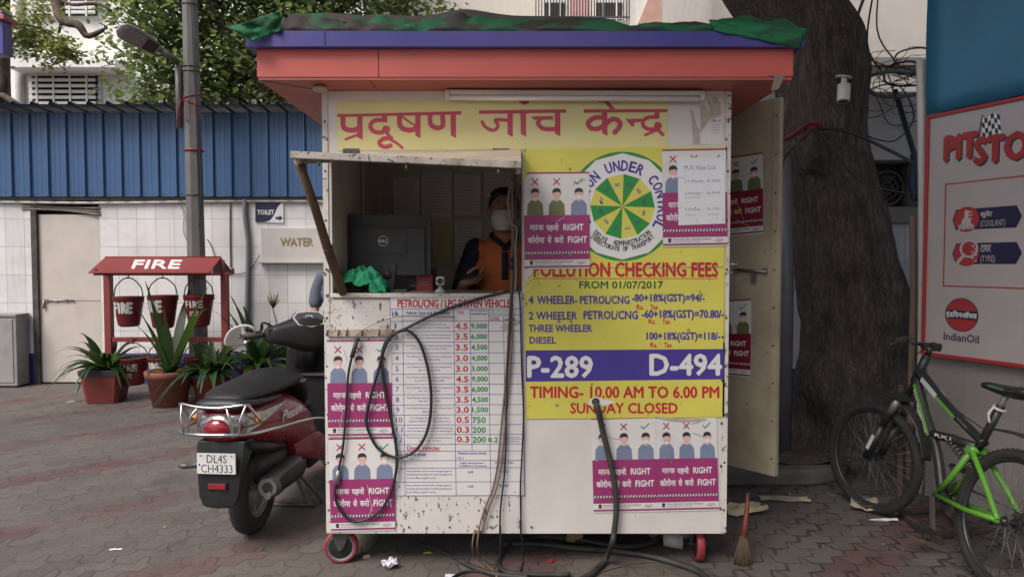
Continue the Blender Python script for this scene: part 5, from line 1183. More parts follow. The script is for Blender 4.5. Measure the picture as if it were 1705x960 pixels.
cable([atY(1352, 217, 4.83), atY(1330, 236, 4.82), atY(1306, 265, 4.9), atY(1302, 300, 5.0), atY(1300, 420, 5.0)], .006, CB, 'thin dark cable dropping from the red cloth behind the kiosk door')
# grey downpipe behind the door
q = onG(1304, 752, kz); b = MB(); b.tube([q, q + V((0, 0, 1.2)), q + V((-.01, .03, 2.15))], .056, 18); b.torus(q + V((0, 0, 1.2)), (0, 0, 1), .058, .006, 20, 6)
tag(b.build('downpipe', M('downpipe_grey', (.12, .125, .14), .45, var=.1)), 'wide grey downpipe standing between the open door and the tree', 'pipe')
# back wall on the right
RY = 6.1
TILE2 = tilemat('white_wall_tiles_right', (.58, .56, .56), .30, .45, .1, .3, 'X', .45)
RW = thing('vent_wall', 'white tiled wall with a fan opening and grimy parapet behind the tree', 'wall', (3, RY + .1, 0))
def wz_(y): return atY(1480, y, RY).z
b = MB(); b.box(1.0, 4.2, RY, RY + .2, .55, wz_(372)); b.build('tiles', TILE2, RW)
b = MB(); b.box(1.0, 4.2, RY - .004, RY + .2, 0, .549); b.build('skirting', BLUEBAND, RW)
b = MB(); b.box(1.0, 4.2, RY - .05, RY + .2, wz_(372) + .001, wz_(345)); b.build('ledge', CONC, RW, bevel=.008)
xa, xb = atY(1455, 300, RY).x, atY(1511, 300, RY).x
b = MB(); b.box(1.0, xa, RY, RY + .2, wz_(345) + .001, wz_(270)); b.box(xb, 4.2, RY, RY + .2, wz_(345) + .001, wz_(270)); b.box(xa, xb, RY + .18, RY + .2, wz_(345) + .001, wz_(270)); b.build('fan_surround', M('dark_plaster', (.10, .09, .085), .9, var=.2), RW)
GRIMY = M('grimy_white_plaster', (.60, .575, .56), .85, var=.08, dirt=.9, dcol=(.09, .075, .065), ds=2.2, dth=.55, bump=.3)
b = MB(); b.box(1.0, 4.2, RY - .12, RY + .2, wz_(270) + .001, wz_(158)); b.build('parapet', GRIMY, RW, bevel=.008)
FANX = (xa + xb) / 2; fz = wz_(312)
FN = thing('exhaust_fan', 'dark exhaust fan set in the opening of the wall behind the tree', 'fan', (FANX, RY + .1, fz - .15))
b = MB(); b.torus((FANX, RY + .06, fz), (0, 1, 0), .15, .012, 28, 6); b.torus((FANX, RY + .06, fz), (0, 1, 0), .10, .006, 28, 6); b.torus((FANX, RY + .06, fz), (0, 1, 0), .05, .006, 28, 6)
for k in range(12): a_ = k * math.pi / 6; b.tube([(FANX + .02 * math.cos(a_), RY + .06, fz + .02 * math.sin(a_)), (FANX + .15 * math.cos(a_), RY + .06, fz + .15 * math.sin(a_))], .004, 6)
b.build('guard', M('fan_guard', (.12, .11, .10), .6, .3), FN)
b = MB()
for k in range(5):
    a_ = k * 2 * math.pi / 5; c_, s_ = math.cos(a_), math.sin(a_)
    b.add([(FANX + c_ * r_ - s_ * w_, RY + .10 + dy_, fz + s_ * r_ + c_ * w_) for r_, w_, dy_ in ((.03, -.02, 0), (.14, -.06, -.02), (.14, .05, .02), (.03, .02, .01))], [(0, 1, 2, 3)])
b.tube([(FANX, RY + .08, fz), (FANX, RY + .16, fz)], .04, 14); b.build('blades', M('fan_blades', (.06, .055, .05), .6), FN, solid=.004)
b = MB(); b.box(xa + .02, xb - .02, RY + .10, RY + .115, fz - .17, fz - .155); b.tube([(FANX - .15, RY + .07, fz - .165), (FANX + .16, RY + .06, fz + .05)], .008, 6); b.build('mount', DKSTEEL, FN)
# beige house wall above
HB = thing('beige_house', 'plain beige house wall rising above the parapet behind the tree', 'building', (4.5, 9, 0))
b = MB(); b.box(2.6, 8.5, 9.0, 12, 0, 9); b.build('wall', M('beige_house_plaster', (.50, .46, .42), .85, var=.06, dirt=.3, dcol=(.3, .26, .23), ds=1), HB)
b = MB(); b.box(2.6, 8.5, 8.93, 9.0, 4.05, 4.15); b.build('band', CONC, HB)
# cables tangled over the parapet
rr = random.Random(21)
for i, lab in enumerate(('thick grey cable loop, largest of the tangle above the fan', 'black cable loop tangled round the white pipes', 'thin black wire loop drooping low on the grimy parapet', 'grey wire loop at the top of the cable tangle')):
    R_ = (.30, .20, .24, .16)[i]; c = atY((1500, 1512, 1475, 1520)[i], (140, 125, 190, 100)[i], RY - .32 + .04 * i); b = MB()
    pts = [c + V((math.cos(t) * R_ * (1 + .12 * math.sin(3 * t + i)), .05 * math.sin(2 * t + i), math.sin(t) * R_ * (.34, .5, 1.0, .6)[i])) for t in [6.283 * k / 14 for k in range(14)]]
    b.tube(crom(pts, 4, True), (.016, .009, .006, .008)[i], 8, 0, True)
    b.tube(crom([c + V((-R_, 0, 0)), c + V((-R_ - .1, .1, .3)), c + V((-.2, .15, .9))], 5), (.014, .008, .006, .007)[i], 8)
    tag(b.build('cable_loop', M('grey_cable', (.16, .15, .14)) if i in (0, 3) else CB), lab, 'cable', 'cable tangle above the fan')
b = MB(); rt = random.Random(77)
for i in range(13):
    c = atY(rt.uniform(1452, 1535), rt.uniform(95, 175), RY - .3 + rt.uniform(-.08, .12)); R_ = rt.uniform(.08, .26); fl_ = rt.uniform(.4, 1.1); ph = rt.uniform(0, 6.28); n0 = rt.randint(9, 16)
    b.tube(crom([c + V((math.cos(t + ph) * R_ * (1 + .2 * math.sin(2 * t)), .04 * math.sin(3 * t), math.sin(t + ph) * R_ * fl_)) for t in [6.283 * k / 14 for k in range(n0)]], 4), rt.choice((.003, .004, .006)), 6, rt.randrange(2))
tag(b.build('wire_tangle', [CB, M('grey_cable', (.16, .15, .14))]), kind='stuff')
cable([atY(1490, 150, RY - .2), atY(1505, 200, RY - .3), atY(1530, 280, 5.3), atY(1552, 345, 4.5)], .022, CB, 'heavy black cable descending from the tangle to the red framed sign')
cable([atY(1475, 500, RY - .1), atY(1500, 530, 5.7), atY(1530, 535, 5.2), atY(1565, 530, 4.6)], .013, M('grey_cable', (.16, .15, .14)), 'grey cable sagging low between the tree and the sign')
b = MB()
for i in range(16):
    a_ = atY(rr.uniform(1480, 1540), rr.uniform(105, 150), RY - .3); b.tube([a_, a_ + V((rr.uniform(-.25, .25), rr.uniform(-.05, .05), rr.uniform(-.02, .14)))], .005, 5)
tag(b.build('dry_twigs', M('twig_brown', (.10, .065, .045), .9)), 'bunch of dry twigs caught in the cable tangle', 'twigs')
# oblique wall with the red framed sign
wd = V((-.21, .51, 0)).normalized(); S0 = V((2.68, 4.36, 0)); wn = V((-wd.y, wd.x, 0))
if wn.y > 0: wn = -wn
TILE3 = tilemat('shade_darkened_tiles_side', (.26, .24, .235), .30, .45, .05, .3, 'Y', .5)  # grimy tiles, base colour darkened further to carry the shade on this side
SW = thing('side_wall', 'tiled side wall under the large red framed sign at the right', 'wall', tuple(S0))
b = MB(); A_ = S0 + wd * .015; B_ = S0 - wd * 9; th = -wn * .2  # wall run on unseen past the camera to block light from the right
zt3 = 1.02
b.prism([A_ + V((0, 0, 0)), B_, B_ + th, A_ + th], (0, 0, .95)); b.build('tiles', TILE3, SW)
b = MB(); b.prism([p + V((0, 0, .951)) for p in (A_, B_, B_ + th, A_ + th)], (0, 0, 4.6)); b.build('upper_wall', GRIMY, SW)  # carried up above the view, added height to keep the right side dim
SP0 = S0 + wn * .05
def SPX(px, py, l=0): return onP(px, py, SP0 + wn * l, wn)
o3 = SPX(1549, 198); ux = -wd
def toUV(px, py): p = SPX(px, py) - o3; return (p.dot(ux), -p.z)
SF = lambda u, v, l: o3 + ux * u + V((0, 0, -v)) + wn * l
SW_, SH_ = 1.35, o3.z - SPX(1565, 588).z
BOARDW = M('sign_board_white', (.41, .37, .365), .4, var=.04); SREDF = M('sign_frame_red', (.36, .03, .035), .4, var=.08)
GS_ = thing('garage_sign', 'large white signboard with red frame and oil company roundel on the side wall', 'sign board', tuple(SF(SW_ / 2, SH_, 0)))
d = Decal(SF, [BOARDW], .001); d.base([(0, 0), (SW_, 0), (SW_, SH_), (0, SH_)], BOARDW, .03)
u0, v0 = toUV(1574, 306); u1, v1 = toUV(1581, 477)
lw = .008
for x0_, y0_, x1_, y1_ in ((u0, v0, SW_ - u0, v0 + lw), (u0, v0, u0 + lw, v1), (u0, v1 - lw, SW_ - u0, v1), (SW_ - u0 - lw, v0, SW_ - u0, v1)): d.rect(x0_, y0_, x1_, y1_, SREDF, 1)
PITR = M('pit_red', (.34, .028, .025), .42)
def st(txt, pa, pb, m, L=1, off=.03, heavy=0, shear=0): a_, c_ = toUV(*pa), toUV(*pb); d.text(txt, a_[0], a_[1], c_[0], c_[1], m, L, off, heavy, shear)
for m_, du, l_ in ((INK, .008, 1), (PITR, 0, 2)):
    for txt, pa, pb in (('PIT', (1574, 229), (1626, 260)), ('STOP', (1624, 232), (1740, 258))):
        a_, c_ = toUV(*pa), toUV(*pb); d.text(txt, a_[0] + du, a_[1] + du, c_[0] + du, c_[1] + du, m_, l_, .03, .045)
pa, pb = toUV(1634, 195), toUV(1664, 224)
for i in range(6):
    for j in range(4):
        fu = lambda a_, c_: (pa[0] + (pb[0] - pa[0]) * a_ / 6 + .012 * (c_ / 4), pa[1] + (pb[1] - pa[1]) * (c_ / 4) + .012 * math.sin(a_ * 1.2))
        d.poly([fu(i, j), fu(i + 1, j), fu(i + 1, j + 1), fu(i, j + 1)], INK if (i + j) % 2 else CLEANW, 1)
a_, c_ = toUV(1636, 192), toUV(1629, 232); d.line([a_, c_], .008, INK, 1)
for yc, hind, eng, kind in ((365, 'कूलेंट', '(COOLANT)', 0), (422, 'टायर', '(TYRE)', 1)):
    cx_, cy_ = toUV(1609.5, yc); r_ = abs(toUV(1609.5, yc + 21)[1] - cy_)
    e_ = toUV(1702, yc - 2)[0]; hh = r_ * .82
    d.poly([(cx_ - r_ * 1.15, cy_), (cx_ - r_ * .85, cy_ - hh), (e_ - .03, cy_ - hh), (e_, cy_), (e_ - .03, cy_ + hh), (cx_ - r_ * .85, cy_ + hh)], SIGNNAVY, 1)
    d.circ(cx_, cy_, r_, SREDF, 2)
    pl = M('icon_pale', (.45, .40, .39), .5)
    if kind == 0:
        d.rect(cx_ - .012, cy_ - r_ * .72, cx_ + .012, cy_ + r_ * .2, pl, 3); d.circ(cx_, cy_ + r_ * .25, .03, pl, 3.3)
        for k in range(3): d.rect(cx_ + .012, cy_ - r_ * (.6 - .25 * k), cx_ + .035, cy_ - r_ * (.5 - .25 * k), pl, 3)
        for k in range(2): d.line([(cx_ - r_ * .6 + i * r_ * .2, cy_ + r_ * (.5 + .2 * k) + .008 * (-1) ** i) for i in range(7)], .01, pl, 3 + .2 * k)
    else:
        d.ring(cx_ + .015, cy_ - .03, .042, .056, pl, 3); d.line([(cx_ - .02, cy_ + .015), (cx_ - .065, cy_ + .07)], .02, pl, 3.3)
        for k in range(6): d.rect(cx_ + .03 + .018 * (k % 2), cy_ - .05 + k * .018, cx_ + .046 + .018 * (k % 2), cy_ - .04 + k * .018, pl, 3.6)
    a_ = toUV(1633, yc - 14); c_ = toUV(1633 + (19 if kind == 0 else 17), yc - 3); d.text(hind, a_[0], a_[1], c_[0], c_[1], pl, 2, 0, .03)
    a_ = toUV(1633, yc + 1); c_ = toUV(1674 if kind == 0 else 1657, yc + 13); d.text(eng, a_[0], cy_ + .012, c_[0], cy_ + .012 + .048, pl, 2, .01)
cx_, cy_ = toUV(1601, 524); r_ = abs(toUV(1601, 552)[1] - cy_)
d.circ(cx_, cy_, r_, INK, 1, 40); d.circ(cx_, cy_, r_ * .95, SREDF, 1.6, 40); d.rect(cx_ - r_ * .97, cy_ - r_ * .26, cx_ + r_ * .97, cy_ + r_ * .26, SIGNNAVY, 2.2)
d.text('इंडियनऑयल', cx_ - r_ * .92, cy_ - r_ * .22, cx_ + r_ * .92, cy_ + r_ * .2, CLEANW, 3, 0, .03)
d.text('IndianOil', cx_ - r_ * 1.05, cy_ + r_ * 1.12, cx_ + r_ * 1.05, cy_ + r_ * 1.58, SIGNNAVY, 1, .025, .01)
d.build('board', GS_)
b = MB(); fw = .022
for (ua, va, ub, vb) in ((-fw, -fw, SW_ + fw, 0), (-fw, SH_, SW_ + fw, SH_ + fw), (-fw, 0, 0, SH_), (SW_, 0, SW_ + fw, SH_)):
    b.prism([SF(ua, va, -.03), SF(ub, va, -.03), SF(ub, vb, -.03), SF(ua, vb, -.03)], wn * .042)
b.build('frame', SREDF, GS_, bevel=.003)
b = MB(); gb = []
u_a = toUV(1543, 200)[0]
for i in range(13):
    v_ = -1.2 + i * .0978
    gb.append([SF(u_a + .004 * math.sin(i * .6) + j * .12, v_ - .1 * (j * .0), .012 + .006 * math.sin(j * 2.2 + i * .35)) for j in range(16)])
b.sheet(gb); tag(b.build('blue_banner', M('blue_flex_banner', (.032, .16, .27), .38, var=.2, vs=1.6, dirt=.4, dcol=(.012, .06, .17), ds=1.4, dth=.5), solid=.004), 'blue flex banner stretched on the wall above the red framed sign', 'banner')
for k, (x, lab, m_, r_) in enumerate(((1537, 'white pvc pipe rising beside the blue banner to the cable tangle', PVC, .027), (1520, 'brownish pipe standing left of the white pvc pipe', M('brown_pipe', (.17, .12, .09), .7), .022))):
    y_ = 4.42 + .1 * k; a_, c_ = atY(x - 4 if k == 0 else x, 100 if k == 0 else 360, y_), atY(x - 2, 600, y_); b = MB(); b.tube(crom([V((c_.x, y_, .0)), c_, c_.lerp(a_, .5) + V((.01, 0, 0)), a_], 6), r_, 12); tag(b.build('pipe', m_), lab, 'pipe')
b = MB(); gb = []
for i in range(9): gb.append([atY(1514 + j * 8 + 3 * math.sin(i), 255 + i * 10, 4.75 + .04 * math.sin(j * 2 + i * .4)) for j in range(5)])
b.sheet(gb); tag(b.build('tarp_scrap', M('blue_tarp', (.018, .035, .08), .6, var=.2), solid=.004, sub=1), 'scrap of blue tarp hanging between the pipes and the sign', 'tarp')
b = MB(); gb = []
for i in range(9): gb.append([atY(1527 + j * 5 + 2 * math.sin(i), 350 + i * 29, 4.62 + .05 * math.sin(j * 2.2 + i * .3)) for j in range(4)])
b.sheet(gb); tag(b.build('white_sheet', M('dusty_white_sheet', (.33, .31, .29), .8, var=.1), solid=.004, sub=1), 'dusty white plastic sheet hanging along the left edge of the sign', 'plastic sheet')

# ================================================================ BACKGROUND HOUSES AND TREES
def facade(name, label, Y, xa, xb, z1, m, dep=4):
    h = thing(name, label, 'building', ((xa + xb) / 2, Y, 0)); b = MB(); b.box(xa, xb, Y, Y + dep, 0, z1); b.build('wall', m, h); return h
def window(h, Y, x0, x1, z0, z1, bars=9, vert=3):
    fr_ = MB(); w = .07
    for a_ in ((x0 - w, x1 + w, z1, z1 + w), (x0 - w, x1 + w, z0 - w, z0), (x0 - w, x0, z0, z1), (x1, x1 + w, z0, z1)): fr_.box(a_[0], a_[1], Y - .05, Y - .002, a_[2], a_[3])
    o = fr_.build('window', WFRAME, h)
    g = MB(); g.box(x0, x1, Y - .012, Y - .004, z0, z1); g.build('pane', WGLASS, o)
    g = MB()
    for k in range(bars): z = z0 + (z1 - z0) * (k + .5) / bars; g.box(x0, x1, Y - .16, Y - .14, z - .035, z + .035)
    for k in range(vert): x = x0 + (x1 - x0) * (k + .5) / vert; g.box(x - .02, x + .02, Y - .175, Y - .16, z0 - .05, z1 + .05)
    g.build('grille', WFRAME, o)
WFRAME = M('window_white_paint', (.62, .61, .58), .5, var=.04); WGLASS = M('dark_window_glass', (.06, .055, .05), .1)
BY = 16
LH = facade('white_house', 'tall white rendered house with louvred windows behind the blue fence', BY, -17, -3.4, 12, M('white_render', (.78, .77, .74), .85, var=.05, dirt=.2, dcol=(.5, .47, .43), ds=.6))
q0, q1 = atY(55, 122, BY), atY(166, 182, BY); window(LH, BY, q0.x, q1.x, q1.z - .35, q0.z, 9, 4)
q0, q1 = atY(52, -40, BY), atY(165, 28, BY); window(LH, BY, q0.x, q1.x, q1.z, q0.z, 9, 4)
q0, q1 = atY(20, 102, BY - .5), atY(200, 116, BY - .5); b = MB(); b.box(q0.x, q1.x, BY - .7, BY - .002, q1.z, q0.z); b.build('sunshade', M('white_render_slab', (.72, .70, .67), .85), LH)
q0 = atY(36, 60, BY); b = MB(); b.tube([(q0.x, BY - .1, .5), (q0.x, BY - .1, 11.9)], .09, 10); b.build('drainpipe', PVC, LH)
CY = 20
xa, xb = atY(640, 0, CY).x, atY(1078, 0, CY).x
CH = facade('balcony_house', 'beige house with a railed balcony rising behind the kiosk roof', CY, xa, xb, 14, M('beige_render', (.62, .57, .50), .85, var=.05, dirt=.2, dcol=(.42, .37, .32), ds=.8))
zb0 = atY(900, 34, CY - 1.2).z; x0, x1 = atY(890, 20, CY - 1.2).x, atY(1056, 20, CY - 1.2).x
b = MB(); b.box(x0, x1, CY - 1.2, CY - .002, zb0 - .25, zb0); b.build('balcony_slab', CONC, CH)
b = MB(); b.bar((x0, CY - 1.15, zb0 + 1.2), (x1, CY - 1.15, zb0 + 1.2), .05, .05); b.bar((x0, CY - 1.15, zb0 + .1), (x1, CY - 1.15, zb0 + .1), .04, .04)
for k in range(34): x = x0 + (x1 - x0) * (k + .5) / 34; b.tube([(x, CY - 1.15, zb0), (x, CY - 1.15, zb0 + 1.2)], .014, 6)
b.build('railing', M('railing_dark', (.07, .065, .075), .5, .4), CH)
for a_, c_ in ((906, 940), (992, 1036)):
    q0, q1 = atY(a_, 6, CY), atY(c_, 36, CY); window(CH, CY, q0.x, q1.x, zb0 + .2, zb0 + 1.6, 3, 2)
b = MB(); q0 = atY(964, 20, CY - .1); b.box(q0.x - .25, q0.x + .25, CY - .08, CY - .004, zb0, zb0 + 2); b.box(xb - .35, xb + .0, CY - .06, CY - .004, 0, 14)
b.build('pink_panels', M('pink_paint', (.50, .30, .30), .8), CH)
PYY = 18
xa, xb = atY(1058, 0, PYY).x, atY(1420, 0, PYY).x
PH = facade('pink_house', 'pale house with a pink diagonal stripe between the kiosk roof and the tree', PYY, xa, xb, 13, M('offwhite_render', (.66, .63, .59), .85, var=.05))
q = [atY(1062, 40, PYY - .01), atY(1100, 40, PYY - .01), atY(1118, -8, PYY - .01), atY(1082, -8, PYY - .01)]
b = MB(); b.prism([V((p.x, PYY - .004, p.z)) for p in q], (0, -.03, 0)); b.build('stripe', M('salmon_paint', (.46, .27, .22), .8), PH)
b = MB(); q0, q1 = atY(1103, 12, PYY), atY(1130, -6, PYY); b.bar(V((q0.x, PYY - .03, q0.z)), V((q1.x, PYY - .03, q1.z)), .06, .08); b.bar(V((q0.x, PYY - .03, q0.z)), V((q0.x, PYY - .03, q0.z - 2)), .06, .08, up=(1, 0, 0)); b.build('edge_trim', M('grey_trim', (.3, .28, .27), .8), PH)

BROWNB = M('branch_brown', (.085, .062, .048), .9, var=.3, vs=12, bump=.5)
T1 = thing('leafy_tree', 'large leafy green tree behind the blue fence left of the kiosk', 'tree', (-3.2, 11.6, 0))
b = MB(); b.tube(crom([(-3.0, 11.6, 0), (-3.2, 11.6, 2.0), atY(462, 190, 11.6), atY(420, 110, 11.5), atY(385, 65, 11.4), atY(350, 10, 11.3), atY(320, -80, 11.2)], 5), [.2 - .005 * i for i in range(31)], 10)
b.tube(crom([atY(462, 190, 11.6), atY(475, 120, 11.8), atY(520, 60, 12), atY(590, 0, 12.1), atY(680, -60, 12.2)], 4), [.11 - .004 * i for i in range(17)], 8)
b.tube(crom([atY(420, 110, 11.5), atY(360, 130, 11.4), atY(290, 120, 11.3), atY(210, 90, 11.2)], 4), [.06 - .0035 * i for i in range(13)], 8)
b.tube(crom([atY(475, 185, 11.6), atY(468, 150, 11.7), atY(470, 60, 11.7), atY(465, -60, 11.7)], 4), [.09 - .003 * i for i in range(13)], 8)
b.build('trunk', BROWNB, T1)
E_ = lambda px, py, Y, rx, ry, rz: (tuple(atY(px, py, Y)), (rx, ry, rz))
mb, cl = crown([E_(300, 70, 11.5, 1.15, 1.0, 1.1), E_(250, 20, 11.3, .8, .8, .7), E_(440, 60, 11.8, 1.4, 1.2, 1.3), E_(560, 20, 12.0, 1.3, 1.0, .75), E_(680, -10, 12.2, 1.0, .9, .6), E_(310, 150, 11.4, .9, .8, .5), E_(440, 150, 12.2, 1.2, .8, .6), E_(240, 150, 11.2, .55, .5, .35), E_(400, -110, 11.6, 2.4, 1.6, 1.0)], 700, 40, .2, .12, 9)
mb.build('crown', [LG1, LG2], T1)
T2 = thing('pale_tree', 'small pale green tree with feathery leaves in front of the white house', 'tree', (-7.6, 10.2, 0))
b = MB(); b.tube(crom([(-9.2, 10.4, 0), (-9.0, 10.3, 2), atY(0, 160, 10.2), atY(-30, 90, 10.2), atY(10, 40, 10.1)], 5), [.14 - .004 * i for i in range(21)], 8)
b.tube(crom([atY(-20, 110, 10.2), atY(30, 60, 10.1), atY(80, 70, 10), atY(125, 95, 10)], 4), .02, 6); b.tube(crom([atY(-10, 150, 10.2), atY(20, 168, 10.1), atY(36, 180, 10)], 4), .045, 8); b.tube(crom([atY(10, 40, 10.1), atY(60, 45, 10), atY(110, 75, 10)], 4), .015, 6); b.build('trunk', BROWNB, T2)
mb, cl = crown([E_(40, 60, 10.1, .42, .4, .25), E_(85, 85, 10, .35, .3, .17), E_(115, 85, 10, .22, .3, .2), E_(10, 40, 10, .3, .3, .22), E_(65, 20, 10, .3, .3, .12), E_(15, 80, 10, .2, .2, .2)], 85, 26, .09, .075, 12, 1)
mb.build('crown', [LG3], T2)
T3 = thing('bare_tree', 'bare dark twisted branch reaching in front of the white house from above', 'tree', (-8.2, 10.8, 0))
b = MB(); b.tube(crom([(-8.3, 11.6, 0), (-8.5, 11.5, 3), (-8.2, 11.2, 6.4), atY(60, -60, 10.8), atY(92, -5, 10.7), atY(103, 32, 10.6), atY(130, 42, 10.5), atY(146, 60, 10.5), atY(172, 50, 10.4)], 5), [.16 - .0033 * i for i in range(41)], 8)
b.tube(crom([atY(92, -5, 10.7), atY(120, 8, 10.6), atY(160, 6, 10.5), atY(185, 18, 10.5)], 4), .025, 6); b.tube(crom([atY(103, 32, 10.6), atY(98, 55, 10.6)], 3), .02, 6); b.build('trunk', BROWNB, T3)
# neighbouring canopy corner
q0, q1 = atY(11, 34, 5.2), atY(11, 90, 5.2)
NC = thing('neighbour_canopy', 'corner of another red and purple canopy at the upper left edge', 'canopy', (q0.x - .8, 5.3, 0))
b = MB(); b.box(q0.x - 1.6, q0.x - .03, 5.2, 5.3, q1.z, q0.z + .07); b.build('fascia', PURPLE, NC, bevel=.004)
b = MB(); b.prism([(q0.x - 1.6, 5.17, q0.z + .071), (q0.x - .0, 5.17, q0.z - .0), (q0.x - .0, 5.17, q0.z + .03), (q0.x - .12, 5.17, q0.z + .09), (q0.x - 1.6, 5.17, q0.z + .14)], (0, .16, 0)); b.build('trim', [REDDARK], NC, bevel=.004)
b = MB(); b.box(q0.x - 1.5, q0.x - 1.42, 5.21, 5.29, 0, q1.z); b.build('post', DKSTEEL, NC)
# ================================================================ FIRE BUCKET STAND
FRED = M('fire_stand_red', (.20, .03, .028), .5, var=.12, dirt=.35, dcol=(.14, .04, .03), ds=5, speck=.5, ss=40, sth=.68)
FSY = 7.5
FS = thing('fire_bucket_stand', 'red steel stand with a gabled roof lettered FIRE holding sand buckets', 'stand', (atY(280, 600, FSY).x, FSY, 0))
xl, xr = atY(181, 500, FSY).x, atY(375, 500, FSY).x; zbar, zlow = atY(280, 463, FSY).z, atY(280, 564, FSY).z
for x in (xl, xr): b = MB(); b.box(x - .036, x + .036, FSY - .036, FSY + .036, 0, zbar - .02 if False else zbar + .03); b.build('post', FRED, FS, bevel=.004)
b = MB(); b.box(xl - .05, xr + .05, FSY - .04, FSY + .04, zbar + .03, zbar + .06); b.build('bar', FRED, FS, bevel=.003)
b = MB(); b.box(xl + .036, xr - .036, FSY - .025, FSY + .025, zlow - .03, zlow + .02); b.build('bar', FRED, FS, bevel=.003)
for x in (xl + .02, xr - .02):
    b = MB(); b.bar((x, FSY, zbar + .06), (x, FSY, 1.53), .03, .03, up=(0, 1, 0)); b.bar((x, FSY - .27, zbar + .05), (x, FSY + .27, zbar + .05), .03, .03)
    for yy in (-.27, .27): b.bar((x, FSY + yy, zbar + .05), (x, FSY + yy * .98, 1.435), .025, .025, up=(0, 1, 0))
    b.build('roof_brace', FRED, FS)
rx0, rx1 = atY(175, 430, FSY).x, atY(368, 426, FSY).x; zr = atY(270, 428, FSY).z; ze = atY(250, 453, 7.2).z
b = MB(); th_ = .012
b.loft([[(x, 7.2, ze), (x, FSY, zr), (x, 7.8, ze), (x, 7.8, ze - th_), (x, FSY, zr - th_ * 1.4), (x, 7.2, ze - th_)] for x in (rx0, rx1)], 0, False)
rf_ = b.build('roof', FRED, FS)
slope = V((0, 7.2 - FSY, ze - zr)); nrm = V((0, -(zr - ze), (FSY - 7.2))).normalized()
FRF = lambda u, v, l: onP(u, v, V((0, 7.2, ze)) + nrm * (.001 + l), nrm)
WL = M('white_lettering', (.58, .55, .54), .6, var=.1)
d = Decal(FRF, [WL]); d.text('FIRE', 219, 433, 303, 446.5, WL, 1, .03, .04, .18); d.build('lettering', rf_)
b = MB(); b.tube([V((rx0, FSY, zr + .003)), V((rx1, FSY, zr + .003))], .008, 6); b.build('ridge', FRED, rf_)
BKR = M('bucket_red', (.17, .02, .021), .45, var=.15, dirt=.3, dcol=(.12, .03, .03), ds=8)
def bucket(px, ytop, ybot, y_, label, words, tilt=0, hang=None):
    t, q = atY(px, ytop, y_), atY(px, ybot, y_); h_ = t.z - q.z; R1 = .155; R0 = .10
    B = thing('fire_bucket', label, 'bucket', (t.x, y_, q.z), tilt, 'fire buckets')
    b = MB(); b.lathe([(0, .02), (R0 * .8, .0), (R0, .01), (R0 + .008, .022), (R1, h_ - .01), (R1 + .008, h_), (R1, h_ + .004), (R1 - .008, h_ - .008), (R0 - .005, .03), (0, .03)], (t.x, y_, q.z), (0, 0, 1), 32); b.build('body', BKR, B)
    b = MB(); hk = hang - t.z
    b.tube(crom([(t.x - R1 - .006, y_, t.z - .02), (t.x - R1 * .9, y_, t.z + hk * .5), (t.x - R1 * .4, y_, t.z + hk * .9), (t.x, y_, t.z + hk), (t.x + R1 * .4, y_, t.z + hk * .9), (t.x + R1 * .9, y_, t.z + hk * .5), (t.x + R1 + .006, y_, t.z - .02)], 5), .0065, 8)
    for s_ in (-1, 1): b.cbox((t.x + s_ * (R1 + .004), y_, t.z - .03), (.014, .03, .04))
    b.build('handle', DKSTEEL, B)
    b = MB(); b.tube(crom([(t.x, y_, t.z + hk + .035), (t.x + .012, y_ - .012, t.z + hk + .015), (t.x, y_ - .006, t.z + hk - .006), (t.x - .01, y_, t.z + hk + .008)], 4), .006, 6); b.build('hook', DKSTEEL, B)
    def cyl(u, v, l):      # u metres round the front, v metres below the rim
        r_ = R1 - (R1 - R0 - .008) * v / h_ + .0015 + l; a_ = u / R1
        return V((t.x + r_ * math.sin(a_), y_ - r_ * math.cos(a_), t.z - v))
    d = Decal(cyl, [WL])
    for w_, u0, u1, v0, v1, heavy, m_ in words: 
        for k, ch in enumerate(w_) if heavy >= 0 else [(0, w_)]:
            n_ = len(w_) if heavy >= 0 else 1; wd_ = (u1 - u0) / n_; d.text(ch, u0 + wd_ * k + (.3 * wd_ if ch == 'I' else 0), v0, u0 + wd_ * (k + (.9 if ch != 'I' else .55)), v1, WL, 1, .03 if heavy >= 0 else 0, abs(heavy))
    d.build('lettering', B)
zh_ = zbar + .005
bucket(214, 494, 543, FSY - .02, 'first red FIRE bucket in the upper row, next to the left post', [('FIRE', -.12, .12, .06, .17, .05, 0)], 0, zh_)
bucket(271, 492, 546, FSY - .02, 'middle red bucket of the upper row with its lettering turned sideways', [('FIRE', -.19, .06, .05, .17, .05, 0)], 0, zh_)
bucket(331, 491, 543, FSY - .02, 'red bucket stencilled FIRE above a Hindi word, in front of the lamp post', [('FIRE', -.11, .11, .06, .13, .0, 0), ('आग', -.06, .07, .17, .235, -.02, 0)], 0, zh_)
bucket(222, 595, 640, FSY - .02, 'red bucket with worn lettering hanging low behind the square planter', [('FIRE', -.10, .12, .06, .13, .0, 0), ('आग', -.06, .07, .16, .22, -.02, 0)], .4, zlow - .04)
bucket(271, 594, 640, FSY - .02, 'red bucket hanging low behind the round terracotta pot', [('IRE', -.12, .06, .05, .16, .05, 0)], 0, zlow - .04)
bucket(331, 595, 641, FSY - .02, 'red bucket hanging low by the right post behind the plants', [('FIRE', -.12, .12, .06, .17, .05, 0)], 0, zlow - .04)

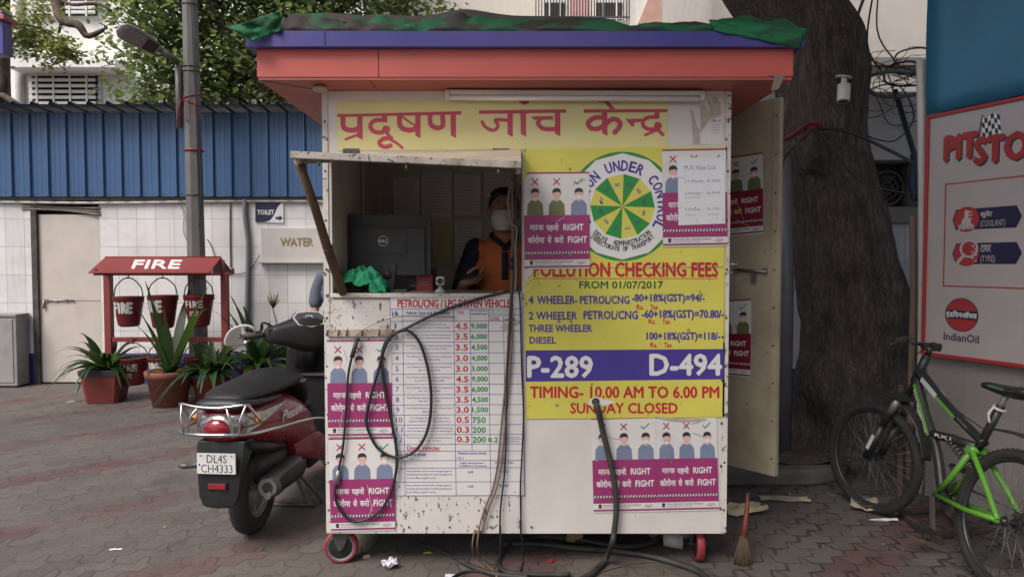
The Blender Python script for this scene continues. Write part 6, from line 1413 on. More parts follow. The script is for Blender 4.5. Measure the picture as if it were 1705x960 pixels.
# ================================================================ POTTED PLANTS
STRAP = leafmat('strap_leaf', (.045, .105, .030), (.06, .11, .02)); STRAPD = leafmat('strap_leaf_dark', (.028, .070, .024), (.04, .08, .02))
SOILP = M('pot_soil', (.05, .035, .028), .95, var=.3, bump=.6)
def strap_plant(T_, c, n_, ln, w, seed, up=(.5, 1.0), part='leaves', kinds=2):
    rr = random.Random(seed); b = MB()
    for i in range(n_):
        a_ = 2.399 * i + rr.uniform(-.3, .3); L_ = ln * rr.uniform(.65, 1.1); lift = rr.uniform(*up); d_ = V((math.cos(a_), math.sin(a_), 0)); s_ = V((-d_.y, d_.x, 0))
        ww = w * rr.uniform(.8, 1.2); rows = []
        for k in range(9):
            t = k / 8; r_ = L_ * (t * (1 - lift * .45)); z = L_ * (lift * 1.15 * t - (1.5 - lift * .9) * .62 * t ** 2.4)
            wdt = ww * (math.sin(min(1, t * 1.15 + .18) * 3.0) ** .7 if t < .99 else .05) * .5
            p = c + d_ * (r_ + .02) + V((0, 0, z)); rows.append([p - s_ * wdt + V((0, 0, wdt * .35)), p, p + s_ * wdt + V((0, 0, wdt * .35))])
        b.sheet(rows, rr.randrange(kinds))
    return b.build(part, [STRAP, STRAPD], T_)
def pot_round(T_, c, r1, r0, h_, m, rimh=.05, mrim=None):
    b = MB(); b.lathe([(0, .005), (r0, 0), (r1 - .02, h_ - rimh), (r1, h_ - rimh + .004), (r1 + .006, h_ - .006), (r1, h_), (r1 - .025, h_), (r1 - .04, h_ - .04), (0, h_ - .04)], c, (0, 0, 1), 36); b.build('pot', m, T_)
    if mrim: b = MB(); b.lathe([(r1 + .004, h_ - rimh), (r1 + .012, h_ - rimh * .5), (r1 + .008, h_ + .003), (r1 - .03, h_ + .003)], c, (0, 0, 1), 36); b.build('rim', mrim, T_)
    b = MB(); b.lathe([(0, .012), (r1 * .5, .01), (r1 - .035, 0)], V(c) + V((0, 0, h_ - .035)), (0, 0, 1), 20); b.build('soil', SOILP, T_)
TERRA = M('terracotta_plastic', (.21, .065, .047), .6, var=.1, dirt=.5, dcol=(.17, .08, .06), ds=5); REDPOT = M('red_plastic_pot', (.19, .035, .028), .5, var=.1, dirt=.5, dcol=(.12, .03, .02), ds=5); RIMB = M('blue_black_rim', (.03, .035, .05), .5)
c = onG(178, 667); S_ = 62 / F * c.y / 2
T_ = thing('potted_plant', 'strap leaved plant in a square red planter with a dark rim', 'potted plant', c, 0, 'potted plants by the fire stand')
hp1 = .36; b = MB(); 
def sq(r_, z, k=.2): 
    X_ = Matrix.Rotation(.18, 3, 'Z'); return [c + X_ @ V(p) + V((0, 0, z)) for p in ((-r_, -r_ * (1 - k), 0), (-r_ * (1 - k), -r_, 0), (r_ * (1 - k), -r_, 0), (r_, -r_ * (1 - k), 0), (r_, r_ * (1 - k), 0), (r_ * (1 - k), r_, 0), (-r_ * (1 - k), r_, 0), (-r_, r_ * (1 - k), 0))]
b.loft([sq(S_ * .78, 0), sq(S_ * .98, hp1 - .06)], 0, False); b.build('pot', REDPOT, T_, bevel=.005)
b = MB(); b.loft([sq(S_ * 1.05, hp1 - .06), sq(S_ * 1.08, hp1), sq(S_ * .93, hp1), sq(S_ * .9, hp1 - .03)], 0, False); b.build('rim', RIMB, T_, bevel=.004)
strap_plant(T_, c + V((0, 0, hp1 - .03)), 40, .68, .085, 4, (.2, .95))
c = onG(283, 674); T_ = thing('potted_plant', 'tall pointed leaf plant in a round terracotta coloured pot', 'potted plant', c, 0, 'potted plants by the fire stand'); pot_round(T_, c, .235, .165, .37, TERRA, .07)
strap_plant(T_, c + V((.02, 0, .33)), 9, .95, .10, 21, (.95, 1.25)); strap_plant(T_, c + V((0, 0, .33)), 10, .5, .05, 8, (.5, .9), 'low_leaves')
c = onG(352, 672); T_ = thing('potted_plant', 'bushy plant in a red pot with a blue black rim behind the scooter seat', 'potted plant', c, 0, 'potted plants by the fire stand'); pot_round(T_, c, .20, .14, .34, REDPOT, .05, RIMB); strap_plant(T_, c + V((0, 0, .31)), 46, .64, .09, 14, (.2, 1.0))
c = onG(433, 662); T_ = thing('potted_plant', 'leafy plant in a terracotta pot behind the scooter handlebar', 'potted plant', c, 0, 'potted plants by the fire stand'); pot_round(T_, c, .22, .15, .36, TERRA, .06); strap_plant(T_, c + V((0, 0, .33)), 38, .8, .09, 33, (.3, 1.15))
c = onG(478, 648); T_ = thing('potted_plant', 'slim plant with a pale bud rising behind the scooter dashboard', 'potted plant', c, 0, 'potted plants by the fire stand'); pot_round(T_, c, .15, .11, .28, TERRA, .05)
b = MB(); tp = atY(455, 503, c.y); b.tube(crom([c + V((0, 0, .25)), c + V((-.06, 0, .6)), tp + V((0, 0, -.1)), tp], 4), .006, 6); b.build('stem', STRAP, T_)
b = MB(); rr = random.Random(2)
for k in range(10): a_ = rr.uniform(0, 6.28); e_ = tp + V((.07 * math.cos(a_), .07 * math.sin(a_), rr.uniform(.02, .13))); b.tube([tp + V((0, 0, -.06)), e_], [.012, .004], 5)
b.build('bud', LG3, T_); strap_plant(T_, c + V((0, 0, .26)), 16, .5, .06, 41, (.6, 1.2))

# ================================================================ SCOOTER (built in its own frame: x forward, y left)
SR = M('scooter_maroon', (.16, .006, .018), .28, var=.05, coat=.25, dirt=.12, dcol=(.13, .04, .04), ds=4)
SB = M('scooter_black', (.014, .014, .015), .42, var=.15, dirt=.2, dcol=(.05, .043, .038), ds=5, spec=.35); SEATM = M('seat_vinyl', (.013, .0125, .013), .5, var=.2, spec=.3, dirt=.2, dcol=(.045, .038, .034), ds=4, bump=.15, bs=300)
CHROME = M('chrome', (.55, .54, .53), .14, 1, var=.05); ALU = M('dull_alloy', (.34, .33, .32), .5, .6, var=.2, dirt=.4, ds=8); CLEAR = M('lamp_clear', (.33, .325, .325), .16, .8, var=.3, vs=40, coat=.8); REDL = M('lamp_red', (.24, .005, .012), .14, coat=1, var=.1); AMB = M('lamp_amber', (.5, .2, .05), .15, coat=.6)
TYRE = M('tyre_rubber', (.028, .026, .025), .8, var=.3, dirt=.6, dcol=(.085, .072, .062), ds=5, dth=.45, bump=.3, bs=50)
S = thing('scooter', 'maroon and black motor scooter parked facing away beside the kiosk', 'scooter', (-1.442, 3.76, 0), math.radians(85.5))
def swheel(c, steer=0, par=S):
    Rz = Matrix.Rotation(steer, 3, 'Z'); ax = Rz @ V((0, 1, 0)); c = V(c); w_ = MB()
    w_.lathe([(.128, -.034), (.165, -.048), (.195, -.047), (.213, -.034), (.222, -.014), (.223, .0), (.222, .014), (.213, .034), (.195, .047), (.165, .048), (.128, .034)], c, ax, 48); 
    wh = w_.build('wheel', TYRE, par, True)
    g = MB(); e1 = ax.orthogonal().normalized(); e2 = ax.cross(e1)
    for i in range(30):
        for s_ in (-1, 1):
            a_ = 6.2832 * (i + (.5 if s_ > 0 else 0)) / 30; rd = e1 * math.cos(a_) + e2 * math.sin(a_); tg = ax.cross(rd)
            p0, p1 = c + rd * .2235 + ax * s_ * .004, c + rd * .2125 + ax * s_ * .037 + tg * .018; g.bar(p0, p1, .004, .002, up=tuple(rd))
    g.build('tread_groove', INK, wh, True)
    r_ = MB(); r_.lathe([(.128, -.036), (.133, -.03), (.112, -.02), (.10, .0), (.112, .02), (.133, .03), (.128, .036)], c, ax, 40, 0, True, True); r_.lathe([(.0, -.03), (.055, -.032), (.06, -.012), (.10, -.004), (.10, .006), (.06, .014), (.055, .034), (0, .034)], c, ax, 32)
    for k in range(5):
        a_ = 6.2832 * k / 5; rd = e1 * math.cos(a_) + e2 * math.sin(a_); r_.bar(c + rd * .05, c + rd * .115, .03, .03, up=tuple(ax))
    for k in range(5): a_ = 6.2832 * (k + .5) / 5; rd = e1 * math.cos(a_) + e2 * math.sin(a_); r_.disc(c + rd * .075 - ax * .012, .012, -ax, .006, 10)
    r_.build('rim', ALU, wh, True)
swheel((0, 0, .223)); swheel((1.24, 0, .223), .8)
secs = [rsec(0, hw_, z0, z1, x, 20, 2.5) for x, hw_, z0, z1 in ((-.385, .05, .63, .70), (-.365, .105, .60, .745), (-.31, .15, .575, .775), (-.2, .182, .54, .79), (-.05, .198, .495, .79), (.12, .205, .44, .775), (.28, .20, .385, .74), (.42, .19, .345, .67), (.52, .175, .32, .56), (.58, .16, .31, .44))]
b = MB(); b.loft(secs); body = b.build('body', SR, S, True, sub=1)
d = Decal(lambda u, v, l: V((u, -.2085 - l + max(0, (.05 - u)) * .062 + max(0, u - .14) * .06, v)), [WL]); d.text('Pleasure', .24, .64, -.04, .695, WL, 1, .0, 0, .3) if False else d.text('Pleasure', -.06, .64 + .055, .20, .64, WL, 1, .008, .02, .3)
d.build('lettering', body, True)
# black sweep under the tail, mudguard and number plate
b = MB(); b.loft([rsec(0, .15, .54, .60, -.30, 12), rsec(0, .165, .47, .56, -.12, 12), rsec(0, .15, .42, .50, .1, 12)]); b.build('underseat_cowl', SB, S, True)
b = MB(); b.loft([[V((x0_, -w_, z)), V((x0_ - .012, 0, z)), V((x0_, w_, z)), V((x0_ + dp_, w_ * .98, z)), V((x0_ + dp_ - .02, 0, z)), V((x0_ + dp_, -w_ * .98, z))] for z, x0_, w_, dp_ in ((.60, -.345, .125, .20), (.52, -.365, .122, .10), (.42, -.372, .112, .05), (.33, -.378, .102, .03), (.285, -.38, .085, .02), (.272, -.38, .06, .015))], 0, False)
mg = b.build('mudguard', SB, S, True, bevel=.004)
b = MB(); b.box(-.398, -.391, -.10, .10, .448, .552); b.box(-.391, -.372, -.03, .03, .47, .53); pl_ = b.build('number_plate', M('plate_white', (.62, .61, .59), .4, var=.03, dirt=.2, ds=20), S, True, bevel=.002)
d = Decal(lambda u, v, l: V((-.3982 - l, -u, v)), [INK]); d.text('DL4S', -.048, .545, .055, .504, INK, 1, .012); d.text('CH4333', -.078, .496, .085, .456, INK, 1, .012)
d.rect(-.09, .50, -.082, .488, NAVYINK, 1)
for u in (-.08, .08): d.circ(u, .54, .005, GREY, 1.5, 10)
d.build('lettering', pl_, True)
b = MB(); b.box(-.392, -.381, -.05, .05, .365, .402); b.box(-.397, -.392, -.044, .044, .370, .397, 1); b.build('reflector', [SB, REDL], mg, True, bevel=.002)
# tail lamp cluster
b = MB(); b.ell((-.355, 0, .675), (.042, .105, .068), 0, Matrix.Rotation(-.18, 3, 'Y'), 24, 14); tl = b.build('tail_light', CLEAR, S, True)
b = MB(); b.ell((-.374, .0, .670), (.042, .072, .056), 0, Matrix.Rotation(-.18, 3, 'Y'), 24, 14); b.build('red_lens', REDL, tl, True)
for s_ in (-1, 1):
    b = MB(); b.loft([[V((-.375, s_ * .07, .62)), V((-.372, s_ * .065, .735)), V((-.35, s_ * .06, .72)), V((-.35, s_ * .06, .64))], [V((-.34, s_ * .128, .635)), V((-.335, s_ * .128, .742)), V((-.31, s_ * .10, .73)), V((-.31, s_ * .10, .65))], [V((-.24, s_ * .176, .672)), V((-.235, s_ * .174, .735)), V((-.22, s_ * .15, .73)), V((-.22, s_ * .15, .68))], [V((-.14, s_ * .198, .71)), V((-.135, s_ * .197, .742)), V((-.13, s_ * .17, .74)), V((-.13, s_ * .17, .72))], [V((-.02, s_ * .2055, .738)), V((-.018, s_ * .2055, .745)), V((-.02, s_ * .18, .745)), V((-.02, s_ * .18, .738))]])
    i_ = b.build('indicator', CLEAR, S, True, bevel=.003); b = MB(); b.ell((-.27, s_ * .16, .70), (.035, .016, .024), 0, Matrix.Rotation(-s_ * .5, 3, 'Z')); b.build('bulb', AMB, i_, True)
# seat
b = MB(); b.loft([rsec(0, hw_, z0, z1, x, 20, 2.3) for x, hw_, z0, z1 in ((-.33, .06, .785, .815), (-.30, .125, .775, .838), (-.2, .15, .77, .855), (-.05, .16, .765, .862), (.1, .163, .76, .868), (.22, .16, .755, .885), (.32, .15, .75, .875), (.42, .140, .72, .845), (.49, .128, .66, .81), (.535, .115, .60, .765), (.56, .10, .57, .72), (.57, .06, .57, .66))]); seat = b.build('seat', SEATM, S, True, sub=1)
b = MB(); b.loft([rsec(0, hw_, z0, z1, x, 16, 2.6) for x, hw_, z0, z1 in ((-.365, .10, .755, .79), (-.34, .135, .75, .815), (-.2, .172, .752, .80), (.0, .176, .75, .785))]); gr = b.build('grab_panel', SB, S, True)
d = Decal(lambda u, v, l: V((-.366 - l + abs(u) * .12, -u, v)), [WL]); d.text('Pleasure', -.05, .788, .075, .765, WL, 1, 0, 0, .3); d.build('lettering', gr, True)
d = Decal(lambda u, v, l: V((u, -.1655 - l + (u - .12) * .04, v)), [WL]); d.text('Pleasure', .30, .805, .40, .785, WL, 1, 0, 0, .3); d.build('lettering', seat, True)
b = MB(); r_ = .0072
b.tube(crom([(-.30, .175, .70), (-.39, .178, .78), (-.41, .165, .80), (-.435, .06, .79), (-.435, -.06, .79), (-.41, -.165, .80), (-.39, -.178, .78), (-.30, -.185, .70)], 6), r_, 10)
for s_ in (-1, 1):
    b.tube(crom([(-.425, s_ * .07, .79), (-.452, s_ * .1, .74), (-.445, s_ * .115, .66)], 5), r_ * .8, 8)
    b.tube(crom([(-.41, s_ * .165, .80), (-.445, s_ * .15, .73), (-.44, s_ * .14, .66)], 5), r_ * .8, 8)
b.tube(crom([(.56, .245, .50), (.3, .265, .575), (0, .265, .625), (-.25, .24, .648), (-.40, .18, .655), (-.455, .08, .66), (-.46, 0, .66), (-.455, -.08, .66), (-.40, -.18, .655), (-.25, -.24, .648), (0, -.265, .625), (.3, -.265, .575), (.56, -.245, .50), (.62, -.19, .46)], 6), .009, 10)
b.build('crash_guard', CHROME, S, True)
# engine, muffler, stand
b = MB(); b.box(-.02, .42, .05, .13, .16, .30); b.ell((.15, 0, .36), (.22, .12, .13)); b.tube([(.25, -.02, .35), (.45, 0, .30)], [.10, .07], 14)
for k in range(6): b.box(.28 + k * .02, .288 + k * .02, -.11, .10, .26, .42)
b.build('engine', M('engine_dark', (.05, .046, .043), .6, .3, var=.3, dirt=.5, ds=8), S, True)
mq = V((-.17, -.165, .312))
b = MB(); b.tube([mq + V((-.012, 0, 0)), mq, mq + V((.06, 0, 0)), mq + V((.34, .01, .01)), mq + V((.42, .02, .01)), mq + V((.46, .03, 0))], [.045, .062, .066, .064, .045, .025], 24); b.tube(crom([mq + V((.44, .03, 0)), mq + V((.52, .05, -.04)), mq + V((.6, .1, -.1))], 4), .018, 10); mf = b.build('muffler', M('muffler_grey', (.085, .083, .085), .42, .5, var=.2, dirt=.4, dcol=(.12, .1, .085), ds=6), S, True)
b = MB(); b.tube([mq + V((-.05, -.015, -.035)), mq + V((.0, -.01, -.03))], .016, 12); b.lathe([(.03, 0), (.05, .002)], mq + V((-.013, 0, 0)), (-1, 0, 0), 24); b.build('tailpipe', ALU, mf, True)
b = MB(); b.loft([rsec(-.228, .004, .30, .36, mq.x + .02, 8), rsec(-.235, .006, .285, .375, mq.x + .1, 8), rsec(-.235, .006, .285, .375, mq.x + .3, 8), rsec(-.228, .004, .30, .36, mq.x + .36, 8)]); b.build('heat_shield', SB, mf, True)
b = MB(); b.tube(crom([(.42, -.06, .22), (.46, -.18, .08), (.47, -.22, .008)], 4), .011, 8); b.tube(crom([(.42, .06, .22), (.40, .15, .03), (.40, .2, .012)], 4), .012, 8); b.tube([(.40, .2, .012), (.40, -.2, .012)], .012, 8); b.tube(crom([(.42, -.06, .22), (.41, -.15, .03), (.40, -.2, .012)], 4), .012, 8); b.build('stand', DKSTEEL, S, True)
b = MB(); b.tube([(-.30, .10, .47), (-.31, .20, .46)], .016, 8); b.ell((-.31, .215, .46), (.02, .035, .016)); b.build('foot_peg', DKSTEEL, S, True)
# floor, legshield, front
b = MB(); b.box(.50, .575, -.15, .15, .30, .60); b.build('seat_front_panel', SB, S, True, bevel=.015, bseg=3)
for s_ in (-1, 1):
    b = MB(); b.loft([[V((x, s_ * y0_, z1)), V((x, s_ * (y0_ + .012), (z0 + z1) / 2)), V((x, s_ * y0_, z0)), V((x, s_ * (y0_ - .05), z0)), V((x, s_ * (y0_ - .05), z1))] for x, y0_, z0, z1 in ((.22, .15, .36, .44), (.34, .185, .32, .46), (.48, .198, .27, .455), (.62, .20, .23, .38), (.78, .20, .20, .335), (1.0, .195, .22, .36), (1.08, .17, .27, .36))]); b.build('side_skirt', SR, S, True, bevel=.006)
b = MB(); b.box(.50, 1.0, -.19, .19, .285, .315); b.box(.46, 1.0, -.15, .15, .22, .285); b.build('floorboard', SB, S, True, bevel=.012)
b = MB(); b.loft([rsec(0, hw_, z - .02, z + .02, x, 12, 3) for x, z, hw_ in ()]) if False else None
b.loft([[V((x - .02, -w_, z)), V((x + .05, -w_ * .6, z)), V((x + .06, w_ * .6, z)), V((x - .02, w_, z)), V((x - .045, w_ * .6, z)), V((x - .05, -w_ * .6, z))] for x, z, w_ in ((1.0, .30, .18), (.99, .5, .205), (.965, .72, .215), (.93, .88, .19), (.90, .97, .12))]); b.build('leg_shield', SB, S, True, bevel=.01, bseg=3)
b = MB(); b.loft([[V((x + .0, -w_, z)), V((x + .05, -w_ * .55, z)), V((x + .06, 0, z)), V((x + .05, w_ * .55, z)), V((x, w_, z))] for x, z, w_ in ((1.03, .30, .17), (1.02, .5, .21), (.995, .72, .222), (.96, .88, .2), (.93, .98, .12))]); b.build('front_apron', SR, S, True, sub=1)
b = MB(); b.box(.80, .97, -.165, .165, .315, .735); b.box(.77, .97, -.18, .18, .735, .765); gl = b.build('glove_box', SB, S, True, bevel=.014, bseg=3)
d = Decal(lambda u, v, l: V((.7995 - l, -u, v)), [WL]); d.rect(-.07, .60, -.045, .50, WL, 1); 
for k in range(4): d.rect(-.066, .59 - k * .022, -.05, .582 - k * .022, INK, 2)
d.circ(-.075, .70, .012, ALU, 1, 14); d.build('sticker', gl, True)
b = MB(); b.loft([[V((x, y, z)) for x, y, z in ((xx, -.07, zz), (xx, -.1, zz - .10), (xx, .1, zz - .1), (xx, .07, zz))] for xx, zz in ((1.05, .50), (1.25, .52), (1.42, .42), (1.46, .33))]); b.build('front_fender', SR, S, True, sub=1)
b = MB(); b.tube([(1.0, 0, .9), (1.12, .0, .45)], .035, 12); b.tube([(1.12, .09, .45), (1.24, .09, .223)], .02, 8); b.tube([(1.12, -.09, .45), (1.24, -.09, .223)], .02, 8); b.build('fork', DKSTEEL, S, True)
# handlebar unit, turned left
hc = V((.83, .01, 1.02)); Rs = Matrix.Rotation(math.radians(38), 3, 'Z'); HX = Matrix.Translation(hc) @ Rs.to_4x4()
def HP(x, y, z): return HX @ V((x, y, z))
b = MB(); secs = []
for y, x0_, x1_, z0, z1 in ((-.29, -.075, .03, -.042, .05), (-.2, -.09, .045, -.06, .075), (-.12, -.11, .08, -.08, .10), (-.05, -.13, .11, -.12, .125), (.05, -.13, .11, -.12, .125), (.12, -.11, .08, -.08, .10), (.2, -.09, .045, -.06, .075), (.29, -.075, .03, -.042, .05)):
    pw = lambda t: math.copysign(abs(t) ** .62, t)
    secs.append([HP((x0_ + x1_) / 2 + (x1_ - x0_) / 2 * pw(math.cos(q)), y, (z0 + z1) / 2 + (z1 - z0) / 2 * pw(math.sin(q))) for q in [6.2832 * i / 20 for i in range(20)]])
b.loft(secs); hb_ = b.build('handlebar_cowl', SB, S, True, sub=1)
b = MB(); b.tube([HP(.0, 0, -.05), HP(.03, 0, -.22)], [.085, .07], 16); b.build('steering_column', SB, S, True)
dx_ = V((-.075, 0, .095)); hexp = [(-.085, -.105), (.0, -.125), (.085, -.105), (.10, 0), (.05, .1)]
hexq = [(-.075, .0), (-.05, -.10), (.03, -.13), (.075, -.09), (.085, 0), (.075, .09), (.03, .13), (-.05, .10)]
tiltR = Matrix.Rotation(-.85, 3, 'Y')
def IP(a, c, l): return HX @ (dx_ + tiltR @ V((a * .8, c * .82, l)))
b = MB(); b.loft([[IP(a * k, c * k, l) for a, c in hexq] for k, l in ((1.12, -.03), (1.12, .006), (1.0, .010))], 0, False); ins = b.build('instrument_panel', SB, S, True, bevel=.003)
b = MB(); b.loft([[IP(a * k, c * k, l) for a, c in hexq] for k, l in ((1.03, .0105), (1.03, .014), (.94, .014), (.94, .0105))], 0, False); b.build('bezel', M('silver_bezel', (.5, .5, .5), .35), ins, True)
b = MB(); b.loft([[IP(a * .94, c * .94, l) for a, c in hexq] for l in (.0105, .012)], 0, False); b.lathe([(.03, 0), (.032, 0)], IP(.0, 0, .0125), HX.to_3x3() @ tiltR @ V((0, 0, 1)), 20, 1)
for k in range(9): a_ = -.5 + k * .5; b.bar(IP(.0 + .04 * math.cos(a_), .04 * math.sin(a_), .0126), IP(.055 * math.cos(a_), .055 * math.sin(a_), .0126), .004, .001, 1)
b.build('dial', [M('dial_glass', (.07, .075, .08), .06, coat=1), CLEANW], ins, True)
for s_ in (-1, 1):
    b = MB(); b.tube([HP(-.025, s_ * .28, .012), HP(-.045, s_ * .41, .004)], .0165, 14); b.tube([HP(-.045, s_ * .41, .004), HP(-.046, s_ * .415, .004)], .021, 14)
    for k in range(9): p_ = HP(-.03, s_ * .3, .01).lerp(HP(-.044, s_ * .40, .004), k / 8); b.torus(p_, HP(-.045, s_ * .41, .004) - HP(-.025, s_ * .28, .012), .0165, .0025, 14, 6)
    b.build('grip', RUBBER, S, True)
    b = MB(); b.tube(crom([HP(.02, s_ * .24, .01), HP(.045, s_ * .3, .006), HP(.03, s_ * .42, .0)], 5), .006, 8); b.ell(HP(.03, s_ * .42, 0), .009); b.build('brake_lever', DKSTEEL, S, True)
    b = MB(); b.cbox(HP(-.045, s_ * .23, .035), (.06, .07, .035), 0, Rs); b.build('switchgear', SB, S, True, bevel=.005)
mc = V((.62, .375, 1.03))
b = MB(); b.tube(crom([HP(.01, .2, .05), HP(.0, .28, .09), mc + V((.1, -.10, .02)), mc + V((.03, -.03, .0))], 5), .007, 8); b.build('mirror_stalk', SB, S, True)
mo_ = [(-.092, -.05), (-.05, -.072), (.04, -.055), (.095, .01), (.085, .055), (.02, .07), (-.06, .03)]
mR = Matrix.Rotation(.30, 3, 'Z') @ Matrix.Rotation(-.22, 3, 'Y')
def MP(a, c, l): return mc + mR @ V((-l, -a, c))
mo2 = [(p.x, p.y) for p in crom([V((a, c, 0)) for a, c in mo_], 4, True)]
b = MB(); b.loft([[MP(a * k, c * k, l) for a, c in mo2] for k, l in ((.5, -.035), (.9, -.02), (1.05, .0), (1.0, .004))]); mi_ = b.build('mirror', M('mirror_rim_pale', (.45, .44, .43), .4), S, True)
b = MB(); b.loft([[MP(a * .92, c * .92, l) for a, c in mo2] for l in (.0042, .006)], 0, False); b.build('mirror_glass', M('mirror_glass', (.75, .73, .72), .02, 1, var=.01), mi_, True)
b = MB(); b.tube(crom([HP(.05, -.16, -.02), V((.86, -.12, .85)), V((.93, -.10, .72))], 4), .012, 8); b.tube([V((.85, -.16, .93)), V((.85, -.16, .80))], .008, 6); b.build('cable_loom', M('dark_red_ribbon', (.10, .02, .02), .8), S, True)

# ================================================================ BICYCLE (own frame: x forward, y left, leaning to its right)
BK = M('bike_black', (.02, .02, .021), .4, var=.15, dirt=.4, dcol=(.07, .06, .05), ds=8); BG = M('bike_green', (.10, .30, .03), .35, var=.06, dirt=.3, dcol=(.12, .2, .05), ds=8); BT = M('bike_tyre', (.022, .021, .02), .85, var=.3, dirt=.5, dcol=(.075, .064, .055), ds=6, bump=.4, bs=60)
ang = math.atan2(.998, -.067); BKX = Matrix.Rotation(ang, 3, 'Z') @ Matrix.Rotation(math.radians(11), 3, 'X')
BI = thing('bicycle', 'black and green mountain bicycle leaning beside the red framed sign', 'bicycle', (2.2, 3.05, .0), 0, None, BKX)
RW_ = .33
def bwheel(c, X=None):
    c = V(c); f_ = (lambda p: X @ V(p)) if X else (lambda p: V(p)); ax = (X.to_3x3() @ V((0, 1, 0))) if X else V((0, 1, 0)); cc = f_(c); e1 = ax.orthogonal().normalized(); e2 = ax.cross(e1)
    b = MB(); b.torus(cc, ax, RW_ - .026, .026, 64, 10)
    for i in range(72):
        for s_ in (-1, 0, 1):
            a_ = 6.28318 * (i + .5 * (s_ == 0)) / 72; rd = e1 * math.cos(a_) + e2 * math.sin(a_); tg = ax.cross(rd); p_ = cc + rd * (RW_ - .026 + .0255 * math.cos(s_ * .75)) + ax * .0255 * math.sin(s_ * .75)
            nn_ = (rd * math.cos(s_ * .75) + ax * math.sin(s_ * .75)); b.bar(p_ - tg * .006, p_ + tg * .006, .011, .006, up=tuple(nn_))
    w_ = b.build('wheel', BT, BI, True)
    b = MB(); b.lathe([(.275, -.012), (.285, -.014), (.285, .014), (.275, .012), (.268, 0)], cc, ax, 56, 0, True, True); b.tube([cc - ax * .05, cc + ax * .05], .012, 12); b.tube([cc - ax * .032, cc - ax * .026], .024, 14); b.tube([cc + ax * .026, cc + ax * .032], .024, 14)
    b.build('rim', M('bike_rim_dark', (.05, .05, .052), .4, .5), w_, True)
    b = MB()
    for i in range(32):
        a_ = 6.28318 * i / 32; a2 = a_ + (.55 if i % 4 < 2 else -.55); s_ = -1 if i % 2 else 1
        b.tube([cc + ax * .03 * s_ + (e1 * math.cos(a2) + e2 * math.sin(a2)) * .022, cc + (e1 * math.cos(a_) + e2 * math.sin(a_)) * .272], .0013, 5)
    b.build('spokes', M('spoke_grey', (.16, .155, .15), .45, .6), w_, True)
bwheel((0, 0, RW_))
sa = V((.765, 0, 1.0)); sbt = V((.865, 0, .72)); sax = (sbt - sa).normalized()
ST = Matrix.Translation(sa) @ Matrix.Rotation(math.radians(-17), 4, sax) @ Matrix.Translation(-sa)
bwheel((1.04, 0, RW_), ST)
def tub(name, segs, m, par=BI):
    b = MB()
    for pts, r_ in segs: b.tube(pts, r_, 12)
    return b.build(name, m, par, True)
fr_ = tub('frame', [([(.77, 0, .985), (.825, 0, .835)], .024), (crom([(.80, 0, .90), (.62, 0, .80), (.42, 0, .705), (.24, 0, .63)], 5), [.026] * 5 + [.024] * 5 + [.022] * 6), (crom([(.815, 0, .86), (.70, 0, .70), (.55, 0, .52), (.47, 0, .37), (.43, 0, .29)], 5), .0245), ([(.19, 0, .83), (.275, 0, .585)], .0195), ([(.60, 0, .585), (.45, 0, .60), (.275, 0, .60)], .024), ([(.43, -.045, .29), (.43, .045, .29)], .026)], BK)
# green and white stripes hug the tubes
def along(pa, pb, off_, w, m, name='stripe'):
    pa, pb = V(pa), V(pb); b = MB()
    for s_ in (1, -1): b.bar(pa + V((0, s_ * off_, 0)), pb + V((0, s_ * off_, 0)), w, .003, up=(0, 1, 0))
    return b.build(name, m, fr_, True)
along((.79, 0, .822), (.60, 0, .575), .0242, .02, BG); along((.74, 0, .862), (.60, 0, .79), .0262, .026, M('bike_white', (.5, .5, .49), .4)); along((.60, 0, .785), (.44, 0, .71), .0245, .016, BG)
def tubetext(txt, pa, pb, off_, h_, m):
    pa, pb = V(pa), V(pb); dx = (pb - pa); L_ = dx.length; dx.normalize(); up_ = V((-dx.z, 0, dx.x)); up_ = up_ if up_.z > 0 else -up_
    d = Decal(lambda u, v, l: pa + dx * u - up_ * v + V((0, off_ + l, 0)), [m]); d.text(txt, 0, -h_ / 2, L_, h_ / 2, m, 1, .02); d.build('lettering', fr_, True)
tubetext('hero sprint', (.78, 0, .79), (.62, 0, .585), .0252, .019, CLEANW); tubetext('RX1', (.55, 0, .592), (.43, 0, .600), .0250, .017, CLEANW); tubetext('PITCHER', (.42, 0, .712), (.34, 0, .678), .0240, .012, GREY)
sw = []
for s_ in (-1, 1): sw += [(crom([(.275, s_ * .03, .585), (.14, s_ * .05, .47), (0, s_ * .065, .33)], 5), .0125), ([(.43, s_ * .04, .30), (.2, s_ * .06, .305), (0, s_ * .065, .33)], .0125), ([(.275, s_ * .03, .58), (.36, s_ * .035, .42), (.42, s_ * .035, .33)], .0145)]
sw.append(([(.275, -.05, .585), (.275, .05, .585)], .02)); tub('swingarm', sw, BG)
b = MB(); pa, pb = V((.50, 0, .575)), V((.30, 0, .575)); hx_ = [pa.lerp(pb, i / 60) + V((0, .022 * math.cos(i * .9), .022 * math.sin(i * .9))) for i in range(61)]; b.tube(hx_, .0045, 6); b.tube([pa, pb], .010, 8)
for i in range(len(b.v)): b.v[i] = b.v[i] + V((-.02, 0, -.03 + (b.v[i].x - .4) * .5))
b.build('shock', [DKSTEEL], BI, True)
fk = MB(); 
fk.tube([sa, sbt], .017, 10); 
for s_ in (-1, 1): fk.tube([(.865, s_ * .055, .735), (.955, s_ * .055, .535)], .0175, 12); fk.tube([(.955, s_ * .055, .54), (1.04, s_ * .055, RW_)], .022, 12); fk.tube([(.953, s_ * .055, .545), (.95, s_ * .055, .55)], .024, 12)
fk.bar((.865, -.075, .735), (.865, .075, .735), .05, .04); 
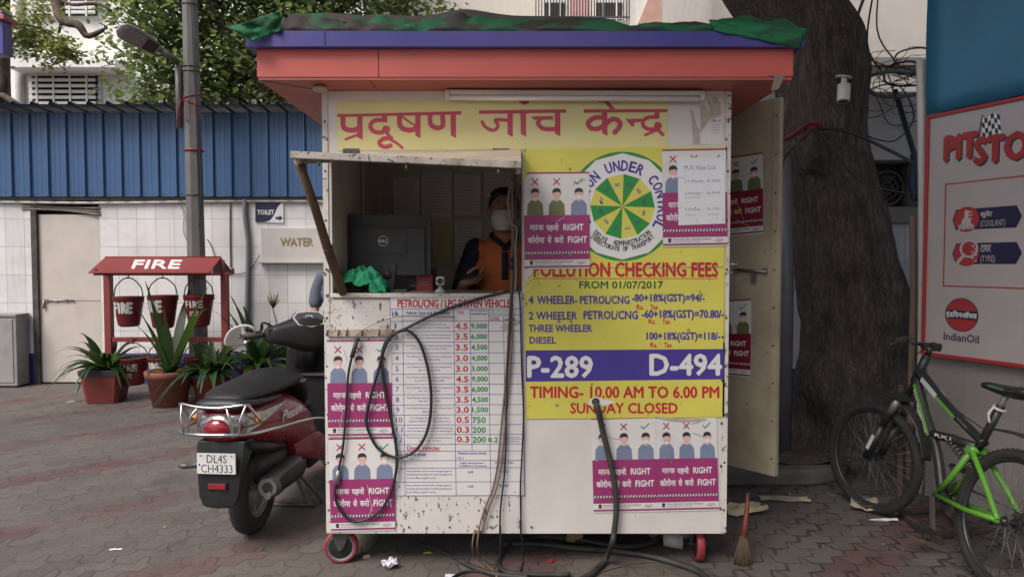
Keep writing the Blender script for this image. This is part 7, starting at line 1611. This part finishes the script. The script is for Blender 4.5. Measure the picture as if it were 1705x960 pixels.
for s_ in (-1, 1): fk.bar((.985, s_ * .0785, .48), (1.02, s_ * .0785, .39), .022, .002, 1, up=(0, 1, 0)); fk.tube([(.868, s_ * .055, .73), (.91, s_ * .055, .635)], .0185, 12, 2)
fk.v = [ST @ p for p in fk.v]; fko = fk.build('fork', [BK, M('bike_white', (.5, .5, .49)), ALU], BI, True)
b = MB(); b.tube([(.765, 0, 1.0), (.755, 0, 1.03), (.80, 0, 1.05)], .018, 10); b.tube(crom([(.70, .31, 1.075), (.74, .2, 1.085), (.79, .09, 1.06), (.80, 0, 1.055), (.795, -.05, 1.055), (.785, -.085, 1.05)], 5), .0115, 10); b.v = [ST @ p for p in b.v]; hb2 = b.build('handlebar', BK, BI, True)
for s_ in (1,):
    b = MB(); b.tube([(.735, s_ * .21, 1.085), (.70, s_ * .315, 1.075)], .017, 12); b.torus((.70, s_ * .315, 1.075), (.3, s_, 0), .014, .005, 12, 6); b.v = [ST @ p for p in b.v]; b.build('grip', RUBBER, BI, True)
    b = MB(); b.tube(crom([(.745, s_ * .17, 1.08), (.785, s_ * .19, 1.06), (.775, s_ * .28, 1.045)], 4), .006, 8); b.cbox((.745, s_ * .175, 1.08), (.03, .04, .03)); b.v = [ST @ p for p in b.v]; b.build('brake_lever', DKSTEEL, BI, True)
b = MB(); b.tube([(.79, -.05, 1.055), (.775, -.105, 1.045)], .019, 12); b.cbox((.785, -.075, 1.045), (.05, .05, .045)); b.v = [ST @ p for p in b.v]; b.build('bar_clamp', BLACK, BI, True, bevel=.006)
b = MB(); b.tube(crom([(.77, .17, 1.08), (.93, .12, 1.02), (.93, .05, .86), (.9, .04, .76)], 5), .003, 6); b.tube(crom([(.79, -.08, 1.05), (.90, -.08, .98), (.86, -.04, .86), (.6, -.03, .74), (.4, -.03, .66)], 5), .003, 6); b.v = [ST @ p for p in b.v]; b.build('brake_cable', CB, BI, True)
def fender(pts, w0, w1, name, steer=True):
    rows = []; n_ = len(pts) - 1
    for i, (x, z) in enumerate(pts):
        w_ = w0 + (w1 - w0) * i / n_; rows.append([V((x, w_ * k, z - .012 * abs(k) * abs(k))) for k in (-1, -.6, 0, .6, 1)])
    b = MB(); b.sheet(rows)
    if steer: b.v = [ST @ p for p in b.v]
    return b.build(name, BK, BI, True, solid=.004, sub=1)
fender([(.86, .735), (.95, .735), (1.06, .742), (1.19, .76), (1.24, .77)], .04, .03, 'front_fender'); fender([(.88, .72), (.80, .66), (.735, .58), (.70, .48), (.695, .42)], .035, .04, 'fender_flap'); fender([(.18, .72), (.05, .74), (-.10, .72), (-.24, .68), (-.32, .64)], .03, .045, 'rear_fender', False)
b = MB(); b.loft([[V((x, w_ * c_, z + h_ * s_)) for c_, s_ in [(math.cos(6.2832 * i / 14), math.sin(6.2832 * i / 14)) for i in range(14)]] for x, z, w_, h_ in ((.335, .905, .014, .012), (.30, .912, .022, .02), (.22, .905, .032, .026), (.12, .905, .055, .032), (.05, .915, .078, .034), (.01, .92, .07, .03), (-.01, .922, .03, .015))]); sd2 = b.build('saddle', BK, BI, True, sub=1)
b = MB(); b.bar((.26, .028, .912), (.14, .05, .91), .012, .003, up=(0, 1, 0)); b.build('stripe', M('saddle_grey_green', (.09, .16, .11), .5), sd2, True)
b = MB(); b.tube([(.205, 0, .80), (.165, 0, .90)], .0145, 10); b.tube([(.19, .02, .885), (.10, .022, .885)], .004, 6); b.tube([(.19, -.02, .885), (.10, -.022, .885)], .004, 6); b.build('seat_post', ALU, BI, True)
b = MB(); b.torus((.197, 0, .815), (.35, 0, -1), .024, .007, 16, 6); b.tube(crom([(.197, .03, .815), (.20, .045, .78), (.195, .035, .74)], 4), .006, 6); b.build('clamp_ribbon', M('white_ribbon', (.5, .49, .48), .7), BI, True)
b = MB(); b.lathe([(.04, -.002), (.085, -.002), (.09, 0), (.085, .002), (.04, .002)], (.43, -.052, .29), (0, 1, 0), 40, 0, False, True)
for k in range(4): a_ = k * 1.571; b.bar(V((.43, -.052, .29)), V((.43 + .05 * math.cos(a_), -.052, .29 + .05 * math.sin(a_))), .016, .005, up=(0, 1, 0))
b.lathe([(.02, -.003), (.05, -.003), (.05, .003), (.02, .003)], (0, -.045, RW_), (0, 1, 0), 28, 0, False, True); b.tube([(.43, -.052, .38), (.0, -.045, .38)], .005, 6); b.tube([(.43, -.052, .2), (.03, -.045, .285)], .005, 6); b.build('chainset', DKSTEEL, BI, True)
for s_, a_ in ((1, -2.0), (-1, 1.14)):
    b = MB(); e_ = V((.43 + .17 * math.cos(a_), s_ * .075, .29 + .17 * math.sin(a_))); b.bar((.43, s_ * .06, .29), e_, .022, .014, up=(0, 1, 0)); ck = b.build('crank', DKSTEEL, BI, True)
    b = MB(); b.cbox(e_ + V((0, s_ * .055, 0)), (.095, .085, .022)); b.box(e_.x - .05, e_.x + .05, e_.y + s_ * .02, e_.y + s_ * .03, e_.z - .015, e_.z + .015); b.tube([e_, e_ + V((0, s_ * .1, 0))], .006, 8); b.build('pedal', BLACK, ck, True, bevel=.003)
# rusty rack the bicycle stands in
b = MB()
def bar2(p, q, w=.03): b.bar(p, q, w, w)
A = [onG(x, y, .02) for x, y in ((1500, 852), (1640, 838), (1660, 878), (1545, 892))]
for i in range(4): bar2(A[i], A[(i + 1) % 4])
bar2(A[0].lerp(A[1], .5), A[3].lerp(A[2], .5)); up0 = A[0] + V((.06, .12, -.02)); bar2(up0 + V((0, 0, 0)), up0 + V((.02, .05, .75))); bar2(A[3].lerp(A[0], .5) + V((0, 0, 0)), A[3].lerp(A[0], .5) + V((.0, -.25, -.002)))
tag(b.build('cycle_rack', RUST, bevel=.003), 'rusty angle iron rack lying on the ground under the bicycle', 'rack')

# ================================================================ SMALL THINGS ON THE GROUND
bx_ = V((1.135, 3.36, 0)); BR = thing('broom', 'short broom of dry bristles with an orange bound handle leaning beside the kiosk', 'broom', bx_)
b0, b1, b2_, b3 = atY(1236, 942, 3.34), atY(1238, 893, 3.37), atY(1244, 845, 3.40), atY(1245, 820, 3.42)
b = MB(); b.tube([b1, b1.lerp(b2_, .5), b2_, b3], [.017, .014, .011, .007], 10); b.build('handle', M('orange_binding', (.16, .034, .02), .5, var=.2), BR)
b = MB(); rr = random.Random(5)
for i in range(170):
    a_, r_ = rr.uniform(0, 6.28), math.sqrt(rr.random()); o_ = V((r_ * math.cos(a_), r_ * math.sin(a_), 0)); e_ = b0 + o_ * V((.045, .02, 0)).length * .0 + V((o_.x * .046, o_.y * .03, rr.uniform(-.0, .03))); e_.z = max(e_.z, .004)
    b.tube([b1 + V((o_.x * .013, o_.y * .013, .01)), b1.lerp(e_, .5) + V((o_.x * .008, 0, 0)), e_], [.0022, .002, .0012], 4)
b.build('bristles', M('straw_bristles', (.10, .07, .042), .85, var=.35), BR)
def scrap(px, py, w, h_, rot, m, label, name='paper_scrap', cat='paper', crumple=.01, seed=1, lines=False, z=.004, lift=0):
    rr = random.Random(seed); c = onG(px, py, z); n_ = 5; g = []
    for i in range(n_ + 1):
        g.append([c + Matrix.Rotation(rot, 3, 'Z') @ V(((j / n_ - .5) * w + rr.uniform(-.08, .08) * w * .4, (i / n_ - .5) * h_ + rr.uniform(-.08, .08) * h_ * .4, 0)) + V((0, 0, max(0, rr.uniform(0, crumple) + lift * abs(j / n_ - .5) * 2))) for j in range(n_ + 1)])
    b = MB(); b.sheet(g, 0, False)
    if lines:
        for k in range(5):
            a_ = [(g[k][1] + g[k + 1][1]) / 2, (g[k][4] + g[k + 1][4]) / 2]; b.bar(a_[0] + V((0, 0, .006)), a_[1] + V((0, 0, .006)), .003, .0006, 1)
    return tag(b.build(name, [m, GREY], solid=.0012), label, cat)
KRAFT = M('kraft_paper', (.52, .42, .30), .8, var=.12, dirt=.4, dcol=(.2, .14, .09), ds=15)
scrap(1305, 830, .30, .09, -.12, KRAFT, 'flat brown paper slip lying on the paving before the kerb', lines=True, seed=2)
scrap(1240, 853, .25, .12, .1, KRAFT, 'crumpled brown paper behind the broom', crumple=.05, seed=3)
scrap(1438, 842, .15, .24, -.45, KRAFT, 'tilted brown printed sheet leaning against the front bicycle wheel', lines=True, seed=4, crumple=.02, lift=.03)
scrap(1470, 866, .17, .022, .06, CLEANW, 'narrow white paper strip on the ground by the bicycle wheel', seed=5, crumple=.012)
scrap(648, 945, .07, .05, .3, M('lilac_white_paper', (.58, .55, .64), .7), 'crumpled white paper on the ground right of the red left caster', crumple=.05, seed=6)
scrap(750, 958, .05, .03, 0, M('lilac_white_paper', (.58, .55, .64), .7), 'small white paper scrap at the bent black cable', crumple=.004, seed=7)
scrap(193, 914, .062, .014, .12, CLEANW, 'tiny white slip on the open paving at the lower left', crumple=.004, seed=8)
scrap(118, 669, .07, .035, .5, CLEANW, 'small white paper far back on the paving near the square planter', crumple=.01, seed=9)
scrap(258, 671, .07, .03, .5, M('pinkish_scrap', (.4, .2, .2), .7), 'small pinkish scrap between the square planter and the terracotta pot', crumple=.02, seed=13)
scrap(712, 921, .04, .016, .2, M('yellow_wrapper', (.40, .36, .05), .4), 'small yellow wrapper under the kiosk beside the probe lead', crumple=.01, seed=10)
b = MB(); q = onG(957, 908, .0); b.cbox(q + V((0, .02, .035)), (.085, .006, .06), 0, Matrix.Rotation(.35, 3, 'X') @ Matrix.Rotation(.12, 3, 'Y')); b.v = [V((p.x, p.y, max(p.z, .003))) for p in b.v]
tag(b.build('cardboard_piece', M('cardboard', (.33, .22, .12), .85, var=.12), bevel=.001), 'piece of brown cardboard propped on the black hose under the kiosk', 'cardboard')
b = MB(); b.torus(onG(917, 932, .008), (0, 0, 1), .012, .004, 20, 8); tag(b.build('plastic_ring', M('red_plastic', (.35, .02, .02), .4)), 'tiny red plastic ring on the ground below the fee board', 'ring')
b = MB(); q = onG(610, 928, 0); b.cbox(q + V((0, 0, .008)), (.035, .018, .012), 0, Matrix.Rotation(.5, 3, 'Z')); b.cbox(onG(584, 940, .008) + V((0, 0, .004)), (.04, .02, .008), 0, Matrix.Rotation(.3, 3, 'Z')) if False else None
tag(b.build('wood_chip', M('pale_wood', (.34, .26, .16), .8)), 'pale wood chip lying by the red left caster', 'wood chip')
# stones and rubble in the shade under the kiosk
q = onG(1120, 888, 0); b = MB(); b.cbox(V((q.x, 3.75, .07)), (.30, .2, .14), 0, Matrix.Rotation(.2, 3, 'Z')); tag(b.build('concrete_block', CONC, bevel=.012, bseg=3), 'grey concrete block in the shade under the right end of the kiosk', 'block')
b = MB(); q = atY(1120, 893, 3.6); b.lathe([(0, 0), (.035, 0), (.045, .10), (.043, .10), (.034, .004), (0, .004)], V((q.x - .06, 3.55, .045)), (1, -.25, .0), 20); tag(b.build('plastic_cup', PVC), 'white plastic cup lying under the kiosk near the right caster', 'cup')
# loose leaf litter
rr = random.Random(31); b = MB()
for i in range(260):
    if i < 150: p = V((rr.uniform(1.25, 2.35), rr.uniform(4.6, 5.2), kz + .05))
    else: p = V((rr.uniform(-4, 2.6), rr.uniform(3.0, 7.5), .006)) if rr.random() < .35 else V((rr.uniform(1.1, 2.7), rr.uniform(3.0, 4.5), .006))
    a_ = rr.uniform(0, 6.28); s_ = rr.uniform(.006, .02); u_ = V((math.cos(a_), math.sin(a_), rr.uniform(-.15, .15))) * s_; w_ = V((-math.sin(a_), math.cos(a_), rr.uniform(-.15, .25))) * s_ * .5
    b.add([p - u_, p - w_, p + u_, p + w_], [(0, 1, 2, 3)], rr.randrange(3))
tag(b.build('leaf_litter', [M('dry_leaf', (.20, .12, .05), .8), M('litter_brown', (.09, .06, .04), .9), M('litter_yellow', (.30, .27, .06), .7)]), kind='stuff')
